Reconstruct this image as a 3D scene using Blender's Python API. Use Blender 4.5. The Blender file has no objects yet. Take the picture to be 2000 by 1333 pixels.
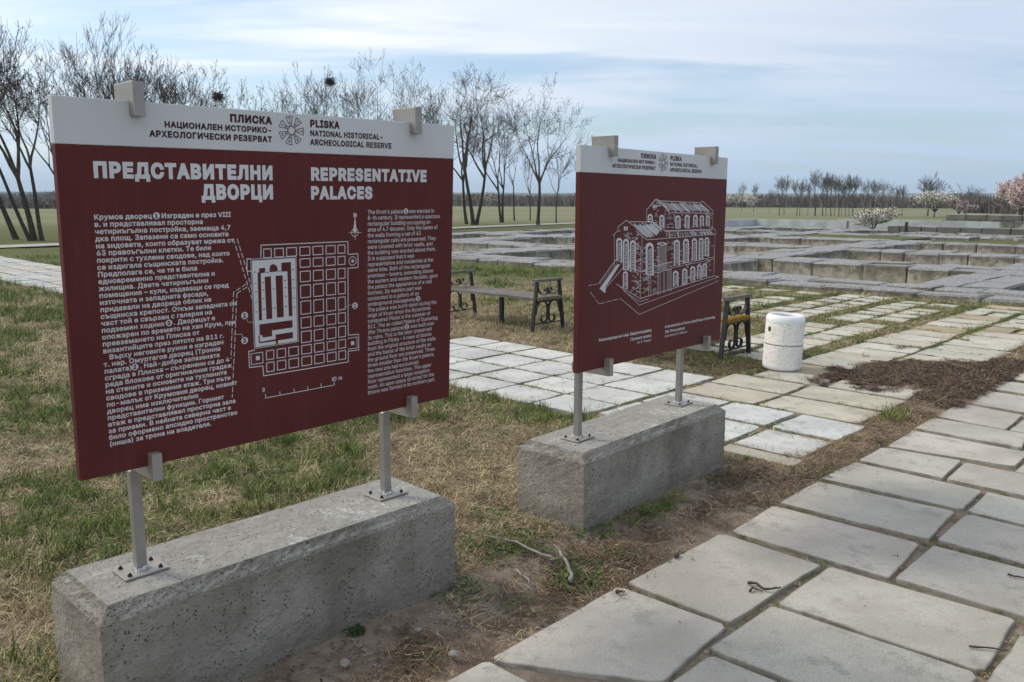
import bpy, math, random, json
import numpy as np
from mathutils import Vector, Matrix
from mathutils.geometry import delaunay_2d_cdt
random.seed(7); RNG = np.random.default_rng(7)
SC = bpy.context.scene
COL = SC.collection
R = math.radians
# ------------------------------------------------------------------ camera
cam = bpy.data.cameras.new('camera'); cam_o = bpy.data.objects.new('camera', cam); COL.objects.link(cam_o)
cam.sensor_width = 36.0; cam.lens = 1634.0/2000*36; cam.clip_end = 9000; cam.clip_start = .05
pitch, roll = R(9.65), R(.19)
fwd = Vector((0, math.cos(pitch), -math.sin(pitch))); up = Vector((0, math.sin(pitch), math.cos(pitch))); rt = Vector((1, 0, 0))
r2 = math.cos(roll)*rt+math.sin(roll)*up; u2 = -math.sin(roll)*rt+math.cos(roll)*up
cam_o.matrix_world = Matrix(((r2.x, u2.x, -fwd.x, 0), (r2.y, u2.y, -fwd.y, 0), (r2.z, u2.z, -fwd.z, 1.66), (0, 0, 0, 1)))
SC.camera = cam_o
# ------------------------------------------------------------------ sky, sun, exposure
SUN_AZ, SUN_EL = R(-70), R(42)         # azimuth clockwise from +Y
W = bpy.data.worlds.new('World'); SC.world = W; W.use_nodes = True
def world():
    nt = W.node_tree; N = nt.nodes; L = nt.links
    bg = N['Background']; bg.inputs['Strength'].default_value = .105
    sky = N.new('ShaderNodeTexSky'); sky.sky_type = 'NISHITA'; sky.sun_disc = False
    sky.sun_elevation = SUN_EL; sky.sun_rotation = SUN_AZ % (2*math.pi); sky.air_density = 1.0; sky.dust_density = 1.2; sky.ozone_density = 1.4
    tc = N.new('ShaderNodeTexCoord'); sep = N.new('ShaderNodeSeparateXYZ'); L.new(tc.outputs['Generated'], sep.inputs[0])
    def math_(op, a, b=None):
        m = N.new('ShaderNodeMath'); m.operation = op
        for i, v in enumerate((a, b)):
            if v is None: continue
            if isinstance(v, (int, float)): m.inputs[i].default_value = v
            else: L.new(v, m.inputs[i])
        return m.outputs[0]
    z = math_('ADD', math_('MAXIMUM', sep.outputs['Z'], 0.0), .10)
    px = math_('DIVIDE', sep.outputs['X'], z); py = math_('DIVIDE', sep.outputs['Y'], z)
    cmb = N.new('ShaderNodeCombineXYZ'); L.new(px, cmb.inputs[0]); L.new(py, cmb.inputs[1])
    def layer(scale, rot, sc, detail, lo, hi, loc=(0, 0, 0), dist=.4):
        mp = N.new('ShaderNodeMapping'); mp.inputs['Rotation'].default_value = (0, 0, rot); mp.inputs['Scale'].default_value = sc; mp.inputs['Location'].default_value = loc
        L.new(cmb.outputs[0], mp.inputs[0])
        n = N.new('ShaderNodeTexNoise'); n.inputs['Scale'].default_value = scale; n.inputs['Detail'].default_value = detail; n.inputs['Roughness'].default_value = .55; n.inputs['Distortion'].default_value = dist
        L.new(mp.outputs[0], n.inputs[0])
        r = N.new('ShaderNodeMapRange'); r.interpolation_type = 'SMOOTHSTEP'; r.inputs['From Min'].default_value = lo; r.inputs['From Max'].default_value = hi
        L.new(n.outputs['Fac'], r.inputs['Value']); return r.outputs[0]
    a = layer(.55, R(12), (.55, 1.5, 1), 5, .38, .60, (3.1, 1.0, 0))
    b = layer(1.5, R(-8), (.5, 1.9, 1), 7, .42, .78, (7.2, 4, 0), .8)
    # veil thins towards the horizon haze band, cloud added overhead, unseen, to whiten the light
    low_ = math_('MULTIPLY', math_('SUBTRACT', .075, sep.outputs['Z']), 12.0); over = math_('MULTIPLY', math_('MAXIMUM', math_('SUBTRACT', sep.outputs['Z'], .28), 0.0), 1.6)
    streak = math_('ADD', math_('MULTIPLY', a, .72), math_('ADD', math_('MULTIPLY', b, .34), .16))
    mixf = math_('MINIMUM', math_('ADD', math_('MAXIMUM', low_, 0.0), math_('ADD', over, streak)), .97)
    mix = N.new('ShaderNodeMix'); mix.data_type = 'RGBA'; L.new(mixf, mix.inputs['Factor'])
    tint = N.new('ShaderNodeMix'); tint.data_type = 'RGBA'; tint.blend_type = 'MULTIPLY'; tint.inputs['Factor'].default_value = 1
    L.new(sky.outputs[0], tint.inputs[6]); tint.inputs[7].default_value = (.84, .92, 1.0, 1)
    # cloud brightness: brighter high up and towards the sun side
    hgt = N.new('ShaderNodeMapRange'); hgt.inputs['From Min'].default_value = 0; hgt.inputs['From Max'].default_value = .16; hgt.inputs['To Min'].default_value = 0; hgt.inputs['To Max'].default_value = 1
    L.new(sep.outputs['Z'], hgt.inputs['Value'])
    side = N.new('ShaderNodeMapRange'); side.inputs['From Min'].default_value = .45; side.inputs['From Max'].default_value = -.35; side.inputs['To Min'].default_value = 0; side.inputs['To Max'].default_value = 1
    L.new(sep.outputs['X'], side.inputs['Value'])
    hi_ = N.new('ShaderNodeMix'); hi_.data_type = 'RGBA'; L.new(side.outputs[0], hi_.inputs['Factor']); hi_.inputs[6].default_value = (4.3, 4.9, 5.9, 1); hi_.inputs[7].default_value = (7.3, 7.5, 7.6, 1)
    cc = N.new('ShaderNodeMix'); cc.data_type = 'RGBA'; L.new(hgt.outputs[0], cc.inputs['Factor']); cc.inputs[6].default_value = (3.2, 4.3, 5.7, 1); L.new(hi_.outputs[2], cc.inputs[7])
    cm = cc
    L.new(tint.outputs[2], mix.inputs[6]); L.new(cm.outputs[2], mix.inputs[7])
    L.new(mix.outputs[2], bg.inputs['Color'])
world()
sl = bpy.data.lights.new('sun', 'SUN'); sl.energy = 1.5; sl.angle = R(14); sl.color = (1, .90, .77)
so = bpy.data.objects.new('sun', sl); COL.objects.link(so)
sd = Vector((math.sin(SUN_AZ)*math.cos(SUN_EL), math.cos(SUN_AZ)*math.cos(SUN_EL), math.sin(SUN_EL)))
so.rotation_euler = (-sd).to_track_quat('-Z', 'Y').to_euler(); so.location = sd*50
SC.view_settings.view_transform = 'Standard'; SC.view_settings.look = 'None'; SC.view_settings.gamma = 1; SC.view_settings.use_curve_mapping = False
SC.view_settings.exposure = 0.58
SC.cycles.max_bounces = 6; SC.cycles.volume_bounces = 0; SC.cycles.transparent_max_bounces = 4
SC.cycles.use_denoising = True
# ------------------------------------------------------------------ frame of the place: everything is laid out square to the paved path
TH = R(46.0); UX, UY = math.cos(TH), math.sin(TH); VX, VY = math.sin(TH), -math.cos(TH)
def uv(u, v, z=0.0): return Vector((u*UX+v*VX, u*UY+v*VY, z))
def uva(u, v): return u*UX+v*VX, u*UY+v*VY
# ------------------------------------------------------------------ numpy noise
_P = RNG.random((512, 512)).astype(np.float64)
def vnoise(x, y, s=1.0, o=0):
    x = np.asarray(x, float)/s+o*17.3+1000; y = np.asarray(y, float)/s+o*9.1+1000
    xi = np.floor(x).astype(int); yi = np.floor(y).astype(int); fx = x-xi; fy = y-yi
    fx = fx*fx*(3-2*fx); fy = fy*fy*(3-2*fy)
    g = lambda a, b: _P[a % 512, b % 512]
    return (g(xi, yi)*(1-fx)+g(xi+1, yi)*fx)*(1-fy)+(g(xi, yi+1)*(1-fx)+g(xi+1, yi+1)*fx)*fy
def fbm(x, y, s=1.0, o=0, n=4):
    t = 0; a = 1; w = 0
    for i in range(n): t = t+a*vnoise(x, y, s/(2**i), o+i*3); w += a; a *= .5
    return t/w
def sstep(x, a, b):
    t = np.clip((x-a)/(b-a), 0, 1); return t*t*(3-2*t)
# ------------------------------------------------------------------ object helpers
def props(o, label=None, cat=None, group=None, kind=None):
    if label: o['label'] = label
    if cat: o['category'] = cat
    if group: o['group'] = group
    if kind: o['kind'] = kind
    return o
def mesh(name, verts, faces, mat=None, smooth=False):
    me = bpy.data.meshes.new(name)
    if isinstance(verts, np.ndarray) and isinstance(faces, np.ndarray):
        n = faces.shape[1]; me.vertices.add(len(verts)); me.vertices.foreach_set('co', verts.astype(np.float32).ravel())
        me.loops.add(faces.size); me.loops.foreach_set('vertex_index', faces.astype(np.int32).ravel())
        me.polygons.add(len(faces)); me.polygons.foreach_set('loop_start', np.arange(0, faces.size, n, dtype=np.int32))
        me.update(calc_edges=True); me.validate()
    else:
        me.from_pydata([tuple(v) for v in verts], [], [tuple(f) for f in faces]); me.update()
    for m in (mat if isinstance(mat, (list, tuple)) else [mat]):
        if m: me.materials.append(m)
    if smooth: me.polygons.foreach_set('use_smooth', [True]*len(me.polygons))
    return me
def obj(name, me, parent=None, **k):
    o = bpy.data.objects.new(name, me); COL.objects.link(o)
    if parent is not None: o.parent = parent
    return props(o, **k)
def empty(name, loc=(0, 0, 0), rz=0, **k):
    o = obj(name, None, **k); o.location = loc; o.rotation_euler = (0, 0, rz); o.empty_display_size = .2; return o
class MB:
    def __init__(s): s.v = []; s.f = []; s.m = []
    def add(s, v, f, m=0):
        n = len(s.v); s.v += [tuple(p) for p in v]; s.f += [tuple(i+n for i in q) for q in f]; s.m += [m]*len(f)
    def box(s, a, b, m=0, bev=0.0):
        x0, y0, z0 = a; x1, y1, z1 = b
        if bev <= 0:
            s.add([(x0, y0, z0), (x1, y0, z0), (x1, y1, z0), (x0, y1, z0), (x0, y0, z1), (x1, y0, z1), (x1, y1, z1), (x0, y1, z1)],
                  [(0, 3, 2, 1), (4, 5, 6, 7), (0, 1, 5, 4), (1, 2, 6, 5), (2, 3, 7, 6), (3, 0, 4, 7)], m); return
        V = []; idx = {}
        for i, X in enumerate((x0, x1)):
            for j, Y in enumerate((y0, y1)):
                for k, Z in enumerate((z0, z1)):
                    sx, sy, sz = (bev if i == 0 else -bev), (bev if j == 0 else -bev), (bev if k == 0 else -bev)
                    for ax, p in enumerate(((X, Y+sy, Z+sz), (X+sx, Y, Z+sz), (X+sx, Y+sy, Z))):
                        idx[i, j, k, ax] = len(V); V.append(p)
        F = []
        for q in ((0, 1), (1, 1), (2, 1), (0, 0), (1, 0), (2, 0)):
            ax, sd_ = q; o = [a_ for a_ in range(3) if a_ != ax]; c = []
            for t in ((0, 0), (1, 0), (1, 1), (0, 1)):
                k = [0, 0, 0]; k[ax] = sd_; k[o[0]] = t[0]; k[o[1]] = t[1]; c.append(idx[k[0], k[1], k[2], ax])
            F.append(c)
        for ax in range(3):
            o = [a_ for a_ in range(3) if a_ != ax]
            for t in ((0, 0), (1, 0), (1, 1), (0, 1)):
                k = [0, 0, 0]; k[o[0]] = t[0]; k[o[1]] = t[1]; k2 = list(k); k2[ax] = 1
                F.append([idx[k[0], k[1], k[2], o[0]], idx[k2[0], k2[1], k2[2], o[0]], idx[k2[0], k2[1], k2[2], o[1]], idx[k[0], k[1], k[2], o[1]]])
        for i in range(2):
            for j in range(2):
                for k in range(2): F.append([idx[i, j, k, 0], idx[i, j, k, 1], idx[i, j, k, 2]])
        c = Vector(((x0+x1)/2, (y0+y1)/2, (z0+z1)/2)); G = []
        for f in F:
            P = [Vector(V[i]) for i in f]; n = (P[1]-P[0]).cross(P[2]-P[0]); mid = sum(P, Vector())/len(P)
            G.append(f if n.dot(mid-c) > 0 else f[::-1])
        s.add(V, G, m)
    def tube(s, pts, rad, n=6, m=0, cap=True):
        pts = [Vector(p) for p in pts]; rad = rad if isinstance(rad, (list, tuple)) else [rad]*len(pts)
        base = len(s.v); prev = None
        for i, p in enumerate(pts):
            d = (pts[min(i+1, len(pts)-1)]-pts[max(i-1, 0)]); d = d.normalized() if d.length > 1e-9 else Vector((0, 0, 1))
            if prev is None: a = d.orthogonal().normalized()
            else:
                a = prev-d*prev.dot(d); a = a.normalized() if a.length > 1e-6 else d.orthogonal().normalized()
            prev = a; b = d.cross(a)
            for k in range(n):
                t = 2*math.pi*k/n; s.v.append(tuple(p+(a*math.cos(t)+b*math.sin(t))*rad[i]))
        for i in range(len(pts)-1):
            for k in range(n):
                k2 = (k+1) % n; s.f.append((base+i*n+k, base+i*n+k2, base+(i+1)*n+k2, base+(i+1)*n+k)); s.m.append(m)
        if cap:
            s.f.append(tuple(base+k for k in range(n))[::-1]); s.m.append(m)
            e = base+(len(pts)-1)*n; s.f.append(tuple(e+k for k in range(n))); s.m.append(m)
    def lathe(s, prof, n=48, m=0):
        base = len(s.v)
        for r_, z_ in prof:
            for k in range(n): t = 2*math.pi*k/n; s.v.append((r_*math.cos(t), r_*math.sin(t), z_))
        for i in range(len(prof)-1):
            for k in range(n):
                k2 = (k+1) % n; s.f.append((base+i*n+k, base+i*n+k2, base+(i+1)*n+k2, base+(i+1)*n+k)); s.m.append(m)
    def xf(s, M): s.v = [tuple(M @ Vector(p)) for p in s.v]; return s
    def me(s, name, mats, smooth=False):
        mats = mats if isinstance(mats, (list, tuple)) else [mats]
        me_ = mesh(name, s.v, s.f, mats, smooth)
        if len(mats) > 1: me_.polygons.foreach_set('material_index', s.m)
        return me_
    def build(s, name, mats, parent=None, smooth=False, **k): return obj(name, s.me(name, mats, smooth), parent, **k)
# ------------------------------------------------------------------ material helper
class Mat:
    def __init__(s, name, rough=.9, spec=.3, metal=0):
        s.m = bpy.data.materials.new(name); s.m.use_nodes = True; s.N = s.m.node_tree.nodes; s.L = s.m.node_tree.links
        s.b = s.N['Principled BSDF']; s.b.inputs['Roughness'].default_value = rough; s.b.inputs['Specular IOR Level'].default_value = spec; s.b.inputs['Metallic'].default_value = metal
        s.tc = s.N.new('ShaderNodeTexCoord')
    def lk(s, v, inp):
        if isinstance(v, (int, float)): inp.default_value = v
        elif isinstance(v, (tuple, list)): inp.default_value = tuple(v)+((1,) if len(v) == 3 and len(inp.default_value) == 4 else ())
        else: s.L.new(v, inp)
    def math(s, op, a, b=None, c=None):
        n = s.N.new('ShaderNodeMath'); n.operation = op
        for i, v in enumerate((a, b, c)):
            if v is not None: s.lk(v, n.inputs[i])
        return n.outputs[0]
    def noise(s, scale, detail=4, rough=.55, co='Object', dist=0, sc=None, out='Fac', geo=False):
        n = s.N.new('ShaderNodeTexNoise'); n.inputs['Scale'].default_value = scale; n.inputs['Detail'].default_value = detail; n.inputs['Roughness'].default_value = rough; n.inputs['Distortion'].default_value = dist
        src = s.pos() if geo else s.tc.outputs[co]
        if sc:
            mp = s.N.new('ShaderNodeMapping'); mp.inputs['Scale'].default_value = sc; s.L.new(src, mp.inputs[0]); src = mp.outputs[0]
        s.L.new(src, n.inputs[0]); return n.outputs[out]
    def pos(s):
        if not hasattr(s, 'g'): s.g = s.N.new('ShaderNodeNewGeometry')
        return s.g.outputs['Position']
    def vor(s, scale, geo=False, feature='F1', out='Distance'):
        n = s.N.new('ShaderNodeTexVoronoi'); n.feature = feature; n.inputs['Scale'].default_value = scale; s.L.new(s.pos() if geo else s.tc.outputs['Object'], n.inputs[0]); return n.outputs[out]
    def rng(s, v, a, b, c=0, d=1, smooth=True):
        n = s.N.new('ShaderNodeMapRange'); n.interpolation_type = 'SMOOTHSTEP' if smooth else 'LINEAR'
        s.lk(v, n.inputs['Value'])
        for k, x in zip(('From Min', 'From Max', 'To Min', 'To Max'), (a, b, c, d)): n.inputs[k].default_value = x
        return n.outputs[0]
    def mix(s, f, a, b, mode='MIX'):
        n = s.N.new('ShaderNodeMix'); n.data_type = 'RGBA'; n.blend_type = mode
        s.lk(f, n.inputs[0]); s.lk(a, n.inputs[6]); s.lk(b, n.inputs[7]); return n.outputs[2]
    def attr(s, name, out='Color'):
        n = s.N.new('ShaderNodeAttribute'); n.attribute_name = name; return n.outputs[out]
    def objinfo(s, out='Random'):
        n = s.N.new('ShaderNodeObjectInfo'); return n.outputs[out]
    def bump(s, h, strength=.5, dist=.01, prev=None):
        n = s.N.new('ShaderNodeBump'); n.inputs['Strength'].default_value = strength; n.inputs['Distance'].default_value = dist; s.L.new(h, n.inputs['Height'])
        if prev: s.L.new(prev, n.inputs['Normal'])
        return n.outputs[0]
    def out(s, col, normal=None, rough=None):
        s.lk(col, s.b.inputs['Base Color'])
        if normal: s.L.new(normal, s.b.inputs['Normal'])
        if rough is not None: s.lk(rough, s.b.inputs['Roughness'])
        return s.m
def plain(name, col, rough=.8, spec=.3, metal=0, var=.12, scale=6, bump=0):
    m = Mat(name, rough, spec, metal); n = m.noise(scale, 5)
    c = m.mix(m.rng(n, .3, .7), tuple(x*(1-var) for x in col), tuple(min(1, x*(1+var)) for x in col))
    return m.out(c, m.bump(m.noise(scale*12, 3), bump, .002) if bump else None)
# ------------------------------------------------------------------ materials
def mat_slab():
    m = Mat('paving_concrete', .92, .25)
    base = m.objinfo('Color')
    n1 = m.noise(2.2, 5, geo=True); n2 = m.noise(14, 4, geo=True); sp = m.vor(190, geo=True); sp2 = m.noise(260, 2, geo=True)
    c = m.mix(m.rng(n1, .3, .72), m.mix(1, base, (.84, .83, .81), 'MULTIPLY'), m.mix(1, base, (1.08, 1.07, 1.05), 'MULTIPLY'))
    c = m.mix(m.rng(n2, .5, .75, 0, .4), c, (.27, .25, .215)); c = m.mix(m.rng(m.noise(4.5, 6, .7, geo=True), .54, .66, 0, .6), c, (.235, .225, .195))
    grain = m.rng(m.vor(150, geo=True), .30, .18); c = m.mix(m.math('MULTIPLY', grain, m.rng(n1, .3, .7, .15, .6)), c, (.78, .77, .74))
    dk = m.rng(m.noise(130, 3, .6, geo=True), .60, .67); c = m.mix(m.math('MULTIPLY', dk, .55), c, (.16, .15, .13))
    edge = m.attr('edge', 'Fac'); en = m.math('MULTIPLY', edge, m.rng(m.noise(9, 5, geo=True), .35, .65, .15, 1)); c = m.mix(m.math('MULTIPLY', en, .75), c, (.17, .155, .12))
    bh = m.math('ADD', m.math('MULTIPLY', sp2, .5), m.math('MULTIPLY', n2, 1.2))
    return m.out(c, m.bump(bh, .35, .004))
def mat_block():   # weathered cast concrete plinth
    m = Mat('weathered_concrete', .95, .2)
    n1 = m.noise(3.2, 6, .65); n2 = m.noise(15, 7, .75); n3 = m.noise(60, 5, .7)
    c = m.mix(m.rng(n1, .3, .7), (.25, .228, .185), (.42, .39, .335))
    c = m.mix(m.rng(n2, .48, .62, 0, .6), c, (.33, .31, .27)); c = m.mix(m.rng(n3, .58, .68, 0, .7), c, (.085, .078, .066)); c = m.mix(m.rng(m.noise(1.7, 5, .6, sc=(1, 1, .35)), .52, .68, 0, .5), c, (.13, .118, .085))
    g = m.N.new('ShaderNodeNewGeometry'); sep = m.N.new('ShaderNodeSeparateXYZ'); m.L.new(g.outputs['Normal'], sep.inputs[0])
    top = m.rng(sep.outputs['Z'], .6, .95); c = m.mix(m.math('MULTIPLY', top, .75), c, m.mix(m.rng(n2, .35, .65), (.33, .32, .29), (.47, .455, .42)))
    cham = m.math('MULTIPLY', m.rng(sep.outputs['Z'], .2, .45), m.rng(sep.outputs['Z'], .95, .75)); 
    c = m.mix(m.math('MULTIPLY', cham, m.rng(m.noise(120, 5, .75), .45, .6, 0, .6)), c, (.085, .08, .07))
    pit = m.math('MULTIPLY', m.rng(m.vor(62), .26, .14), m.rng(m.noise(9, 4, .7), .42, .6)); c = m.mix(m.math('MULTIPLY', pit, .8), c, (.05, .048, .045))
    white = m.math('MULTIPLY', m.rng(m.noise(4.5, 7, .7), .51, .62), m.rng(m.noise(60, 3), .4, .6)); c = m.mix(m.math('MULTIPLY', white, m.math('MULTIPLY', top, .8)), c, (.66, .65, .62))
    lich = m.math('MULTIPLY', m.rng(m.noise(11, 5, .7), .66, .72), m.rng(m.noise(2.3, 2), .52, .62)); c = m.mix(m.math('MULTIPLY', lich, .7), c, (.24, .18, .05))
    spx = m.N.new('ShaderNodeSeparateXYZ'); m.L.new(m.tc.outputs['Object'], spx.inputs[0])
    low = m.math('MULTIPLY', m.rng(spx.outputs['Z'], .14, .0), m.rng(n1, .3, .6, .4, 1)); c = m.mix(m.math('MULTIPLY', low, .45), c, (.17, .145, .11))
    h = m.math('ADD', m.math('MULTIPLY', n2, 1.0), m.math('SUBTRACT', m.math('MULTIPLY', n3, .5), m.math('MULTIPLY', pit, .7)))
    return m.out(c, m.bump(h, 1.0, .02))
def mat_stone():   # lichen-grey limestone of the ruins
    m = Mat('weathered_limestone', .95, .2)
    base = m.objinfo('Color'); n1 = m.noise(1.6, 6, .6, geo=True); n2 = m.noise(6, 6, .65, geo=True); n3 = m.noise(30, 5, .65, geo=True)
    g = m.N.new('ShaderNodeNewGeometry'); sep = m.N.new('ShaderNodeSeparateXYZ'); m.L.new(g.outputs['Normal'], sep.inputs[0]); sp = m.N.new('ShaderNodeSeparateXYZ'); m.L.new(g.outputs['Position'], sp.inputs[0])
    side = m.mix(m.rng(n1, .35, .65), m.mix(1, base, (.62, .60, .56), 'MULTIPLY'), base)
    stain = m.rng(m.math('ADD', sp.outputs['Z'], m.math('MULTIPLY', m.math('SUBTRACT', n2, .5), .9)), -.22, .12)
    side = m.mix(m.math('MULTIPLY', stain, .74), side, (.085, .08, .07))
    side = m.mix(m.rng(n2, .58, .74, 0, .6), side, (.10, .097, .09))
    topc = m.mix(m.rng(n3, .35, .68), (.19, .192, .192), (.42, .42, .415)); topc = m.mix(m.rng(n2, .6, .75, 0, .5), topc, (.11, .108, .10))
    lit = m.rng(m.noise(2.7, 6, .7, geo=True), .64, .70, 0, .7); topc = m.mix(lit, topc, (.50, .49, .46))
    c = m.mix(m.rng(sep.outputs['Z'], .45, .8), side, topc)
    return m.out(c, m.bump(m.math('ADD', n3, m.math('MULTIPLY', n2, 1.3)), .9, .03))
def mat_ground():
    m = Mat('soil_and_turf', .98, .1)
    z = m.attr('zone'); sp = m.N.new('ShaderNodeSeparateColor'); m.L.new(z, sp.inputs[0])
    n1 = m.noise(1.4, 6, .6, geo=True); n2 = m.noise(9, 6, .65, geo=True); n3 = m.noise(55, 4, .6, geo=True)
    dirt = m.mix(m.rng(n2, .3, .7), (.17, .132, .102), (.27, .22, .175)); dirt = m.mix(m.rng(n3, .62, .75, 0, .7), dirt, (.32, .28, .24))
    dry = m.mix(m.rng(n2, .3, .7), (.14, .11, .068), (.26, .21, .14)); dry = m.mix(m.rng(n3, .35, .6, .5, 0), dry, (.05, .038, .024))
    grn = m.mix(m.rng(n2, .3, .7), (.075, .085, .028), (.125, .14, .055)); grn = m.mix(m.rng(n3, .55, .75, 0, .6), grn, (.17, .15, .07))
    gm = m.rng(m.math('ADD', sp.outputs['Red'], m.math('MULTIPLY', m.math('SUBTRACT', n2, .5), .7)), .35, .65)
    c = m.mix(gm, dry, grn); c = m.mix(m.rng(m.math('ADD', sp.outputs['Green'], m.math('MULTIPLY', m.math('SUBTRACT', n2, .5), .35)), .35, .62), c, dirt)
    big = m.noise(.018, 5, .6, geo=True, sc=(1, 2.6, 1)); fld = m.mix(m.rng(big, .38, .62), (.175, .18, .10), (.225, .21, .13)); fld = m.mix(m.rng(m.noise(.4, 5, .7, geo=True, sc=(.5, 1, 1)), .35, .7, 0, .5), fld, (.135, .155, .075))
    c = m.mix(sp.outputs['Blue'], c, fld)
    return m.out(c, m.bump(m.math('ADD', m.math('MULTIPLY', n3, .6), n2), .8, .02))
def veg(name, a, b, c3=None, rough=.75, trans=.0):
    m = Mat(name, rough, .25); r = m.objinfo('Random'); n = m.noise(3, 3, geo=True)
    c = m.mix(r, a, b)
    if c3: c = m.mix(m.rng(n, .5, .7), c, c3)
    t = m.attr('tone', 'Fac'); c = m.mix(t, m.mix(1, c, (.5, .5, .47), 'MULTIPLY'), m.mix(1, c, (1.5, 1.46, 1.35), 'MULTIPLY'))
    return m.out(c)
M = dict(slab=mat_slab(), block=mat_block(), stone=mat_stone(), ground=mat_ground())
M['dry'] = veg('dry_grass', (.26, .205, .125), (.46, .385, .255)); M['green'] = veg('green_grass', (.095, .15, .04), (.18, .215, .065))
M['weed'] = veg('weed_leaf', (.045, .085, .02), (.08, .12, .035)); M['litter'] = veg('leaf_litter', (.065, .045, .032), (.15, .105, .07)); M['straw'] = veg('straw', (.22, .16, .105), (.40, .30, .20))
M['mulch'] = veg('mulch_bark', (.042, .026, .019), (.11, .068, .05))
M['bark'] = plain('tree_bark', (.05, .042, .032), .95, .1, var=.35, scale=9, bump=.5); M['twigbark'] = plain('twig_bark', (.085, .068, .053), .95, .1, var=.25)
M['haze_paled_bark'] = plain('haze_paled_bark', (.105, .092, .08), .95, .1, var=.2); M['moss_bark'] = plain('mossy_bark', (.062, .058, .035), .95, .1, var=.3, scale=5)  # bark of the far trees is paled to put haze into the colour
M['steel'] = plain('brushed_steel', (.30, .285, .26), .5, .5, .5, var=.08, scale=14)
M['weld'] = plain('weld_metal', (.5, .5, .48), .5, .5, .8, var=.4, scale=90)
M['bolt'] = plain('rusted_bolt', (.035, .028, .024), .8, .2)
def mat_print(name, col, rough=.42):
    m = Mat(name, rough+.14, .22); n = m.noise(1.3, 4); c = m.mix(m.rng(n, .3, .7), tuple(x*.9 for x in col), tuple(x*1.08 for x in col)); c = m.mix(m.rng(m.noise(5, 5, .65, sc=(6, 1, .35)), .5, .75, 0, .035), c, (.34, .31, .28))
    d = m.rng(m.noise(160, 2), .735, .75, 0, .5); c = m.mix(d, c, tuple(min(1, x*2+.03) for x in col)); return m.out(c)
M['maroon'] = mat_print('maroon_print', (.092, .0165, .0155)); M['band'] = mat_print('grey_print', (.52, .53, .535)); M['ink'] = mat_print('maroon_ink', (.045, .012, .016)); M['letter'] = mat_print('pale_lettering', (.56, .565, .57))
M['iron'] = plain('wrought_iron', (.022, .021, .021), .55, .4, .2, var=.3, scale=20, bump=.3)
def mat_wood():
    m = Mat('weathered_bench_wood', .9, .2); n = m.noise(4, 6, .7, sc=(1, 9, 9)); c = m.mix(m.rng(n, .3, .7), (.085, .078, .068), (.21, .195, .175))
    # old ochre paint left at the ends of the boards
    a = m.attr('paint', 'Fac'); p = m.rng(m.math('ADD', a, m.math('MULTIPLY', m.math('SUBTRACT', m.noise(16, 5, .7), .5), 1.5)), .5, .6); c = m.mix(p, c, m.mix(m.rng(m.noise(30, 4), .4, .7), (.30, .16, .012), (.10, .07, .02)))
    return m.out(c, m.bump(n, .5, .004))
M['wood'] = mat_wood()
def mat_bin():
    m = Mat('exposed_aggregate', .85, .3); n = m.noise(70, 4, .7); c = m.mix(m.rng(n, .3, .55), (.50, .48, .43), (.84, .82, .77)); c = m.mix(m.rng(m.noise(5, 5), .5, .75, 0, .35), c, (.42, .37, .30))
    return m.out(c, m.bump(n, .8, .006))
M['agg'] = mat_bin(); M['binwhite'] = plain('white_enamel', (.74, .75, .76), .55, .3, var=.06); M['bindark'] = plain('bin_inside', (.03, .032, .036), .7)
M['whitewall'] = plain('pale_retaining_wall', (.42, .44, .45), .9, .2, var=.18, scale=1.3)
M['gravel'] = plain('pale_gravel', (.36, .35, .32), .95, .15, var=.2, scale=4)
M['blossom'] = veg('white_blossom', (.70, .68, .64), (.85, .83, .79)); M['pink'] = veg('pink_blossom', (.58, .43, .45), (.74, .60, .61))
M['scrub'] = veg('far_scrub', (.105, .086, .075), (.16, .135, .115)); M['nest'] = plain('nest_twigs', (.03, .024, .02), .95)
M['stick'] = plain('grey_stick', (.22, .20, .18), .9, var=.3, scale=25); M['darkstick'] = plain('dark_stick', (.07, .05, .04), .9); M['pebble'] = plain('pebble', (.27, .25, .22), .85, var=.3, scale=30)
def mat_hills():
    m = Mat('far_hills', 1, 0); n = m.noise(.0022, 5, .6, geo=True, sc=(1, 1, 6)); c = m.mix(m.rng(n, .42, .6), (.035, .06, .03), (.075, .085, .05)); return m.out(c)
M['hills'] = mat_hills()
M['rubble'] = plain('rubble_stone', (.26, .25, .23), .95, .2, var=.3, scale=3, bump=.5)
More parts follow.
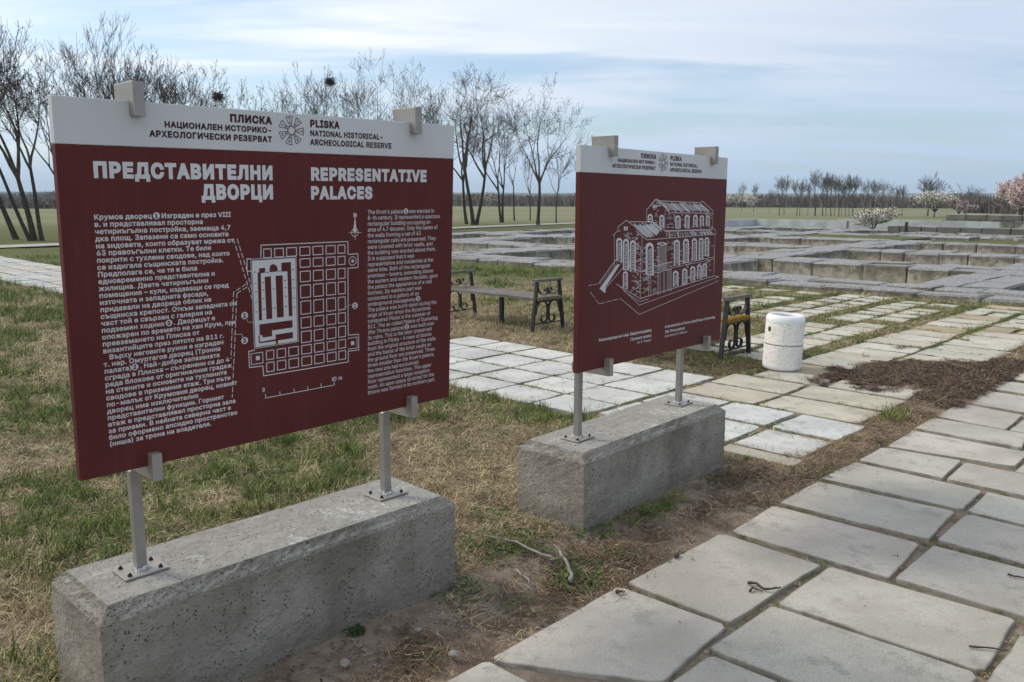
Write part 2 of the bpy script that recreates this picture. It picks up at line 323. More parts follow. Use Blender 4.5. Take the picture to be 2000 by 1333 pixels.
# ------------------------------------------------------------------ paving geometry in the (u, v) frame
SLABRECT = []      # every slab footprint (umin, umax, vmin, vmax)
PATHEDGE = -2.02
def slab_mesh(poly, th=.05, seed=0, chip=.006, seg=.16, zt=0.0, tilt=(0, 0)):
    """one cast slab: wobbling outline, worn arris, thickness"""
    rnd = random.Random(seed); out = []
    n = len(poly)
    for i in range(n):
        a, b = Vector(poly[i]), Vector(poly[(i+1) % n]); L = (b-a).length; k = max(2, int(L/seg)); d = (b-a)/L; nrm = Vector((d.y, -d.x))
        for j in range(k):
            t = j/k
            if j == 0:
                c0 = rnd.uniform(.008, .03); pv = (Vector(poly[i-1])-a).normalized()
                out.append(a+pv*c0+Vector((rnd.uniform(-1, 1), rnd.uniform(-1, 1)))*.002); out.append(a+d*c0*rnd.uniform(.6, 1.2))
            else: out.append(a+d*L*t+nrm*rnd.uniform(-chip, chip))
    c = sum(out, Vector((0, 0)))/len(out); m_ = len(out); V = []; F = []
    z = lambda p: zt+(p.x-c.x)*tilt[0]+(p.y-c.y)*tilt[1]
    def ring(s, dz):
        for p in out: q = c+(p-c)*(1-s/max(.05, (p-c).length)); V.append((q.x, q.y, z(q)+dz))
    ring(.010, 0); ring(.0035, -.0005); ring(.0, -.0035); ring(-.001, -th)
    F.append(tuple(range(m_)))
    for r_ in range(3):
        for i in range(m_):
            j = (i+1) % m_; F.append((r_*m_+i, (r_+1)*m_+i, (r_+1)*m_+j, r_*m_+j))
    A = sum(out[i].x*out[(i+1) % m_].y-out[(i+1) % m_].x*out[i].y for i in range(m_))
    if A < 0: F = [f[::-1] for f in F]
    me = mesh('slab', V, F, M['slab'])
    at = me.attributes.new('edge', 'FLOAT', 'POINT'); at.data.foreach_set('value', [0]*m_+[.85]*m_+[1]*(2*m_))
    return me
def add_slab(parent, poly_uv, seed, col, th=.05, chip=.006, zt=0.0, note=True, tilt=.004):
    us = [p[0] for p in poly_uv]; vs = [p[1] for p in poly_uv]
    if note: SLABRECT.append((min(us), max(us), min(vs), max(vs)))
    cu, cv = sum(us)/len(us), sum(vs)/len(vs); C = uv(cu, cv)
    poly = [(uv(u, v)-C).to_2d() for u, v in poly_uv]; r_ = random.Random(seed)
    o = obj('slab', slab_mesh(poly, th, seed, chip, tilt=(r_.uniform(-tilt, tilt), r_.uniform(-tilt, tilt))), parent); o.location = C+Vector((0, 0, zt+r_.uniform(-.004, .004))); o.color = (*col, 1); return o
def tone(base, r_, v=.07): k = 1+r_.uniform(-v, v); return tuple(x*k*(1+r_.uniform(-.015, .015)) for x in base)
GREY = (.40, .38, .34); BLUE = (.51, .515, .50); YEL = (.44, .41, .33); OCH = (.37, .30, .20); PALE = (.47, .45, .39)
def bed(name, u0, u1, v0, v1, z, **k):
    P = [uv(u0, v0, z), uv(u1, v0, z), uv(u1, v1, z), uv(u0, v1, z)]
    return P
# main path, three columns; the first two rows of data are traced from the place
def pathways():
    root = empty('paved_path', uv(0, 0, 0), 0, label='wide path of large grey concrete slabs running up the right side past both signs', kind='structure')
    T = """-0.082,2.824 0.469,3.411 0.858,3.072 0.525,2.676;0.509,3.441 1.06,3.998 1.427,3.63 0.87,3.097;1.116,4.039 1.445,4.403 2.007,3.885 1.688,3.51
1.491,4.443 1.833,4.798 2.407,4.32 2.072,3.936;1.871,4.854 2.21,5.178 2.735,4.646 2.456,4.343;2.243,5.211 2.527,5.497 2.91,5.207 2.613,4.862
2.574,5.533 2.937,5.923 3.459,5.39 3.188,5.094;2.978,5.993 3.266,6.291 3.717,5.838 3.471,5.495;3.317,6.353 3.736,6.776 4.018,6.394 3.64,5.973
3.778,6.83 4.2,7.25 4.56,6.9 4.09,6.46;4.27,7.33 4.6,7.643 4.95,7.28 4.61,6.95;0.738,2.896 1.079,3.234 1.665,2.731 1.323,2.4
1.11,3.257 1.461,3.614 2.029,3.129 1.689,2.747;1.708,3.495 2.058,3.855 2.587,3.37 2.24,3.0;2.109,3.923 2.445,4.275 2.99,3.75 2.64,3.40
2.472,4.32 2.748,4.62 3.29,4.1 3.02,3.78;2.633,4.853 2.916,5.175 3.45,4.65 3.16,4.34""".replace('\n', ';').split(';')
    done = []
    for i, q in enumerate(T):
        P = [tuple(map(float, p.split(','))) for p in q.split()]
        Q = [(x*UX+y*UY, x*VX+y*VY) for x, y in P]; r_ = random.Random(i)
        add_slab(root, Q, i, tone(GREY if i not in (3, 5) else (.40, .385, .34), r_, .09), chip=.004)
        done.append((sum(p[0] for p in Q)/4, sum(p[1] for p in Q)/4, max(p[1] for p in Q), max(p[0] for p in Q)))
    add_slab(root, [(2.07, -1.46), (2.575, -1.46), (2.60, -.72), (2.09, -.72)], 77, tone(GREY, random.Random(77), .05), chip=.004)
    # the rest of the path follows the same coursing: courses 0.53 m apart, slabs 0.5 by 0.75
    k = 100
    r_ = random.Random(5)
    occ = [(min(a[0] for a in q), max(a[0] for a in q), min(a[1] for a in q), max(a[1] for a in q)) for q in
           [[(float(p.split(',')[0])*UX+float(p.split(',')[1])*UY, float(p.split(',')[0])*VX+float(p.split(',')[1])*VY) for p in q.split()] for q in T]]
    occ.append((2.07, 2.6, -1.46, -.72))
    for row in range(-3, 34):
        u0 = 1.985+row*.527; w = .505
        if row >= 14: break_ = True
        v = PATHEDGE
        while v < 1.1:
            L = r_.choice((.75, .75, .75, .52)); k += 1
            uu0, uu1 = u0, u0+w; jump = None
            for a, b, c, d in occ:      # butt against the traced slabs
                if c < v+.12 and d > v+.12:
                    if b > uu0 and b < uu0+.2: uu0 = b+.02
                    elif a < uu1 and a > uu1-.2: uu1 = a-.02
                    elif a < uu1-.02 and b > uu0+.02: jump = max(jump or -9, d+.025)
            if jump is not None: v = jump; continue
            for a, b, c, d in occ:
                if a < uu1-.02 and b > uu0+.02 and v+.1 < c < v+L: L = c-.025-v
            if v+L > 1.35: L = max(.3, 1.1-v)
            if L > .12 and uu1-uu0 > .15: add_slab(root, [(uu0, v), (uu1, v), (uu1, v+L), (uu0, v+L)], k, tone(GREY if r_.random() < .7 else PALE, r_, .06), chip=.004)
            v += L+.03
    return root
pathways()
def strip(root, rows, cols, seed, cols_c, chip=.008, drop=0.0, shrink=.02, jit=.02, zt=0.0, rnd_split=0.0):
    r_ = random.Random(seed); n = seed*1000
    for (u0, u1) in rows:
        for (v0, v1) in cols:
            n += 1
            if r_.random() < drop: continue
            c = r_.choices(cols_c[0], cols_c[1])[0]; cs = [(v0, v1)]
            if r_.random() < rnd_split: t = v0+(v1-v0)*r_.uniform(.35, .65); cs = [(v0, t), (t, v1)]
            for (a, b) in cs:
                j = lambda: r_.uniform(-jit, jit)
                add_slab(root, [(u0+shrink+j()*.5, a+shrink+j()), (u1-shrink+j()*.5, a+shrink+j()), (u1-shrink+j()*.5, b-shrink+j()), (u0+shrink+j()*.5, b-shrink+j())], n, tone(c, r_, .08), chip=chip, zt=zt)
                n += 1
def frange(a, b, d): return [(a+i*d, a+(i+1)*d) for i in range(int(round((b-a)/d)))]
def terraces():
    r_ = random.Random(9)
    t = empty('crossing_path', uv(5.9, -4, 0), 0, label='crossing path of square bluish slabs behind the two signs', kind='structure'); t.location = (0, 0, 0)
    strip(t, [(4.92, 5.40), (5.40, 5.88), (5.88, 6.43), (6.43, 6.93)], [(-3.99-.567*(i+1), -3.99-.567*i) for i in range(6)], 11, ([BLUE], [1]), drop=.0, shrink=.016, jit=.012)
    strip(t, [(5.08, 5.62), (5.64, 6.17)], [(-3.97, -3.40), (-3.38, -2.82), (-2.80, -2.28)], 12, ([BLUE], [1]), shrink=.014, jit=.006)
    strip(t, [(4.87, 5.06)], [(-2.79, -2.24)], 13, ([YEL], [1]), shrink=.008, jit=.004)
    # towards the left it runs on for another twenty metres, the grass closing in
    strip(t, [(4.98, 5.5), (5.5, 6.02), (6.02, 6.54), (6.54, 7.06)], [(-7.41-.6*(i+1), -7.41-.6*i) for i in range(37)], 14, ([(.44, .45, .44), PALE], [3, 1]), chip=.012, drop=.03, shrink=.02)
    y = empty('upper_path', (0, 0, 0), 0, label='path of pale yellow slabs with grassy joints leading from the litter bin to the ruins', kind='structure')
    strip(y, [(6.20, 6.70), (6.72, 7.24)], [(-3.96, -3.22), (-3.20, -2.34)], 15, ([YEL], [1]), shrink=.014, jit=.02)
    strip(y, frange(7.26, 10.9, .456), [(-3.82, -3.13), (-3.10, -2.36)], 16, ([PALE, YEL, OCH], [5, 3, .5]), chip=.012, shrink=.014)
    strip(y, frange(10.92, 15.0, .51), [(-3.80, -3.13), (-3.10, -2.36)], 17, ([PALE, YEL, OCH], [5, 3, 1]), chip=.014, shrink=.02, rnd_split=.2)
    strip(y, frange(8.0, 14.6, .44), [(-5.0, -4.53), (-4.50, -4.05)], 18, ([PALE, YEL], [3, 2]), chip=.016, shrink=.022, drop=.04)
    strip(y, frange(10.9, 14.9, .5), [(-6.08, -5.62), (-5.62, -5.16)], 19, ([PALE, YEL], [3, 2]), chip=.018, shrink=.03, drop=.08)
    strip(y, frange(11.6, 14.8, .53), [(-8.3, -7.7), (-7.6, -6.98), (-6.9, -6.28)], 20, ([PALE, YEL], [2, 2]), chip=.02, shrink=.04, drop=.14)
terraces()
SR = np.array(SLABRECT)
def in_slab(u, v, pad=0.0):
    hit = np.zeros(np.shape(u), bool)
    for a, b, c, d in SR: hit |= (u > a-pad) & (u < b+pad) & (v > c-pad) & (v < d+pad)
    return hit
# blocks' footprints in world space (origin, yaw, length, depth)
BL_, BD_, BH_, BC_ = 1.4766, .443, .396, .043
PLINTH = [((-1.268, 2.391), .8019), ((.362, 4.010), .8413)]
def in_plinth(x, y, pad=0.0):
    h = np.zeros(np.shape(x), bool)
    for (ox, oy), yaw in PLINTH:
        a = (x-ox)*math.cos(yaw)+(y-oy)*math.sin(yaw); b = -(x-ox)*math.sin(yaw)+(y-oy)*math.cos(yaw)
        h |= (a > -pad) & (a < BL_+pad) & (b > -pad) & (b < BD_+pad)
    return h
RU0, RU1, RUM, RV0, RV1, RVM = 15.15, 46.0, 34.2, -28.9, 9.0, -12.3   # ruins: region A u<RUM all v, region B u<RU1 v<RVM
def in_ruin(u, v): return ((u > RU0) & (u < RUM) & (v > RV0) & (v < RV1)) | ((u >= RUM) & (u < RU1) & (v > RV0) & (v < RVM))
# colour zones: r green-ness, g bare dirt, b far field
def zones(x, y):
    u = x*UX+y*UY; v = x*VX+y*VY; d = np.hypot(x, y)
    g = fbm(x, y, 1.1, 1, 4)*.9+fbm(x, y, 5, 8, 2)*.35-.12
    green = sstep(g, .50, .74)
    green = np.maximum(green, sstep(v, -14, -9)*0+sstep(-(x+2.2+.25*(y-4)), .2, 2.2)*.9*sstep(fbm(x, y, .5, 3), .34, .52)*sstep(y, 2.8, 4.2))   # greener to the left of the first sign
    green = np.maximum(green, sstep(y, 13, 20)*.6)
    dirt = sstep(v, -2.75, -2.5)*sstep(fbm(x, y, .5, 4), .18, .36)
    dirt = np.where((v > -2.03), 1, dirt)
    dirt = np.maximum(dirt, (1-sstep(np.abs(u-8)+np.abs(v+4.6), .7, 1.6))*.8)
    dirt = np.where((u > 7.4) & (v > -2.34), .85, dirt)
    dirt = np.where((u > 9) & (v < -2.3) & (v > -9), dirt*.3, dirt)
    joint = in_slab(u, v, .03); dirt = np.where(joint & (v < -2.3), .55, dirt); green = np.where(joint & (u > 6.2) & (v < -2.3), .7, green)
    far = sstep(d, 45, 75)
    return green, dirt, far, u, v
def ground():
    def axis(fine0, fine1, st, ext, lo, hi):
        a = list(np.arange(fine0, fine1+1e-6, st)); s = st; x = fine1
        while x < hi: s *= 1.14; x += s; a.append(min(x, hi))
        s = st; x = fine0; b = []
        while x > lo: s *= 1.14; x -= s; b.append(max(x, lo))
        a = sorted(b+a+ext); out = [a[0]]
        for q in a[1:]:
            if q-out[-1] > .004 or q in ext:
                if q-out[-1] <= .004: out[-1] = q
                else: out.append(q)
        return np.array(out)
    U_ = axis(-1.5, 15, .07, [RU0+.12, RU1-.12, RUM-.12], -3200, 3200); V_ = axis(-11, 2.2, .07, [RV0+.12, RV1-.12, RVM-.12], -3200, 3200)
    uu, vv = np.meshgrid(U_, V_, indexing='ij'); x, y = uva(uu, vv); nu, nv = uu.shape
    d = np.hypot(x, y)
    z = -.016+(fbm(x, y, .28, 11, 4)-.5)*.045+(fbm(x, y, 2.5, 12, 3)-.5)*.05*sstep(d, 1, 9)
    inside = in_slab(uu, vv, .09) | (vv > PATHEDGE-.05) & (vv < 1.15) & (uu < 19.5)
    z = np.where(inside, -.022+(fbm(x, y, .15, 13, 3)-.5)*.012, z)
    z = np.where((vv > -2.6) & (vv < -2.02), np.minimum(z, -.006+(fbm(x, y, .1, 14)-.5)*.012), z)
    z = np.where(d > 60, z+sstep(d, 60, 2500)*0.0-.02, z)
    idx = np.arange(nu*nv).reshape(nu, nv)
    q = np.stack([idx[:-1, :-1], idx[1:, :-1], idx[1:, 1:], idx[:-1, 1:]], -1).reshape(-1, 4)
    cu = ((uu[:-1, :-1]+uu[1:, 1:])/2).ravel(); cv = ((vv[:-1, :-1]+vv[1:, 1:])/2).ravel()
    hole = ((cu > RU0+.12) & (cu < RUM-.12) & (cv > RV0+.12) & (cv < RV1-.12)) | ((cu >= RUM-.12) & (cu < RU1-.12) & (cv > RV0+.12) & (cv < RVM-.12))
    q = q[~hole][:, ::-1]
    me = mesh('ground', np.stack([x.ravel(), y.ravel(), z.ravel()], -1), q, M['ground'], True)
    gr, di, fa, _, _ = zones(x.ravel(), y.ravel())
    c = np.stack([gr, di, fa, np.ones_like(gr)], -1).astype(np.float32)
    ca = me.color_attributes.new('zone', 'FLOAT_COLOR', 'POINT'); ca.data.foreach_set('color', c.ravel())
    obj('ground', me, kind='structure')
ground()
# ------------------------------------------------------------------ ruins: a grid of sunken cells between block walls
def ruins():
    root = empty('ruined_foundation', (0, 0, 0), 0, label='excavated stone foundation grid of sunken square cells behind the benches', cat='ruin')
    UW = [(15.15, 16.55), (20.5, 22.0), (26.3, 27.8), (32.7, 34.2), (38.6, 40.0), (44.6, 46.0)]
    VW = [(-28.9, -27.5), (-23.4, -21.9)[::1], (-18.7, -17.2), (-12.3, -10.7), (-5.45, -3.95), (1.3, 2.8), (7.6, 9.0)]
    VW[1] = (-24.6, -23.0)
    blocks = []
    r_ = random.Random(21)
    def run(axis, a0, a1, b0, b1, zt=.12):
        rows = 2; w = (b1-b0)/rows
        for k in range(rows):
            a = a0
            while a < a1-.05:
                L = r_.uniform(.7, 1.35); L = a1-a if a1-a-L < .45 else L
                p = (a, a+L, b0+k*w, b0+(k+1)*w); blocks.append(p if axis == 'u' else (p[2], p[3], p[0], p[1])); a += L
    for i, (u0, u1) in enumerate(UW):
        run('v', RV0, RV1 if i < 4 else RVM+1.6, u0, u1)
    for j, (v0, v1) in enumerate(VW):
        for i in range(5):
            if i >= 3 and v0 > -12.6: continue
            run('u', UW[i][1], UW[i+1][0], v0, v1)
    cells_fill = [((34.2, 38.6), (-17.2, -12.3))]
    def blk(b, seed):
        rr = random.Random(seed); u0, u1, v0, v1 = b; g = rr.uniform(.004, .014)
        zt = .12+rr.uniform(-.018, .014)-(.03 if (u0 < 15.3 and v0 > -8) else 0)
        m = MB(); m.box((-(u1-u0)/2+g, -(v1-v0)/2+g, -1.05), ((u1-u0)/2-g, (v1-v0)/2-g, zt), bev=rr.uniform(.018, .05))
        P = [Vector(p) for p in m.v]; C = uv((u0+u1)/2, (v0+v1)/2); out = []
        ph = [rr.uniform(-1, 1)*.014 for _ in range(6)]
        for p in P:
            q = p.copy(); q.z += ph[0]*q.x*2+ph[1]*q.y*2 if q.z > 0 else 0; q.x += rr.uniform(-.011, .011); q.y += rr.uniform(-.011, .011); q.z += rr.uniform(-.010, .008) if q.z > 0 else 0
            out.append(Vector((q.x*UX+q.y*VX, q.x*UY+q.y*VY, q.z)))
        # the (u, v) frame is left-handed: turn the faces round
        return C, out, [f[::-1] for f in m.f]
    def dist(b): c = uv((b[0]+b[1])/2, (b[2]+b[3])/2); return c.length+(1000 if c.y < 0 or abs(c.x/c.y) > .72 else 0)
    blocks.sort(key=dist); rest = MB()
    for i, b in enumerate(blocks):
        C, P, F = blk(b, i+900)
        if i < 296:
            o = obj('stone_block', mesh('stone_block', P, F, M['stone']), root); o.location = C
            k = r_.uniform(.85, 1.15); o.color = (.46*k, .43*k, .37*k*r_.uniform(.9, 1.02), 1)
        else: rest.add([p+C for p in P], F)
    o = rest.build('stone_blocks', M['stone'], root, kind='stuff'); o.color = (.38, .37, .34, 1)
    # earth at the bottom of the cells and one cell filled level with turf
    fl = MB()
    for (a, b, c, d) in ((RU0+.3, RUM-.1, RV0+.3, RV1-.3), (RUM-.1, RU1-.3, RV0+.3, RVM-.0)):
        P = [uv(a, c, -.92), uv(b, c, -.92), uv(b, d, -.92), uv(a, d, -.92)]; fl.add(P, [(3, 2, 1, 0)])
    me = fl.me('cell_floor', M['ground']); ca = me.color_attributes.new('zone', 'FLOAT_COLOR', 'POINT'); ca.data.foreach_set('color', [.5, .5, 0, 1]*len(me.vertices)); obj('cell_floor', me, kind='structure')
    fl = MB()
    for (a, b), (c, d) in cells_fill: fl.add([uv(a+.02, c+.02, .07), uv(b-.02, c+.02, .07), uv(b-.02, d-.02, .07), uv(a+.02, d-.02, .07)], [(3, 2, 1, 0)])
    me = fl.me('turf_fill', M['ground']); ca = me.color_attributes.new('zone', 'FLOAT_COLOR', 'POINT'); ca.data.foreach_set('color', [.9, 0, 0, 1]*len(me.vertices)); obj('turf_fill', me, kind='structure')
    return root
ruins()
def rough_block(L, Wd, H, seed, n=0, bev=.03, jit=.012):
    rr = random.Random(seed); m = MB(); m.box((0, 0, 0), (L, Wd, H), bev=bev)
    return [Vector((p[0]+rr.uniform(-jit, jit), p[1]+rr.uniform(-jit, jit), p[2]+(rr.uniform(-jit, jit) if p[2] > .05 else 0))) for p in m.v], m.f
def block_wall(name, label, u, v0, v1, courses, dep, seed, z0=0.0, wmin=.55, wmax=1.15, cat='wall'):
    root = empty(name, (0, 0, 0), 0, label=label, cat=cat); r_ = random.Random(seed); z = z0; n = 0
    for ci, h in enumerate(courses):
        v = v0+(r_.uniform(0, .3) if ci else 0)
        while v < v1-.2:
            L = min(r_.uniform(wmin, wmax), v1-v); P, F = rough_block(dep, L-.035, h-.006, seed*100+n); n += 1
            Q = [uv(p.x, p.y, p.z)+Vector((0, 0, 0)) for p in P]
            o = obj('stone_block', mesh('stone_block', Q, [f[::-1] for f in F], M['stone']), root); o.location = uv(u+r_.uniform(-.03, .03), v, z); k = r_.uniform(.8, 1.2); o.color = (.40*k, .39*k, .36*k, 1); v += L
        z += h
    return root
block_wall('stone_block_wall', 'low wall of one course of squared grey blocks behind the grid ruin', 43.6, -15.9, -3, [.42], .6, 31, z0=-.02, wmin=.6, wmax=1.2)
block_wall('stacked_block_wall', 'two-course wall of old squared blocks in front of the pink blossom trees', 60, -18.4, -6, [.40, .38], .7, 32, z0=-.02, wmin=.7, wmax=1.6)
block_wall('boulder_wall', 'short higher pile of pale stone blocks at the right edge before the pink trees', 62, -14.2, -9, [.6, .55], .9, 33, z0=0, wmin=1.2, wmax=2.2)
def slant():
    m = MB(); H = .52
    m.add([(0, 0, 0), (1.0, 0, 0), (1.0, 2.6, 0), (0, 2.6, 0), (.1, .55, H), (.9, .55, H), (.9, 2.55, H+.05), (.1, 2.55, H+.05)], [(0, 3, 2, 1), (4, 5, 6, 7), (0, 1, 5, 4), (1, 2, 6, 5), (2, 3, 7, 6), (3, 0, 4, 7)])
    m.v = [tuple(uv(*p)) for p in m.v]; m.f = [f[::-1] for f in m.f]
    o = m.build('stone_slab', M['rubble'], None, label='large slant-ended pale stone lying between the two block walls at far right', cat='stone'); o.location = uv(48.5, -11.6, 0)
slant()
def rubble():
    r_ = random.Random(40); B = MB()
    for i in range(110):
        u = r_.uniform(40.2, 43.4); v = r_.uniform(-15.5, -3); s = r_.uniform(.15, .5)
        m = MB(); m.box((-s, -s*.6, -.05), (s, s*.6, r_.uniform(.04, .16)), bev=.03); c = uv(u, v); a = r_.uniform(0, 3)
        B.add([(c.x+p[0]*math.cos(a)-p[1]*math.sin(a)+r_.uniform(-.02, .02), c.y+p[0]*math.sin(a)+p[1]*math.cos(a), p[2]) for p in m.v], m.f)
    B.build('footing_stones', M['rubble'], None, label='strip of flat loose footing stones along the low block wall', cat='stones', kind='stuff')
rubble()
def whitewalls():
    def w(label, segs):
        m = MB()
        for (u0, v0, u1, v1, z) in segs:
            m2 = MB(); m2.box((min(u0, u1), min(v0, v1), -.25), (max(u0, u1), max(v0, v1), z)); m2.v = [tuple(uv(*p)) for p in m2.v]; m2.f = [f[::-1] for f in m2.f]; m.add(m2.v, m2.f)
        m.build('retaining_wall', M['whitewall'], None, label=label, cat='wall')
    w('long pale smooth retaining wall with a corner beyond the grid ruin', [(47, -24.9, 47.35, -19.4, .50), (42.0, -25.2, 47.35, -24.903, .50)])
    w('pale wall section further right, partly behind the white blossoming bush', [(50, -21.2, 50.35, -12.5, .53)])
whitewalls()
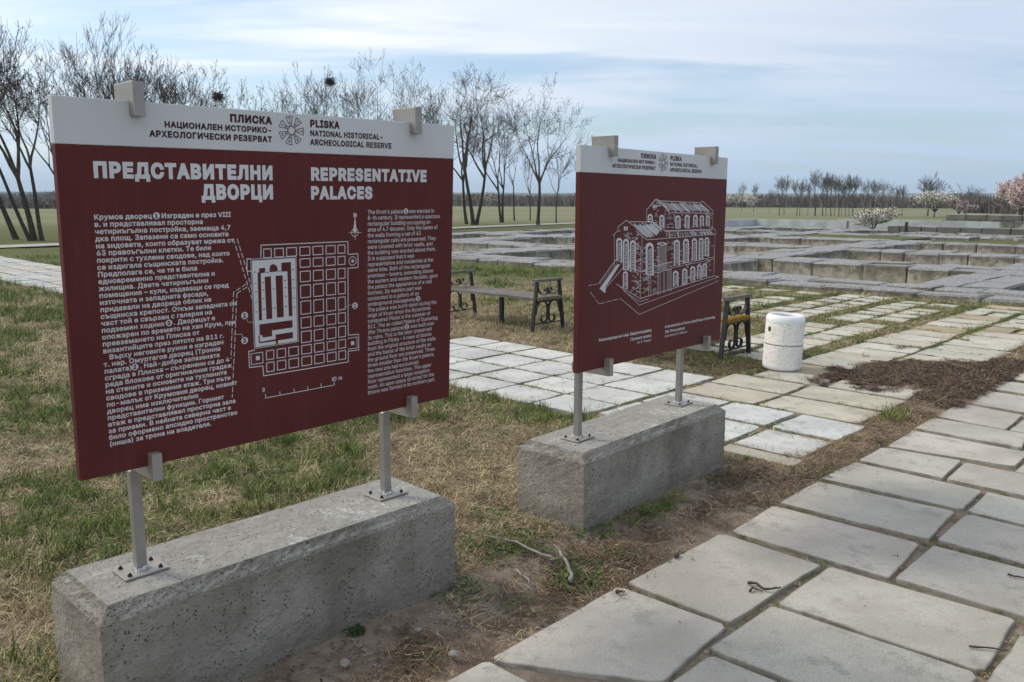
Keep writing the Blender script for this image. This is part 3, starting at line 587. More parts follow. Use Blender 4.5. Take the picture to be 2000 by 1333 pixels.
# glyph outlines and the traced line drawings
GLYPH_DATA = r"""
'206|78,318 70,509 136,509 128,318
(273|89,207 105,348 148,484 177,539 236,539 199,451 171,359 155,269 151,207 157,133 169,76 196,-5 236,-96 177,-96 145,-36 103,85
)273|37,-96 99,59 116,135 122,207 115,291 96,382 66,474 37,539 97,539 134,463 168,348 182,252 180,145 152,23 97,-96
,188|38,-119 68,71 137,71 84,-119
-453|337,244 337,188 114,188 114,244
.188|95,-4 63,9 50,41 63,73 95,87 128,73 141,41 128,9
/249|235,533 71,-76 14,-76 178,533
0453|227,-7 165,4 130,24 101,53 78,91 61,138 48,254 61,370 78,417 101,455 130,484 165,504 227,516 288,504 323,484 352,455 375,417 392,370 405,254 392,138 375,91 352,53 323,24 289,4/227,50 267,58 309,97 335,163 344,254 335,346 309,412 267,451 227,460 186,451 144,412 118,346 109,254 118,163 144,97 186,58
1453|76,0 76,55 391,55 391,0/276,509 276,0 212,0 212,448 86,358 86,427 198,509
2453|64,0 64,47 282,282 311,327 320,371 316,402 296,433 264,453 224,460 191,455 156,436 135,404 127,362 66,362 79,428 105,468 158,503 225,516 291,503 332,479 368,432 380,388 375,328 361,296 325,245 153,57 389,57 389,0
3453|218,-7 148,4 92,35 55,84 44,132 109,132 117,103 133,80 156,63 196,51 265,57 293,71 315,93 327,122 329,156 321,187 303,213 275,234 249,242 157,248 157,299 288,452 70,452 70,509 372,509 372,461 211,278 211,289 273,287 308,276 350,248 371,222 389,178 392,127 385,95 361,53 324,21 275,0
4453|40,105 40,158 247,509 311,509 109,163 413,163 413,105/282,0 282,318 343,318 343,0
5453|221,-7 170,0 114,28 75,73 60,130 122,130 133,96 165,65 201,52 245,52 285,71 314,104 327,149 323,199 293,248 242,275 177,271 128,246 67,253 96,509 366,509 366,452 151,452 134,301 168,321 208,332 256,332 294,321 326,302 361,266 379,231 389,192 390,144 383,108 349,48 293,7
6453|226,-7 157,7 104,47 71,107 64,143 66,192 80,239 108,295 252,509 322,509 151,261 145,261 170,292 210,312 270,311 316,295 352,266 377,225 388,176 385,121 368,73 324,23 279,1/226,48 259,54 295,76 319,111 327,157 323,193 302,231 269,256 226,265 183,257 150,231 130,193 125,158 133,112 157,76 193,54
7453|97,0 323,452 62,452 62,509 391,509 391,449 165,0
8453|226,-7 169,0 107,28 66,75 52,135 57,172 77,216 110,248 153,265 102,296 78,335 70,380 83,437 109,472 146,498 176,509 226,516 277,509 306,498 343,472 369,437 382,380 374,335 350,296 300,265 342,248 375,216 396,172 401,135 387,75 346,28 284,0/226,49 264,53 303,71 328,100 337,139 331,170 309,204 273,227 226,235 179,227 143,204 121,170 115,139 124,100 149,71 189,53/226,290 266,296 296,316 315,347 319,376 315,404 297,434 266,453 226,460 186,453 155,434 137,404 133,376 137,347 156,316 186,296
A480|16,0 201,509 276,509 463,0 395,0 283,314 232,478 245,478 218,389 85,0/110,142 110,199 370,199 370,142
B456|60,0 60,509 261,508 329,491 364,464 381,442 395,403 398,361 391,329 376,304 315,262 344,255 372,239 408,192 415,166 417,121 400,67 359,26 311,6 247,0/125,57 267,58 318,72 339,89 354,123 353,157 342,184 315,213 273,229 125,231/125,285 249,286 297,301 323,326 334,352 335,385 321,419 290,443 259,451 125,452
C510|267,-7 217,-2 171,13 131,39 97,73 70,115 51,166 40,254 51,343 70,393 97,436 131,470 171,495 217,510 267,516 340,504 402,471 448,418 473,348 408,348 394,386 365,423 333,442 287,455 249,455 199,441 156,410 134,381 117,345 107,303 107,206 117,163 134,127 157,98 184,76 215,61 249,54 315,60 350,75 378,99 399,131 408,160 473,160 448,91 402,38 341,5
E419|60,0 60,509 372,509 372,452 125,452 125,286 355,286 355,229 125,229 125,57 375,57 375,0
G520|269,-7 217,-2 171,14 130,39 96,73 69,116 51,166 40,254 51,343 69,393 96,436 129,470 170,495 215,510 265,516 340,504 403,469 449,416 474,349 408,349 392,385 370,415 315,448 247,455 183,432 156,410 134,381 117,345 107,303 104,229 111,184 125,145 145,112 184,76 233,57 285,54 331,65 369,88 396,123 408,152 415,202 434,199 283,199 283,256 478,256 474,152 461,110 439,73 411,43 357,10 315,-3
H517|60,0 60,509 125,509 125,289 392,289 392,509 457,509 457,0 392,0 392,232 125,232 125,0
I300|31,0 31,57 118,57 118,452 31,452 31,509 269,509 269,452 183,452 183,57 269,57 269,0
K467|104,145 104,216 182,312 364,509 448,509/60,0 60,509 125,509 125,0/372,0 188,259 228,309 449,0
L393|60,0 60,509 125,509 125,57 361,57 361,0
N523|60,0 60,509 136,509 358,158 414,55 405,54 399,157 399,509 463,509 463,0 387,0 172,340 108,452 119,454 125,0
O533|267,-7 217,-2 171,13 131,39 97,73 70,115 51,166 40,254 51,343 70,393 97,436 131,470 171,495 217,510 267,516 317,510 363,495 403,470 437,436 464,393 482,343 493,254 482,166 464,115 437,73 403,39 363,13 317,-2/267,53 334,68 364,86 388,112 408,144 422,183 430,254 422,325 408,365 388,397 364,423 334,441 267,456 199,441 170,422 145,397 125,364 111,325 103,254 111,183 125,144 145,112 170,86 199,68
P445|60,0 60,509 258,508 298,501 332,487 371,456 397,415 408,365 406,313 390,265 360,227 316,199 279,189 109,186 109,242 248,243 275,247 306,262 328,284 343,325 343,371 328,411 297,439 262,450 125,452 125,0
R449|60,0 60,509 259,508 333,489 372,459 397,419 409,370 406,317 390,271 361,235 317,210 279,201 96,198 96,255 249,256 287,263 329,292 345,340 343,375 334,405 298,440 248,452 125,452 125,0/353,0 230,229 303,229 428,0
S447|224,-9 162,-2 98,26 56,74 38,137 104,137 112,105 138,74 166,59 212,50 263,53 296,65 323,84 340,109 343,157 320,190 277,212 160,247 118,266 74,303 57,335 52,372 56,405 85,460 109,481 154,504 227,516 283,509 344,481 385,436 401,378 337,378 323,418 289,445 243,458 200,457 158,443 129,418 116,385 121,348 138,327 161,312 302,267 359,238 395,198 408,139 394,77 353,28 288,-2
T449|32,452 32,509 417,509 417,452 257,452 257,0 193,0 193,452
V480|204,0 16,509 84,509 200,183 248,31 235,31 255,101 395,509 463,509 278,0
a389|160,-9 94,5 55,35 33,80 35,143 55,176 95,202 265,235 275,249 270,290 258,309 240,322 196,331 166,328 135,315 113,296 100,274 41,291 69,337 110,366 169,383 239,379 277,366 302,347 331,297 337,251 337,0 277,0 277,52 272,52 252,25 224,5 195,-5/170,45 218,54 258,85 274,119 276,190 243,178 142,161 114,148 99,134 92,105 102,72 130,52
b424|229,-8 192,-4 164,9 143,25 118,59 112,59 112,0 53,0 53,509 114,509 114,319 149,357 181,377 215,384 265,381 298,369 339,338 377,274 387,234 389,165 383,122 361,68 340,39 298,7 266,-4/220,47 258,54 297,83 320,130 328,189 320,248 297,294 259,323 220,330 182,323 144,296 121,250 113,189 121,128 144,82 183,53
c396|207,-8 168,-4 133,8 102,27 76,53 42,123 34,187 42,253 56,291 76,323 102,349 133,369 168,380 207,384 260,377 305,356 340,322 362,277 303,262 275,307 229,328 179,327 145,310 114,271 98,217 98,158 114,105 136,74 155,59 207,46 243,52 271,66 292,89 304,117 363,102 341,56 306,21 261,-1
d424|195,-8 159,-4 126,7 85,39 63,68 42,122 35,165 37,234 47,274 85,338 127,369 159,381 209,384 244,377 276,357 311,319 311,509 372,509 372,0 313,0 313,59 307,59 281,25 261,9 233,-4/205,47 242,53 280,82 304,128 312,189 304,250 281,296 242,323 205,330 166,323 127,294 104,248 96,189 104,130 128,83 166,54
e404|212,-8 151,1 117,16 88,39 65,68 48,103 34,187 48,271 64,307 87,336 115,359 148,375 205,384 277,369 328,331 362,267 371,194 371,169 75,169 75,221 338,221 310,202 305,244 292,280 271,307 242,324 205,330 167,324 146,313 121,290 98,235 97,161 110,106 141,68 186,49 230,47 280,68 306,105 365,91 343,48 306,16 256,-4
f254|228,379 228,327 6,327 6,379/81,0 81,432 86,467 109,502 145,523 187,530 236,523 243,521 227,468 195,474 167,469 154,460 144,438 142,0
g425|207,-151 160,-147 111,-130 74,-103 51,-69 101,-41 133,-76 173,-94 225,-96 270,-83 293,-65 307,-40 311,68 268,25 221,7 160,8 99,36 64,74 42,126 35,214 47,275 86,338 112,361 143,376 196,384 244,377 277,358 313,319 313,379 372,379 372,-9 364,-62 341,-102 305,-129 259,-145/205,59 243,65 281,90 304,133 312,193 305,251 281,296 243,323 205,330 166,323 128,295 104,250 96,193 104,135 128,91 167,65
h410|114,227 114,0 53,0 53,509 114,509 114,287 102,287 129,339 152,362 180,376 211,384 257,382 295,369 316,353 341,321 354,276 357,0 296,0 295,252 288,281 273,304 252,320 225,328 189,327 161,317 126,283
i167|53,0 53,379 114,379 114,0/84,443 54,455 41,483 54,512 84,524 114,512 126,483 114,455
k381|110,137 110,212 121,212 284,379 360,379 184,199 177,199/53,0 53,509 114,509 114,0/294,0 148,186 191,229 372,0
l189|139,-2 108,1 83,12 66,30 53,68 53,509 114,509 115,80 127,56 170,54 181,3
m610|53,0 53,379 112,379 112,295 108,295 120,328 147,360 172,376 209,386 250,382 287,361 312,325 321,295 312,295 325,326 345,351 371,370 402,382 437,386 474,381 508,365 534,339 551,303 556,272 557,0 496,0 492,283 481,305 463,319 419,330 390,327 367,315 350,297 339,274 335,0 274,0 273,272 253,311 224,327 199,330 150,316 131,297 118,271 114,0
n410|114,227 114,0 53,0 53,379 112,379 112,287 102,287 129,339 152,362 180,376 211,384 257,382 295,369 316,353 341,321 354,276 357,0 296,0 295,252 288,281 273,304 252,320 225,328 189,327 161,317 126,283
o415|207,-8 168,-4 133,8 102,27 76,53 42,123 34,187 42,253 56,291 76,323 102,349 133,369 168,380 207,384 247,380 282,369 314,349 339,323 359,291 373,253 381,187 367,103 350,68 327,39 299,16 265,1/207,46 248,53 288,83 311,131 319,187 311,245 288,292 248,323 207,330 167,323 127,292 104,245 96,187 104,131 127,83 167,53
p424|53,-143 53,379 112,379 112,319 118,319 155,363 191,380 248,383 298,369 327,350 351,325 383,255 389,165 370,84 351,52 313,16 282,1 248,-7 204,-6 173,4 150,19 114,59 114,-143/220,47 258,54 297,83 320,130 328,189 320,248 297,294 259,323 220,330 182,323 144,296 121,250 113,189 121,128 144,82 183,53
q424|372,-143 311,-143 311,59 281,25 252,4 221,-6 177,-7 142,1 111,16 74,52 55,84 35,165 42,255 74,325 98,350 127,369 177,383 233,380 269,363 307,319 313,319 313,379 372,379/205,47 242,53 280,82 304,128 312,189 304,250 281,296 242,323 205,330 166,323 127,294 104,248 96,189 104,130 128,83 166,54
r259|53,0 53,379 112,379 115,321 134,351 163,374 200,384 243,384 243,322 196,325 168,319 137,298 121,275 114,237 114,0
s365|182,-8 125,-1 79,21 48,58 36,94 94,107 108,75 124,60 144,51 181,45 234,56 264,85 266,118 248,141 97,190 63,219 48,258 53,310 82,350 142,379 202,384 242,377 283,355 305,330 324,290 268,277 256,301 234,322 201,332 162,330 140,322 117,303 109,277 114,255 149,230 249,204 295,181 322,149 331,107 319,58 284,20 231,-3
t227|204,379 204,327 6,327 6,379/65,471 126,471 128,80 136,61 146,54 202,54 213,2 168,-4 117,5 82,32 69,59
u410|182,-5 140,1 104,18 76,47 63,72 53,139 53,379 114,379 117,112 129,86 147,66 171,54 200,50 231,54 257,67 278,88 291,117 296,379 357,379 357,0 298,0 298,92 307,92 300,72 269,27 230,3
v389|163,0 17,379 84,379 175,128 206,21 184,21 219,141 305,379 371,379 226,0
w567|138,0 23,379 87,379 175,41 165,41 177,99 252,379 316,379 402,41 391,41 400,81 480,379 545,379 429,0 368,0 277,338 291,338 199,0
x379|21,0 171,218 171,171 29,379 100,379 207,206 175,206 282,379 352,379 209,169 209,214 358,0 287,0 173,182 205,182 91,0
y389|47,-139 61,-86 98,-90 125,-79 143,-54 163,-1 17,379 84,379 170,141 206,21 184,21 219,141 305,379 371,379 189,-90 163,-121 131,-139 91,-145
z380|42,0 42,46 254,320 48,323 48,379 333,379 333,331 126,56 339,56 339,0
~453|52,150 54,181 66,218 86,243 122,262 151,266 189,259 275,198 299,192 321,197 332,207 344,253 400,253 398,222 386,185 366,159 331,141 291,137 263,144 177,204 154,210 121,196 113,182 108,150
А480|16,0 201,509 276,509 463,0 395,0 283,314 232,478 245,478 218,389 85,0/110,142 110,199 370,199 370,142
В456|60,0 60,509 261,508 329,491 364,464 381,442 395,403 398,361 391,329 376,304 315,262 344,255 372,239 408,192 415,166 417,121 400,67 359,26 311,6 247,0/125,57 267,58 318,72 339,89 354,123 353,157 342,184 315,213 273,229 125,231/125,285 249,286 297,301 323,326 334,352 335,385 321,419 290,443 259,451 125,452
Г401|370,509 370,452 125,452 125,0 60,0 60,509
Д569|32,-109 32,57 73,57 88,73 113,121 130,184 162,509 480,509 480,57 537,57 537,-109 475,-109 475,0 94,0 94,-109/147,57 416,57 416,452 221,452 193,175 171,98
Е419|60,0 60,509 372,509 372,452 125,452 125,286 355,286 355,229 125,229 125,57 375,57 375,0
З431|216,-7 143,4 86,36 51,86 42,132 107,132 113,104 129,81 152,64 192,51 240,52 272,61 299,78 317,101 326,129 324,160 299,203 249,228 166,233 166,289 251,296 277,309 296,329 307,355 308,385 301,412 287,434 247,456 186,456 136,429 120,407 115,378 53,378 61,424 96,473 151,504 217,516 270,509 300,497 335,469 360,434 372,378 364,332 339,295 287,260 322,250 359,224 382,186 390,139 375,78 334,30 272,0
И523|463,0 398,0 404,454 416,452 352,340 137,0 60,0 60,509 125,509 124,157 118,54 110,55 161,151 388,509 463,509
К467|60,0 60,509 125,509 125,287 196,287 362,509 440,509 251,262 449,0 371,0 199,231 125,231 125,0
Л520|32,0 32,57 63,58 84,66 99,84 110,114 146,509 460,509 460,0 395,0 395,452 205,452 180,158 163,72 141,34 118,15 77,2
Н517|60,0 60,509 125,509 125,289 392,289 392,509 457,509 457,0 392,0 392,232 125,232 125,0
О533|267,-7 217,-2 171,13 131,39 97,73 70,115 51,166 40,254 51,343 70,393 97,436 131,470 171,495 217,510 267,516 317,510 363,495 403,470 437,436 464,393 482,343 493,254 482,166 464,115 437,73 403,39 363,13 317,-2/267,53 334,68 364,86 388,112 408,144 422,183 430,254 422,325 408,365 388,397 364,423 334,441 267,456 199,441 170,422 145,397 125,364 111,325 103,254 111,183 125,144 145,112 170,86 199,68
П517|457,509 457,0 392,0 392,452 125,452 125,0 60,0 60,509
Р445|60,0 60,509 258,508 298,501 332,487 371,456 397,415 408,365 406,313 390,265 360,227 316,199 279,189 109,186 109,242 248,243 275,247 306,262 328,284 343,325 343,371 328,411 297,439 262,450 125,452 125,0
С510|267,-7 217,-2 171,13 131,39 97,73 70,115 51,166 40,254 51,343 70,393 97,436 131,470 171,495 217,510 267,516 340,504 402,471 448,418 473,348 408,348 394,386 365,423 333,442 287,455 249,455 199,441 156,410 134,381 117,345 107,303 107,206 117,163 134,127 157,98 184,76 215,61 249,54 315,60 350,75 378,99 399,131 408,160 473,160 448,91 402,38 341,5
Т449|32,452 32,509 417,509 417,452 257,452 257,0 193,0 193,452
Х474|18,0 217,284 217,236 29,509 104,509 200,368 243,292 232,292 259,341 374,509 446,509 259,239 259,287 456,0 382,0 268,165 230,231 244,231 222,190 91,0
Ц502|442,0 60,0 60,509 125,509 125,57 378,57 378,509 442,509/430,-109 430,0 405,0 405,56 492,56 491,-109
Ч487|223,190 165,196 132,207 104,224 73,260 60,292 53,331 53,509 117,509 118,332 129,297 163,263 212,248 264,249 326,267 382,299 382,236 310,203/362,0 362,509 427,509 427,0
а389|160,-9 94,5 55,35 33,80 35,143 55,176 95,202 265,235 275,249 270,290 258,309 240,322 196,331 166,328 135,315 113,296 100,274 41,291 69,337 110,366 169,383 239,379 277,366 302,347 331,297 337,251 337,0 277,0 277,52 272,52 252,25 224,5 195,-5/170,45 218,54 258,85 274,119 276,190 243,178 142,161 114,148 99,134 92,105 102,72 130,52
б411|208,-8 152,0 119,15 91,37 57,82 42,119 34,185 37,263 48,334 76,398 122,440 173,459 273,475 290,488 294,509 349,509 342,469 321,441 281,423 184,409 143,395 114,368 95,327 86,266 118,314 156,344 203,361 261,359 317,329 349,290 365,257 376,202 376,160 369,121 346,68 310,27 279,8 245,-4/208,46 245,52 284,77 308,120 316,178 308,236 285,279 248,304 211,310 173,304 132,277 105,233 96,175 104,121 130,78 170,52
в392|53,0 53,379 232,378 273,369 307,352 338,312 343,278 340,254 315,218 270,199 320,179 350,144 358,91 343,50 310,19 262,2/111,56 232,56 263,61 279,70 293,90 295,119 289,138 271,159 244,168 111,169/111,220 222,221 254,229 279,255 279,291 262,310 233,322 111,324
г304|290,379 290,323 114,323 114,0 53,0 53,379
д427|13,-110 13,56 44,56 65,82 79,116 93,188 110,379 356,379 356,56 414,56 414,-110 353,-110 353,0 74,0 74,-110/114,56 295,56 295,323 166,323 146,145 133,94
е404|212,-8 151,1 117,16 88,39 65,68 48,103 34,187 48,271 64,307 87,336 115,359 148,375 205,384 277,369 328,331 362,267 371,194 371,169 75,169 75,221 338,221 310,202 305,244 292,280 271,307 242,324 205,330 167,324 146,313 121,290 98,235 97,161 110,106 141,68 186,49 230,47 280,68 306,105 365,91 343,48 306,16 256,-4
ж563|21,0 174,193 23,379 95,379 221,218 252,218 252,379 313,379 313,218 342,218 468,379 541,379 390,193 543,0 469,0 342,162 313,162 313,0 252,0 252,162 223,162 95,0
з343|171,-4 114,3 68,26 39,62 31,95 94,95 98,80 117,61 171,47 218,59 245,89 245,129 226,154 192,168 138,171 138,217 198,223 231,248 238,286 220,318 194,331 151,332 114,313 99,281 40,281 47,315 75,352 119,376 173,384 239,370 268,349 288,322 298,279 291,243 268,216 225,194 256,186 291,164 309,131 313,104 301,58 268,22 217,1
и411|358,0 296,0 296,274 111,0 53,0 53,379 114,379 114,104 300,379 358,379
й411|358,0 296,0 296,274 111,0 53,0 53,379 114,379 114,104 300,379 358,379/205,433 174,438 139,457 115,490 107,529 151,529 154,512 166,491 180,482 205,476 223,479 244,491 254,504 259,529 304,529 296,490 272,458 237,438
к376|53,0 53,379 114,379 114,215 152,215 288,379 366,379 213,196 368,0 290,0 167,159 114,159 114,0
л400|6,0 6,56 33,57 53,66 67,86 74,111 91,379 348,379 348,0 286,0 286,323 149,323 139,142 118,54 94,21 72,8
м535|53,0 53,379 144,379 241,146 273,41 263,41 289,132 390,379 482,379 482,0 421,0 423,354 430,354 402,262 294,0 240,0 138,242 102,354 111,354 113,0
н409|309,223 309,167 99,167 99,223/114,379 114,0 53,0 53,379/356,379 356,0 295,0 295,379
о415|207,-8 168,-4 133,8 102,27 76,53 42,123 34,187 42,253 56,291 76,323 102,349 133,369 168,380 207,384 247,380 282,369 314,349 339,323 359,291 373,253 381,187 367,103 350,68 327,39 299,16 265,1/207,46 248,53 288,83 311,131 319,187 311,245 288,292 248,323 207,330 167,323 127,292 104,245 96,187 104,131 127,83 167,53
п408|355,379 355,0 294,0 294,323 114,323 114,0 53,0 53,379
р424|53,-143 53,379 112,379 112,319 118,319 155,363 191,380 248,383 298,369 327,350 351,325 383,255 389,165 370,84 351,52 313,16 282,1 248,-7 204,-6 173,4 150,19 114,59 114,-143/220,47 258,54 297,83 320,130 328,189 320,248 297,294 259,323 220,330 182,323 144,296 121,250 113,189 121,128 144,82 183,53
с396|207,-8 168,-4 133,8 102,27 76,53 42,123 34,187 42,253 56,291 76,323 102,349 133,369 168,380 207,384 260,377 305,356 340,322 362,277 303,262 275,307 229,328 179,327 145,310 114,271 98,217 98,158 114,105 136,74 155,59 207,46 243,52 271,66 292,89 304,117 363,102 341,56 306,21 261,-1
т325|132,0 132,325 6,325 6,379 319,379 319,325 193,325 193,0
у389|47,-139 61,-86 98,-90 125,-79 143,-54 163,-1 17,379 84,379 170,141 206,21 184,21 219,141 305,379 371,379 189,-90 163,-121 131,-139 91,-145
ф477|208,-8 169,-4 133,8 102,27 66,68 48,103 38,143 35,211 42,253 56,291 77,323 102,349 133,369 169,380 208,384 289,383 327,376 360,360 389,337 412,308 429,273 442,211 435,123 412,68 389,39 360,16 309,-4/208,43 284,44 310,51 342,72 370,117 382,172 374,246 350,295 310,328 269,335 193,334 167,328 136,305 108,260 97,218 95,172 113,104 136,72 156,56/208,-143 208,509 269,509 269,-143
х379|21,0 171,218 171,171 29,379 100,379 207,206 175,206 282,379 352,379 209,169 209,214 358,0 287,0 173,182 205,182 91,0
ц415|53,0 53,379 114,379 114,56 294,56 294,379 355,379 355,0/344,-109 344,0 318,0 318,56 405,56 405,-109
ч401|198,118 149,124 109,141 78,169 67,187 54,232 53,379 114,379 115,242 122,215 148,188 184,176 226,176 324,199 324,143 261,124/287,0 287,379 348,379 348,0
ш572|53,379 114,379 114,56 255,56 255,379 316,379 316,56 458,56 458,379 519,379 519,0 53,0
щ582|53,379 114,379 114,56 255,56 255,379 316,379 316,56 458,56 458,379 519,379 519,0 53,0/508,-109 508,0 482,0 482,56 569,56 569,-109
ъ448|6,329 6,379 140,379 140,329/165,244 308,242 350,228 382,205 408,163 414,123 403,72 382,40 350,16 308,3 113,0 113,379 174,379 174,56 300,59 338,82 351,110 344,152 311,181 274,187 165,187
ю585|53,0 53,379 111,379 111,0/97,162 97,217 235,217 235,162/377,-8 319,1 286,16 258,39 235,68 218,103 204,187 212,253 226,291 246,323 271,349 302,369 337,380 377,384 416,380 452,369 483,349 509,323 529,291 543,253 550,187 536,103 519,68 496,39 468,16 435,1/377,46 418,53 458,83 481,131 489,187 481,245 458,292 418,323 377,330 336,323 297,292 273,245 266,187 273,131 297,83 336,53
я385|332,0 271,0 271,326 166,325 124,315 101,292 94,247 107,218 136,200 166,194 298,194 298,142 126,147 68,174 45,203 33,239 33,280 45,316 85,358 151,378 332,379/85,0 15,0 122,172 190,172
–350|350,244 350,188 0,188 0,244
 188|
"""
TEXT_BG = """Крумов дворец ~1 Изграден е през VIII
в. и представлявал просторна
четириъгълна постройка, заемаща 4,7
дка площ. Запазени са само основите
на зидовете, които образуват мрежа от
63 правоъгълни клетки. Те били
покрити с тухлени сводове, над които
се издигала същинската постройка.
Предполага се, че тя е била
едновременно представителна и
жилищна. Двете четириъгълни
помещения – кули, издаващи се пред
източната и западната фасади,
придавали на двореца облик на
същинска крепост. Откъм западната си
част той е свързан с галерия на
подземен ходник ~3 . Дворецът е
опожарен по времето на хан Крум, при
превземането на Плиска от
византийците през лятото на 811 г.
   Върху неговите руини е изграден
т. нар. Омуртагов дворец (Тронна
палата)~2 . Най-добре запазената
сграда в Плиска – съхранени са до 4
реда блокове от оригиналния градеж
на стените и основите на тухлените
сводове в приземния етаж. Три пъти
по-малък от Крумовия дворец, новият
дворец има изключително
представителни функции. Горният
етаж е представлявал просторна зала
за приеми. В нейната северна част е
било оформено апсидно пространство
(ниша) за трона на владетеля."""
TEXT_EN = """The Krum's palace ~1 was erected in
8-th century. It represented a spacious
rectangular building occupying an
area of 4.7 decares. Only the bases of
the walls forming a net of 63
rectangular cells are preserved. They
were covered with brick vaults, and
the building was erected above them.
It is supposed that it was
representative and residential at the
same time. Both of the rectangular
premises – towers, extending above
the eastern and western facades, gave
the palace the appearance of a real
fortress. Its western part was
connected to a gallery of an
underground passageway ~3 .
The palace was burnt down during the
reign of Krum when the Byzantines
conquered Pliska in the summer of
811. The so called Palace of Oumurtag
(the Throne palace) ~2  was built over
its ruins. This is the best-preserved
building in Pliska – 4 rows of blocks
from the original structure of the walls
and the bases of the brick vaults on
the ground floor are preserved. Three
times smaller than the Krum's palace,
the new one had exclusively
representative functions. The upper
floor represented a large reception
room. An apse space (a niche) for the
throne was formed in its northern part."""
MAP_DATA = '{"D":{"S":[[5,626,653,628,694,983,692,984,644,1028,644,1029,592,983,592,982,337,1030,334,1031,272,982,274,982,232,624,234,622,270,571,272,570,330,592,331],[5,588,650,574,650,573,608,601,608],[4,578,320,623,320,623,281,579,281,578,320],[4,980,324,1022,324,1023,281,982,282],[3,588,648,763,648,766,339,592,337,588,648],[4,528,719,532,704],[4,535,695,539,680],[4,542,671,546,656],[4,549,647,553,632],[4,556,623,560,608],[4,563,599,567,584],[4,570,575,574,560],[4,577,551,581,536],[4,584,527,588,514],[4,541,719,546,703],[4,548,695,553,679],[4,555,671,560,655],[4,562,647,566,631],[4,569,623,573,610],[4,573,610,576,594],[4,579,585,582,570],[4,584,561,588,545],[4,590,537,591,533],[4,568,565,554,557],[4,546,553,532,546],[4,524,542,522,541],[4,522,541,520,525],[4,520,516,518,500],[4,518,491,516,475],[4,516,466,514,450],[4,514,441,512,425],[4,512,417,510,401],[4,510,392,508,376],[4,508,367,506,351],[4,506,342,504,326],[4,504,317,503,314],[4,571,554,556,547],[4,548,543,534,536],[4,534,536,532,520],[4,531,511,530,495],[4,529,486,528,470],[4,527,461,526,445],[4,525,436,524,420],[4,523,411,522,395],[4,521,386,520,370],[4,519,361,517,345],[4,517,336,515,320],[4,515,311,513,295],[4,512,287,511,271],[4,510,262,509,246],[4,508,237,507,221],[4,506,212,505,196],[4,504,187,503,177],[2,567,443,571,433,597,429],[2,514,396,546,394,549,382],[2,934,429,986,452,999,451],[3,988,725,1043,723],[3,1015,782,1016,697],[4,629,165,629,152,918,151,917,166],[4,686,165,687,152],[4,744,165,745,152],[4,802,165,802,151],[4,859,166,860,152]],"F":[[596,309,611,309,611,294,596,294],[995,310,1009,310,1010,295,995,296],[592,643,760,643,762,342,596,341],[1007,727,1016,784,1023,726]],"K":[[657,599,658,614,662,623,672,627,683,622,689,613,689,600],[704,629,742,630,744,436,729,436,727,598,704,598],[618,615,641,616,641,599,624,598,624,434,612,434,612,601,618,602],[638,584,662,585,664,435,641,435],[680,585,708,585,709,436,682,437],[613,420,743,421,744,394,661,393,661,372,624,372,623,381,613,382],[608,381,613,381,614,358,675,360,674,376,744,378,744,355,684,354,683,340,676,341,675,353,610,353],[599,605,606,605,606,602,598,602],[645,601,653,601,653,598,645,598],[693,602,701,602,701,599,693,599],[745,603,754,603,754,600,745,600],[599,565,606,565,606,563,598,563],[599,536,607,536,607,533,599,533],[600,500,608,500,607,498,600,498],[599,467,607,466,607,464,599,464],[746,568,754,568,754,565,746,565],[747,538,756,538,755,535,747,535],[747,502,755,502,755,499,747,499],[748,469,756,469,756,466,747,466],[628,566,636,566,636,563,628,563],[628,541,636,541,636,538,628,538],[628,510,636,510,636,507,628,507],[628,473,636,473,636,470,628,470],[668,541,676,541,676,538,668,538],[669,473,678,473,677,470,669,470],[713,567,721,567,721,564,713,564],[714,542,722,542,722,539,714,539],[714,512,722,511,722,508,714,509],[714,474,723,474,723,471,714,471]]},"R":[[680,650],[638,608],[593,556],[543,498],[485,438],[425,387],[374,333],[322,290],[279,246]],"C":[[637,666],[679,713],[726,765],[779,820],[833,874],[888,927],[939,970]],"C4":[[559,457],[556,370],[1014,447],[1004,618],[1015,724],[1015,789],[622,178],[928,175]]}'
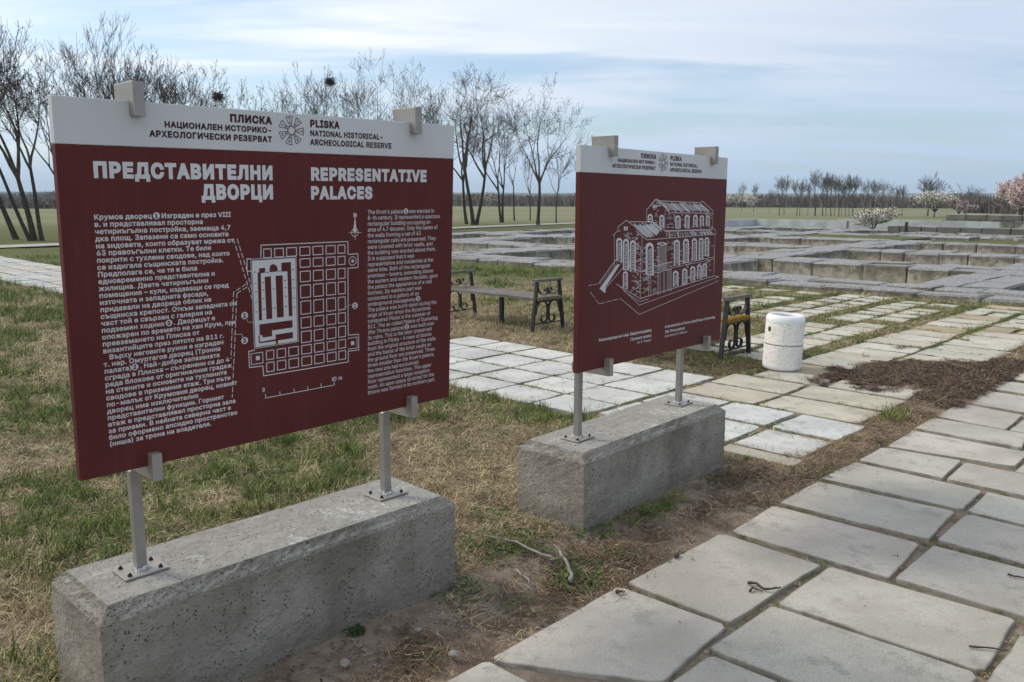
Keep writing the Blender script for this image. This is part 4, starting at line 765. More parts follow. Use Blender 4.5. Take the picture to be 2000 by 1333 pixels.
PAL_DATA = '{"S":[[4,603,759,600,821,687,882,807,837,789,811,792,705,1332,703],[3,607,828,688,874,795,832],[4,687,882,732,872,1185,863,1208,872,1340,815,1337,800,833,806,800,835],[4,732,872,833,806],[3,1340,800,1344,699],[4,285,691,332,716,331,734,405,769,512,723,504,708,561,680,615,659,1383,672],[3,298,692,307,505],[4,437,761,674,755,799,702,1326,698],[4,560,678,573,479],[4,1326,703,1337,714,1384,694,1385,669],[3,1380,669,1386,443],[7,753,861,830,814],[4,768,860,840,818],[4,770,865,841,824],[3,793,860,872,814],[4,793,866,869,822],[7,823,858,910,809],[4,833,856,897,820],[7,848,857,912,821],[7,856,861,933,818],[3,879,853,939,820],[7,876,859,966,811],[7,897,857,983,812],[4,912,858,994,815],[3,932,853,1001,817],[3,950,851,1018,816],[7,943,860,1034,814],[7,966,855,1057,809],[7,959,863,1060,813],[4,978,863,1072,818],[4,989,864,1097,812],[3,1002,863,1105,815],[4,1028,855,1116,814],[3,1055,849,1140,810],[4,1051,856,1130,819],[4,1058,859,1154,815],[4,1094,849,1162,818],[7,1105,850,1194,810],[7,1098,860,1193,819],[4,1125,853,1212,815],[4,1128,858,1243,809],[3,1143,855,1244,812],[7,1166,853,1278,806],[4,1179,854,1277,814],[7,1186,856,1299,811],[5,478,740,571,686],[3,476,749,598,679],[9,485,748,614,675],[3,512,738,632,671],[9,522,741,643,674],[3,531,738,643,677],[9,538,742,659,676],[5,534,748,638,692],[9,570,736,677,679],[3,576,737,671,687],[5,557,753,662,698],[5,594,739,698,685],[9,601,739,707,684],[5,588,751,708,690],[9,615,742,718,691],[3,634,738,730,691],[9,641,740,724,700],[3,655,738,722,706],[9,646,746,734,704],[3,655,748,759,700],[3,685,740,750,710],[9,671,751,761,711],[6,808,696,814,673],[4,825,697,832,672],[10,841,695,850,667],[6,858,690,865,671],[4,872,690,879,671],[4,889,695,899,671],[4,905,691,913,674],[6,927,696,940,672],[10,936,694,949,670],[4,957,696,973,670],[4,982,691,996,669],[4,990,689,1000,674],[4,1010,692,1028,670],[6,1027,691,1042,673],[4,1045,689,1060,672],[4,1065,691,1082,672],[10,1078,695,1101,673],[10,1101,693,1120,675],[10,1118,695,1141,674],[4,1135,689,1154,673],[4,1149,692,1170,675],[4,1172,693,1201,672],[6,1193,692,1216,676],[10,1204,690,1224,677],[10,1231,689,1252,676],[10,1237,692,1266,675],[6,1265,691,1297,674],[6,1271,693,1309,673],[4,1291,693,1324,677],[10,1309,693,1345,675],[4,552,625,560,340],[3,1372,596,1384,414],[4,328,434,560,339,1384,414,1450,404],[3,394,394,556,322,646,330],[3,365,418,552,303,1450,404],[3,368,354,554,251,1445,379],[3,82,443,112,445],[3,122,445,152,447],[3,162,447,172,448],[3,96,409,134,377],[3,144,369,175,342],[3,175,342,225,345],[3,237,346,287,349],[3,299,350,349,352],[3,361,353,368,354],[3,875,502,1376,532],[3,887,490,1383,520],[5,172,452,331,574,370,578],[4,230,399,231,420,384,517,445,521],[5,360,544,383,552,444,556,447,520],[2,184,456,187,439],[2,195,464,198,447],[2,206,472,209,455],[2,218,480,220,463],[2,229,488,231,471],[2,240,497,242,479],[2,251,505,254,487],[2,262,513,265,496],[2,274,521,276,504],[2,285,530,288,512],[2,296,538,299,520],[2,308,546,310,529],[2,319,555,322,537],[2,331,563,333,546],[5,446,518,558,488,643,494],[6,642,521,741,508,746,516,879,525],[5,649,483,743,471,795,479,882,485],[2,645,519,649,481],[2,655,518,659,480],[2,666,518,670,480],[2,676,517,680,479],[2,686,517,690,478],[2,696,516,700,478],[2,707,516,711,477],[2,717,515,721,476],[2,728,515,732,476],[2,738,514,742,475],[2,749,515,753,476],[2,759,515,763,476],[2,770,516,774,477],[2,780,516,784,477],[2,791,517,795,478],[2,802,518,806,478],[2,812,518,816,479],[2,823,519,827,480],[2,834,520,838,480],[2,845,520,849,481],[2,855,521,860,481],[2,866,521,871,482],[4,639,480,648,342],[4,659,478,668,343],[4,732,474,740,347],[4,742,474,751,347],[4,758,473,767,348],[4,790,471,799,350],[4,806,470,815,351],[3,833,480,839,361],[3,842,479,849,360],[3,852,479,859,359],[3,862,478,869,358],[3,872,478,879,358],[3,882,477,888,357],[5,724,638,735,480],[5,811,633,822,481],[8,719,636,770,640,824,630,770,623,719,636],[3,732,619,741,485],[3,740,619,749,485],[3,748,619,758,484],[3,757,618,766,484],[3,765,618,774,484],[3,773,618,782,483],[3,781,618,790,483],[3,789,617,798,482],[3,797,617,807,482],[3,806,617,815,481],[3,686,739,686,747,704,746,705,737],[3,665,742,684,742,684,733],[3,703,816,717,816,717,826],[3,686,802,708,802,708,793],[3,686,783,686,790,710,790,711,780],[3,658,753,673,753,674,744],[3,735,786,763,786],[3,762,789,779,789],[3,682,764,701,764],[3,733,740,733,747,758,747],[3,638,761,664,760,664,770],[3,708,749,707,756,722,756],[3,686,744,686,752,710,751],[3,642,751,641,758,670,758,670,748],[3,623,769,640,768,640,778],[3,634,736,634,744,649,743,649,753],[3,694,844,720,844],[3,691,856,708,856,707,865],[3,717,860,746,860,745,870],[3,668,825,692,825],[3,719,841,718,848,742,848,742,858],[3,724,843,744,843,744,853],[3,706,861,726,861,725,871],[3,704,840,704,847,730,847,730,857],[3,880,787,880,794,899,794,899,784],[3,817,724,844,723],[3,861,723,885,722,884,732],[3,893,752,893,759,921,759,920,769],[3,890,776,890,784,906,784],[3,851,739,851,747,866,747],[3,841,764,841,771,868,771],[3,808,776,830,775,829,785],[3,878,776,899,776],[3,892,764,923,764,922,774],[3,882,776,905,776],[3,827,780,855,780,854,790],[3,812,798,842,798,842,788],[3,894,762,894,769,918,769,918,779],[3,1016,730,1032,729,1031,740],[3,927,722,951,722],[3,810,739,840,739,840,749],[3,1185,714,1209,714],[3,862,739,877,739,876,749],[3,1276,723,1306,723],[3,1108,718,1107,726,1132,726,1132,737],[3,866,719,882,719],[3,936,725,935,732,955,732,956,722],[3,815,720,814,728,832,728,833,718],[3,1092,715,1092,723,1117,723,1117,713],[3,1143,727,1168,727],[3,1129,732,1162,732,1162,721],[3,996,737,1016,737,1016,727],[3,995,731,1012,731,1012,741],[3,1306,716,1336,715,1335,726],[3,1246,790,1246,798,1268,798],[3,1052,772,1052,780,1072,780,1072,790],[3,1127,792,1146,792],[3,1121,782,1137,782,1137,793],[3,1020,784,1020,792,1050,791],[3,1301,767,1300,776,1324,775,1325,765],[3,969,795,986,795,987,785],[3,1282,794,1302,794],[3,1306,787,1330,787],[3,1205,785,1222,785,1223,775],[3,1121,769,1120,777,1144,777,1145,766],[3,1168,760,1200,760,1199,771],[3,1255,784,1254,792,1282,792,1282,803],[3,966,765,996,765],[3,431,678,446,677,446,667],[3,442,700,461,698,462,689],[3,463,668,462,675,486,673,486,664],[3,510,692,525,691,525,682],[3,383,695,400,694,400,685],[3,493,656,493,664,514,662,514,671],[3,414,676,438,674,439,665],[3,511,688,527,687,527,696],[3,491,675,510,674,510,664],[3,405,685,430,683,430,692],[3,341,707,341,714,353,713],[3,415,703,428,702],[3,417,688,417,696,440,694],[3,399,681,399,688,419,686],[3,506,617,528,614,527,624],[3,501,671,519,669,519,678],[3,506,637,528,634,529,624],[3,510,486,534,483,534,473],[3,541,610,567,607,568,597],[3,507,541,507,548,530,545],[3,520,549,548,545,547,555],[3,527,627,552,624,553,615],[3,552,587,551,594,570,592,570,601],[3,520,500,536,498,536,488],[3,550,550,550,558,574,554,574,545],[3,523,606,523,614,539,612],[3,551,489,566,486],[3,509,640,523,638,524,628],[3,541,523,541,530,558,528,557,538],[3,513,617,512,624,536,622,536,631],[3,515,634,514,642,530,640,530,649],[3,539,554,555,552],[3,532,550,532,557,554,554,554,564],[3,530,585,544,583,544,574],[3,516,517,544,513,544,503],[3,506,588,506,595,532,592,533,582],[3,533,508,554,505,554,496],[3,501,610,524,607],[3,615,546,614,554,637,553],[3,585,588,613,588],[3,590,561,616,560,616,551],[3,584,535,606,534,606,544],[3,583,487,583,494,604,494,604,484],[3,590,557,605,557,606,548],[3,581,541,596,541,595,550],[3,609,568,629,568,629,558],[3,580,616,596,616,597,606],[3,587,485,604,485,603,494],[3,581,609,580,617,599,616,599,626],[3,604,525,621,524,621,534],[3,601,634,625,634,625,643],[3,611,526,632,525],[3,604,609,604,617,626,616,626,607],[3,573,577,573,585,586,584],[3,717,606,717,614,742,613],[3,715,554,715,562,744,560,744,570],[3,734,527,734,535,756,534],[3,712,539,711,546,735,545,734,555],[3,688,546,704,545],[3,710,541,733,540],[3,694,524,709,524],[3,682,596,708,595],[3,826,614,841,614,841,604],[3,859,610,874,610,874,620],[3,832,590,831,598,855,598,855,608],[3,823,642,843,643,844,633],[3,906,588,937,588,937,578],[3,889,620,912,620,912,610],[3,875,542,874,550,897,550,896,560],[3,867,601,883,601,882,611],[3,886,636,885,644,900,644],[3,867,572,882,572,882,562],[3,862,600,882,600,882,610],[3,876,629,902,630,901,640],[3,872,519,871,527,895,527],[3,881,567,912,567,912,577],[3,863,634,889,634,889,624],[3,857,501,877,501,878,491],[3,1252,622,1271,622,1272,611],[3,1139,621,1161,622,1161,632],[3,970,586,992,586,991,596],[3,1131,582,1155,582,1156,571],[3,970,522,969,530,998,530,998,520],[3,1035,616,1054,616],[3,1243,640,1274,640,1274,629],[3,1177,550,1202,550,1202,560],[3,1032,502,1062,502],[3,1008,522,1040,522,1039,532],[3,1072,500,1071,508,1103,508,1103,518],[3,1233,547,1259,547],[3,964,553,963,561,989,561,989,551],[3,996,621,1015,621,1014,631],[3,1086,528,1104,528,1103,538],[3,1036,530,1051,530],[3,1042,630,1063,631,1064,620],[3,1065,596,1084,596,1084,607],[3,1051,564,1074,564,1073,574],[3,1030,595,1047,595,1048,585],[3,1279,520,1301,520],[3,997,617,996,625,1017,625],[3,973,522,999,522,999,512],[3,959,571,959,579,986,579],[3,955,514,955,522,976,521],[3,1295,624,1321,624,1322,613],[3,1334,600,1362,600,1361,611],[3,1239,617,1238,625,1274,625,1273,636],[3,1273,612,1292,612,1291,623],[3,1317,484,1335,483,1334,494],[3,502,439,523,434,524,424],[3,536,401,536,409,551,405],[3,468,383,468,391,486,387],[3,478,402,492,399,492,408],[3,500,367,519,363,518,373],[3,521,400,535,398],[3,520,427,520,435,542,430,542,420],[3,524,382,552,376,552,386],[3,506,432,506,440,532,434,533,424],[3,490,395,507,392,506,402],[3,523,406,544,402],[3,476,472,495,468],[3,543,395,564,391],[3,513,420,535,415,535,425],[3,545,460,570,455],[3,492,462,519,456],[3,537,441,567,435],[3,480,406,496,403,496,412],[3,515,476,536,472,535,481],[3,516,386,533,382,533,372],[3,545,415,563,411,563,421],[3,505,438,519,435,518,445],[3,473,435,473,443,500,437,499,447],[3,508,400,526,396,526,406],[3,527,426,527,433,547,429,547,419],[3,542,374,571,367],[3,634,450,653,450,652,460],[3,622,432,637,432],[3,583,472,604,472],[3,583,370,603,370,602,380],[3,615,438,637,439],[3,593,430,593,438,616,439,616,449],[3,578,449,594,450],[3,620,417,648,418,647,428],[3,595,443,594,450,615,451,614,461],[3,611,448,611,456,637,457,638,447],[3,627,396,652,397],[3,578,439,593,440],[3,611,384,637,384,637,374],[3,584,393,606,394,607,383],[3,614,390,644,390,644,400],[3,610,377,624,377],[3,607,436,607,444,631,444,631,454],[3,634,383,656,384],[3,698,452,727,453],[3,679,372,694,373,694,362],[3,701,419,718,420,718,410],[3,694,355,694,363,715,364,714,374],[3,688,378,704,379,703,389],[3,692,380,720,381,721,371],[3,673,460,697,462,696,472],[3,678,428,701,428,701,418],[3,699,363,727,364,727,354],[3,676,459,692,460],[3,1284,486,1283,495,1304,497],[3,1111,436,1111,445,1130,446,1131,435],[3,1302,506,1337,509],[3,1047,478,1047,486,1066,488],[3,939,424,971,426],[3,1145,430,1175,432,1175,421],[3,1021,456,1046,458,1047,447],[3,1155,433,1154,441,1188,444,1189,432],[3,1104,420,1104,428,1137,430],[3,1066,420,1065,428,1091,430],[3,923,446,953,448,954,438],[3,1273,423,1272,432,1299,434],[3,1276,492,1275,501,1310,503,1309,514],[3,1049,489,1068,491,1069,480],[3,1174,464,1191,465],[3,1306,508,1331,510],[3,1186,489,1186,497,1218,500,1218,488],[3,1005,435,1025,436],[3,1067,418,1095,420],[3,1239,452,1260,453,1261,442],[3,1196,422,1195,430,1227,433],[3,1214,454,1250,457,1249,468],[3,1096,438,1120,439],[3,1122,465,1122,474,1146,476,1147,465],[3,1273,459,1297,461,1298,450],[3,1006,444,1005,453,1023,454,1024,443],[3,937,446,937,454,961,456],[3,1231,450,1231,459,1254,461],[3,1159,486,1176,487,1177,476],[3,1060,420,1091,422,1091,433],[3,1295,474,1317,476],[3,1183,493,1211,496],[3,1321,453,1346,455,1346,443],[3,1189,447,1188,456,1214,458],[3,410,564,409,572,423,571,423,581],[3,421,585,421,593,435,592],[3,424,600,424,608,451,606],[3,371,618,396,617,395,626],[3,353,625,376,624,376,634],[3,436,598,436,605,456,604],[3,346,582,364,582],[3,368,608,383,608],[3,365,609,364,617,381,616],[3,390,584,390,592,411,591,411,581]],"F":[[614,755,613,787,620,797,637,801,655,796,663,787,665,757],[735,727,732,782,739,791,756,795,774,791,783,781,786,721],[905,716,901,776,910,786,930,791,952,786,961,775,965,714],[1010,717,1007,779,1014,789,1033,793,1053,789,1062,779,1066,713],[1107,724,1104,778,1111,788,1129,792,1147,788,1156,778,1160,718],[1187,722,1184,777,1190,786,1207,789,1224,786,1232,777,1236,722],[1258,724,1255,777,1261,786,1278,789,1295,785,1302,777,1306,724],[322,559,317,663,325,674,344,678,363,673,372,662,377,550],[385,506,379,656,387,667,407,672,427,666,436,654,443,500],[452,492,446,647,454,658,473,662,494,656,503,645,510,487],[609,466,601,623,612,638,640,644,668,636,681,620,690,459],[903,501,896,635,905,647,928,652,951,646,962,633,970,499],[1006,512,999,638,1008,650,1031,654,1054,649,1065,636,1073,513],[1107,524,1100,640,1108,650,1129,655,1151,649,1161,638,1169,518],[1188,523,1181,642,1188,652,1208,655,1228,651,1237,641,1244,524],[1259,543,1252,644,1260,653,1278,656,1298,652,1307,642,1314,537],[902,378,897,459,906,469,926,473,948,467,958,455,962,379],[1004,383,999,467,1007,477,1028,481,1049,475,1059,463,1064,382],[1097,399,1092,474,1100,484,1121,488,1142,482,1152,471,1156,394],[1177,409,1172,480,1181,489,1201,493,1222,487,1231,476,1236,403],[1242,416,1238,487,1245,496,1263,499,1281,494,1290,484,1295,412],[389,411,386,486,392,495,408,498,425,493,433,484,436,400],[177,421,226,394,229,425,360,540,326,536],[659,850,669,850,670,831,660,831],[674,850,684,850,685,831,675,831],[689,850,699,850,700,831,690,831],[384,736,393,736,394,715,385,716],[398,736,407,736,407,715,398,715],[411,735,420,735,421,715,412,715]],"K":[[626,761,624,784,638,791,652,784,653,761],[746,726,744,778,757,785,771,778,774,726],[918,719,915,772,931,780,948,772,951,719],[1023,719,1020,776,1034,783,1049,776,1053,718],[1119,723,1116,775,1129,782,1144,775,1147,723],[1198,723,1195,774,1208,781,1221,774,1225,722],[1269,725,1266,774,1278,780,1292,774,1295,725],[334,558,330,659,344,667,360,658,364,557],[398,509,392,652,407,660,423,651,429,507],[465,492,459,642,474,650,490,641,496,490],[627,469,620,617,641,628,663,616,670,467],[918,502,911,631,928,639,947,630,954,500],[1021,517,1014,634,1031,642,1050,633,1057,515],[1121,524,1114,636,1130,643,1147,635,1154,522],[1201,529,1194,638,1208,645,1224,638,1231,527],[1271,546,1265,640,1279,647,1294,639,1301,545],[915,381,911,454,927,461,944,452,948,379],[1017,388,1013,462,1028,470,1045,460,1050,386],[1110,400,1106,470,1121,477,1138,468,1142,397],[1190,406,1186,475,1201,482,1218,474,1222,404],[1254,415,1250,483,1263,489,1278,482,1282,413],[400,409,396,482,409,489,422,481,425,407]],"G":[[628,774,648,780,650,777,630,770],[629,768,649,775,650,771,630,765],[748,768,768,774,769,770,749,764],[748,762,768,769,769,765,749,759],[749,753,768,760,770,756,750,750],[749,744,769,751,770,747,750,741],[750,735,769,742,771,738,751,732],[750,729,770,736,771,732,751,726],[920,762,944,770,945,766,921,759],[920,754,944,761,945,757,922,751],[921,746,944,753,946,749,922,742],[921,738,945,744,946,740,923,734],[922,729,945,736,947,732,923,726],[922,722,946,729,947,725,924,718],[1024,767,1046,774,1047,770,1025,764],[1024,757,1046,764,1048,760,1026,754],[1025,748,1047,755,1048,751,1026,745],[1026,740,1047,747,1048,743,1027,737],[1026,732,1048,739,1049,735,1027,729],[1026,724,1048,731,1050,727,1028,720],[1120,764,1140,772,1142,768,1121,761],[1120,757,1141,764,1142,760,1122,754],[1121,749,1141,756,1143,752,1122,745],[1122,739,1142,746,1143,742,1123,736],[1122,732,1142,740,1144,735,1123,729],[1199,764,1218,772,1219,767,1200,761],[1200,754,1219,762,1220,758,1201,751],[1200,748,1219,755,1220,751,1201,745],[1201,738,1220,745,1221,741,1202,734],[1201,730,1220,738,1222,733,1202,727],[1270,767,1288,774,1290,770,1271,763],[1270,756,1289,764,1290,760,1272,753],[1271,748,1290,755,1291,751,1272,744],[1272,740,1290,747,1291,743,1273,736],[1272,730,1291,738,1292,733,1273,727],[334,650,356,656,357,652,335,647],[334,642,356,648,357,644,336,639],[335,635,356,641,358,637,336,632],[335,626,357,632,358,628,336,623],[336,618,357,624,358,621,337,615],[336,612,357,618,359,614,337,609],[336,604,358,610,359,606,337,601],[336,596,358,602,359,598,338,593],[337,588,358,594,360,590,338,585],[337,582,359,587,360,584,338,579],[337,573,359,579,360,575,338,570],[338,565,359,570,360,567,339,562],[396,641,419,647,420,643,398,638],[397,635,419,641,421,638,398,632],[397,628,420,634,421,630,398,625],[397,620,420,626,421,622,398,617],[398,612,420,618,422,614,399,609],[398,603,421,609,422,605,399,600],[398,595,421,601,422,597,400,592],[399,587,421,593,423,589,400,584],[399,581,422,587,423,583,400,578],[399,572,422,577,423,574,400,568],[400,566,422,571,424,568,401,562],[400,558,423,563,424,560,401,554],[400,549,423,554,424,551,402,546],[400,543,423,549,425,545,402,540],[401,535,424,541,425,537,402,532],[401,525,424,531,425,527,402,522],[401,519,424,525,426,521,403,516],[402,511,425,517,426,513,403,508],[463,633,486,639,487,635,465,630],[464,626,486,632,488,628,465,623],[464,617,487,623,488,619,465,614],[464,608,487,614,488,610,466,605],[465,602,487,608,489,604,466,599],[465,594,488,600,489,596,466,591],[465,587,488,593,489,590,467,584],[466,579,488,585,490,581,467,576],[466,570,489,576,490,572,467,567],[466,564,489,570,490,566,468,561],[467,554,489,559,491,556,468,550],[467,546,490,552,491,548,468,543],[467,540,490,546,491,542,469,537],[468,530,490,536,492,532,469,527],[468,524,491,530,492,526,469,521],[468,515,491,520,492,517,470,512],[469,507,492,513,493,509,470,504],[469,501,492,506,493,502,470,498],[626,606,658,612,660,608,628,603],[626,598,658,604,660,600,628,595],[627,592,658,598,660,594,628,589],[627,583,659,588,661,584,629,579],[627,575,659,581,661,577,629,572],[628,566,660,571,661,568,630,563],[628,558,660,564,662,560,630,555],[629,550,660,556,662,552,630,547],[629,543,661,549,663,545,631,540],[629,534,661,539,663,536,631,531],[630,526,662,531,663,527,632,523],[630,519,662,525,664,521,632,516],[631,509,662,514,664,510,632,506],[631,502,663,507,665,503,633,498],[631,495,663,500,665,497,633,492],[632,485,664,490,666,486,634,481],[632,479,664,484,666,480,634,476],[632,470,664,476,666,472,634,467],[916,622,942,628,944,624,918,618],[916,614,943,620,944,616,918,610],[917,603,943,609,945,605,919,600],[918,594,944,601,945,597,919,591],[918,587,944,593,946,589,920,583],[918,578,945,584,946,580,920,574],[919,570,945,577,947,573,920,567],[919,562,946,569,947,565,921,559],[920,554,946,560,948,556,921,550],[920,544,947,550,948,546,922,540],[921,538,947,544,949,540,922,534],[921,528,948,534,949,530,923,524],[922,520,948,526,950,522,923,517],[922,510,949,516,950,512,924,507],[1019,622,1046,629,1047,625,1021,619],[1020,616,1046,623,1047,619,1021,613],[1020,607,1046,614,1048,610,1022,604],[1021,599,1047,606,1048,602,1022,596],[1021,591,1047,597,1049,593,1023,587],[1022,580,1048,586,1050,582,1023,576],[1022,572,1049,578,1050,574,1024,568],[1023,565,1049,571,1050,567,1024,561],[1023,556,1050,562,1051,558,1025,553],[1024,547,1050,553,1052,549,1025,543],[1024,537,1051,543,1052,539,1026,534],[1025,528,1051,534,1053,530,1026,525],[1025,520,1052,526,1053,522,1027,516],[1119,625,1143,632,1145,628,1120,622],[1119,618,1144,625,1145,621,1121,614],[1120,609,1144,616,1146,612,1121,606],[1121,599,1145,605,1146,601,1122,595],[1121,592,1145,599,1147,595,1122,589],[1122,581,1146,588,1147,584,1123,578],[1122,572,1146,579,1148,575,1124,569],[1123,563,1147,570,1148,566,1124,560],[1123,556,1148,563,1149,559,1125,553],[1124,547,1148,554,1150,550,1125,544],[1124,538,1149,545,1150,541,1126,535],[1125,530,1149,536,1151,532,1126,526],[1198,628,1220,635,1222,631,1200,625],[1199,619,1221,626,1222,622,1200,615],[1199,613,1221,620,1223,615,1201,609],[1200,601,1222,608,1223,604,1201,598],[1201,593,1223,600,1224,596,1202,589],[1201,585,1223,591,1224,587,1202,581],[1202,576,1224,582,1225,578,1203,572],[1202,567,1224,574,1226,570,1204,564],[1203,559,1225,566,1226,562,1204,556],[1203,549,1225,556,1227,552,1205,546],[1204,542,1226,549,1227,545,1205,539],[1204,532,1227,538,1228,534,1206,528],[1269,629,1291,636,1292,632,1271,625],[1270,622,1291,630,1293,625,1271,619],[1270,611,1292,618,1293,614,1272,608],[1271,603,1292,610,1294,606,1272,599],[1272,596,1293,603,1294,599,1273,593],[1272,586,1294,593,1295,589,1274,583],[1273,578,1294,585,1296,580,1274,574],[1273,569,1295,576,1296,572,1275,566],[1274,559,1296,566,1297,562,1275,555],[1275,549,1296,555,1298,551,1276,545],[916,442,940,448,941,444,918,439],[916,434,940,441,942,436,918,431],[917,424,941,431,942,426,918,421],[918,416,941,422,943,418,919,413],[918,408,942,414,943,409,919,404],[918,400,942,406,944,402,920,396],[919,390,943,396,944,391,920,386],[1018,453,1041,460,1042,455,1019,450],[1018,445,1042,451,1043,447,1019,441],[1018,436,1042,442,1044,438,1020,432],[1019,426,1043,432,1044,428,1020,422],[1020,417,1043,424,1045,419,1021,414],[1020,407,1044,413,1045,409,1022,403],[1021,397,1044,404,1046,399,1022,394],[1021,389,1045,395,1046,391,1023,385],[1111,458,1134,465,1136,461,1112,455],[1111,451,1134,457,1136,453,1113,447],[1112,442,1135,449,1136,444,1113,439],[1112,431,1136,437,1137,433,1114,427],[1113,422,1136,429,1138,424,1114,418],[1114,414,1137,421,1138,416,1115,411],[1114,405,1137,412,1139,407,1115,402],[1191,464,1214,470,1215,466,1192,460],[1191,457,1214,464,1216,459,1193,453],[1192,446,1215,453,1216,449,1193,443],[1193,438,1215,445,1217,440,1194,434],[1193,429,1216,436,1218,431,1195,425],[1194,420,1217,426,1218,422,1195,416],[1194,410,1217,416,1219,412,1196,406],[1254,473,1274,480,1276,476,1255,469],[1255,465,1275,472,1276,468,1256,462],[1255,456,1276,463,1277,459,1256,452],[1256,445,1276,452,1278,448,1257,442],[1256,436,1277,443,1278,439,1258,432],[1257,426,1278,433,1279,428,1258,422],[1258,419,1278,426,1279,421,1259,415],[400,474,419,480,420,476,401,471],[400,466,419,472,420,468,402,463],[401,457,419,463,420,459,402,454],[401,450,420,456,421,452,402,447],[402,440,420,446,421,442,403,437],[402,433,420,439,422,435,403,430],[402,426,421,432,422,428,403,422],[402,418,421,424,422,420,404,415]]}'
# ------------------------------------------------------------------ lettering
GLY = {}
for ln in GLYPH_DATA.split('\n'):
    if not ln: continue
    ch = ln[0]; a, _, cs = ln[1:].partition('|')
    GLY[ch] = (int(a), [[tuple(map(int, p.split(','))) for p in c.split()] for c in cs.split('/') if c])
_gc = {}
def wn(pt, conts):
    w = 0; x, y = pt
    for c in conts:
        n = len(c)
        for i in range(n):
            x0, y0 = c[i]; x1, y1 = c[(i+1) % n]
            if y0 <= y < y1 and (x1-x0)*(y-y0)-(x-x0)*(y1-y0) > 0: w += 1
            elif y1 <= y < y0 and (x1-x0)*(y-y0)-(x-x0)*(y1-y0) < 0: w -= 1
    return w
def fill(conts):
    """triangles of the non-zero union of closed contours"""
    pts = []; edges = []
    for c in conts:
        b = len(pts); pts += [Vector(p) for p in c]; edges += [(b+i, b+(i+1) % len(c)) for i in range(len(c))]
    v, e, f, *_ = delaunay_2d_cdt(pts, edges, [], 0, 1e-4); F = []
    for t in f:
        cx = sum(v[i].x for i in t)/3; cy = sum(v[i].y for i in t)/3
        if wn((cx, cy), conts) != 0:
            a, b, c = t
            if (v[b].x-v[a].x)*(v[c].y-v[a].y)-(v[b].y-v[a].y)*(v[c].x-v[a].x) < 0: t = (a, c, b)
            F.append(tuple(t))
    return [(p.x, p.y) for p in v], F
def glyph(ch, bold):
    k = (ch, bold)
    if k in _gc: return _gc[k]
    adv, cs = GLY[ch]; out = []
    for c in cs:
        n = len(c); q = []
        for i in range(n):
            p0, p1, p2 = Vector(c[i-1]), Vector(c[i]), Vector(c[(i+1) % n]); d0 = (p1-p0).normalized(); d1 = (p2-p1).normalized()
            n0 = Vector((-d0.y, d0.x)); n1 = Vector((-d1.y, d1.x)); nn = n0+n1; L = nn.length
            if L < .2: nn = n0; s = 1
            else: nn /= L; s = min(1.6, 1/max(.3, nn.dot(n0)))
            q.append(tuple(p1+nn*bold*s))
        out.append(q)
    # glyph outlines run clockwise: the left normal points outwards
    _gc[k] = (adv+bold*1.35, *fill(out)) if out else (adv, [], [])
    return _gc[k]
def text_geo(mb, txt, x, y, cap, width=None, bold=24, align='l', m=0, circ=None):
    """set one line, cap height in mm, optionally stretched to the measured width"""
    S = cap/509.; w = 0; items = []
    i = 0
    while i < len(txt):
        ch = txt[i]
        if ch == '~':
            items.append(('~'+txt[i+1], w+30)); w += 560; i += 2; continue
        a, v, f = glyph(ch, bold); items.append((ch, w)); w += a; i += 1
    sx = S if width is None else width/max(1, w-30)
    x0 = x if align == 'l' else x-w*sx
    for ch, o in items:
        if ch[0] == '~' and len(ch) == 2:
            numdisc(mb, x0+(o+250)*sx, y+cap*.5, cap*.74, ch[1], m, m+1); continue
        a, v, f = glyph(ch, bold); mb.add([(x0+(o+px+bold)*sx, y+py*S, 0) for px, py in v], f, m)
    return x0, x0+w*sx
def numdisc(mb, cx, cy, r_, d, m, mi):
    """pale disc with a dark numeral standing off it"""
    n = 20; mb.add([(cx+r_*math.cos(2*math.pi*k/n), cy+r_*math.sin(2*math.pi*k/n), 0) for k in range(n)], [tuple(range(n))], m)
    a, v, f = glyph(d, 40); S = r_*1.15/509; w = a*S; mb.add([(cx-w/2+px*S+.02*r_, cy-r_*.58+py*S, .35) for px, py in v], f, mi)
def stroke(mb, pts, w, m=0, close=False):
    for a, b in zip(pts, pts[1:]):
        a, b = Vector(a), Vector(b); d = b-a
        if d.length < 1e-6: continue
        d.normalize(); n = Vector((-d.y, d.x))*w/2; e = d*w*.4
        # each segment ends a hair off the next so that no two faces share a plane
        z = .0001*(len(mb.f) % 7)
        mb.add([(*(a-n-e), z), (*(b-n+e), z), (*(b+n+e), z), (*(a+n-e), z)], [(0, 1, 2, 3)], m)
def circle(mb, cx, cy, r_, w, m=0, n=28, ry=None):
    ry = ry or r_; P = []
    for k in range(n): t = 2*math.pi*k/n; c, s_ = math.cos(t), math.sin(t); P += [(cx+(r_-w/2)*c, cy+(ry-w/2)*s_, 0), (cx+(r_+w/2)*c, cy+(ry+w/2)*s_, 0)]
    mb.add(P, [(2*k, 2*k+1, (2*k+3) % (2*n), (2*k+2) % (2*n)) for k in range(n)], m)
def poly(mb, p, m=0, z=0):
    v, f = fill([[(p[i], p[i+1]) for i in range(0, len(p), 2)]]); mb.add([(a, b, z) for a, b in v], f, m)
BW_, BH2, BT_, BAND = 1504., 1138.6, .030, 131.3
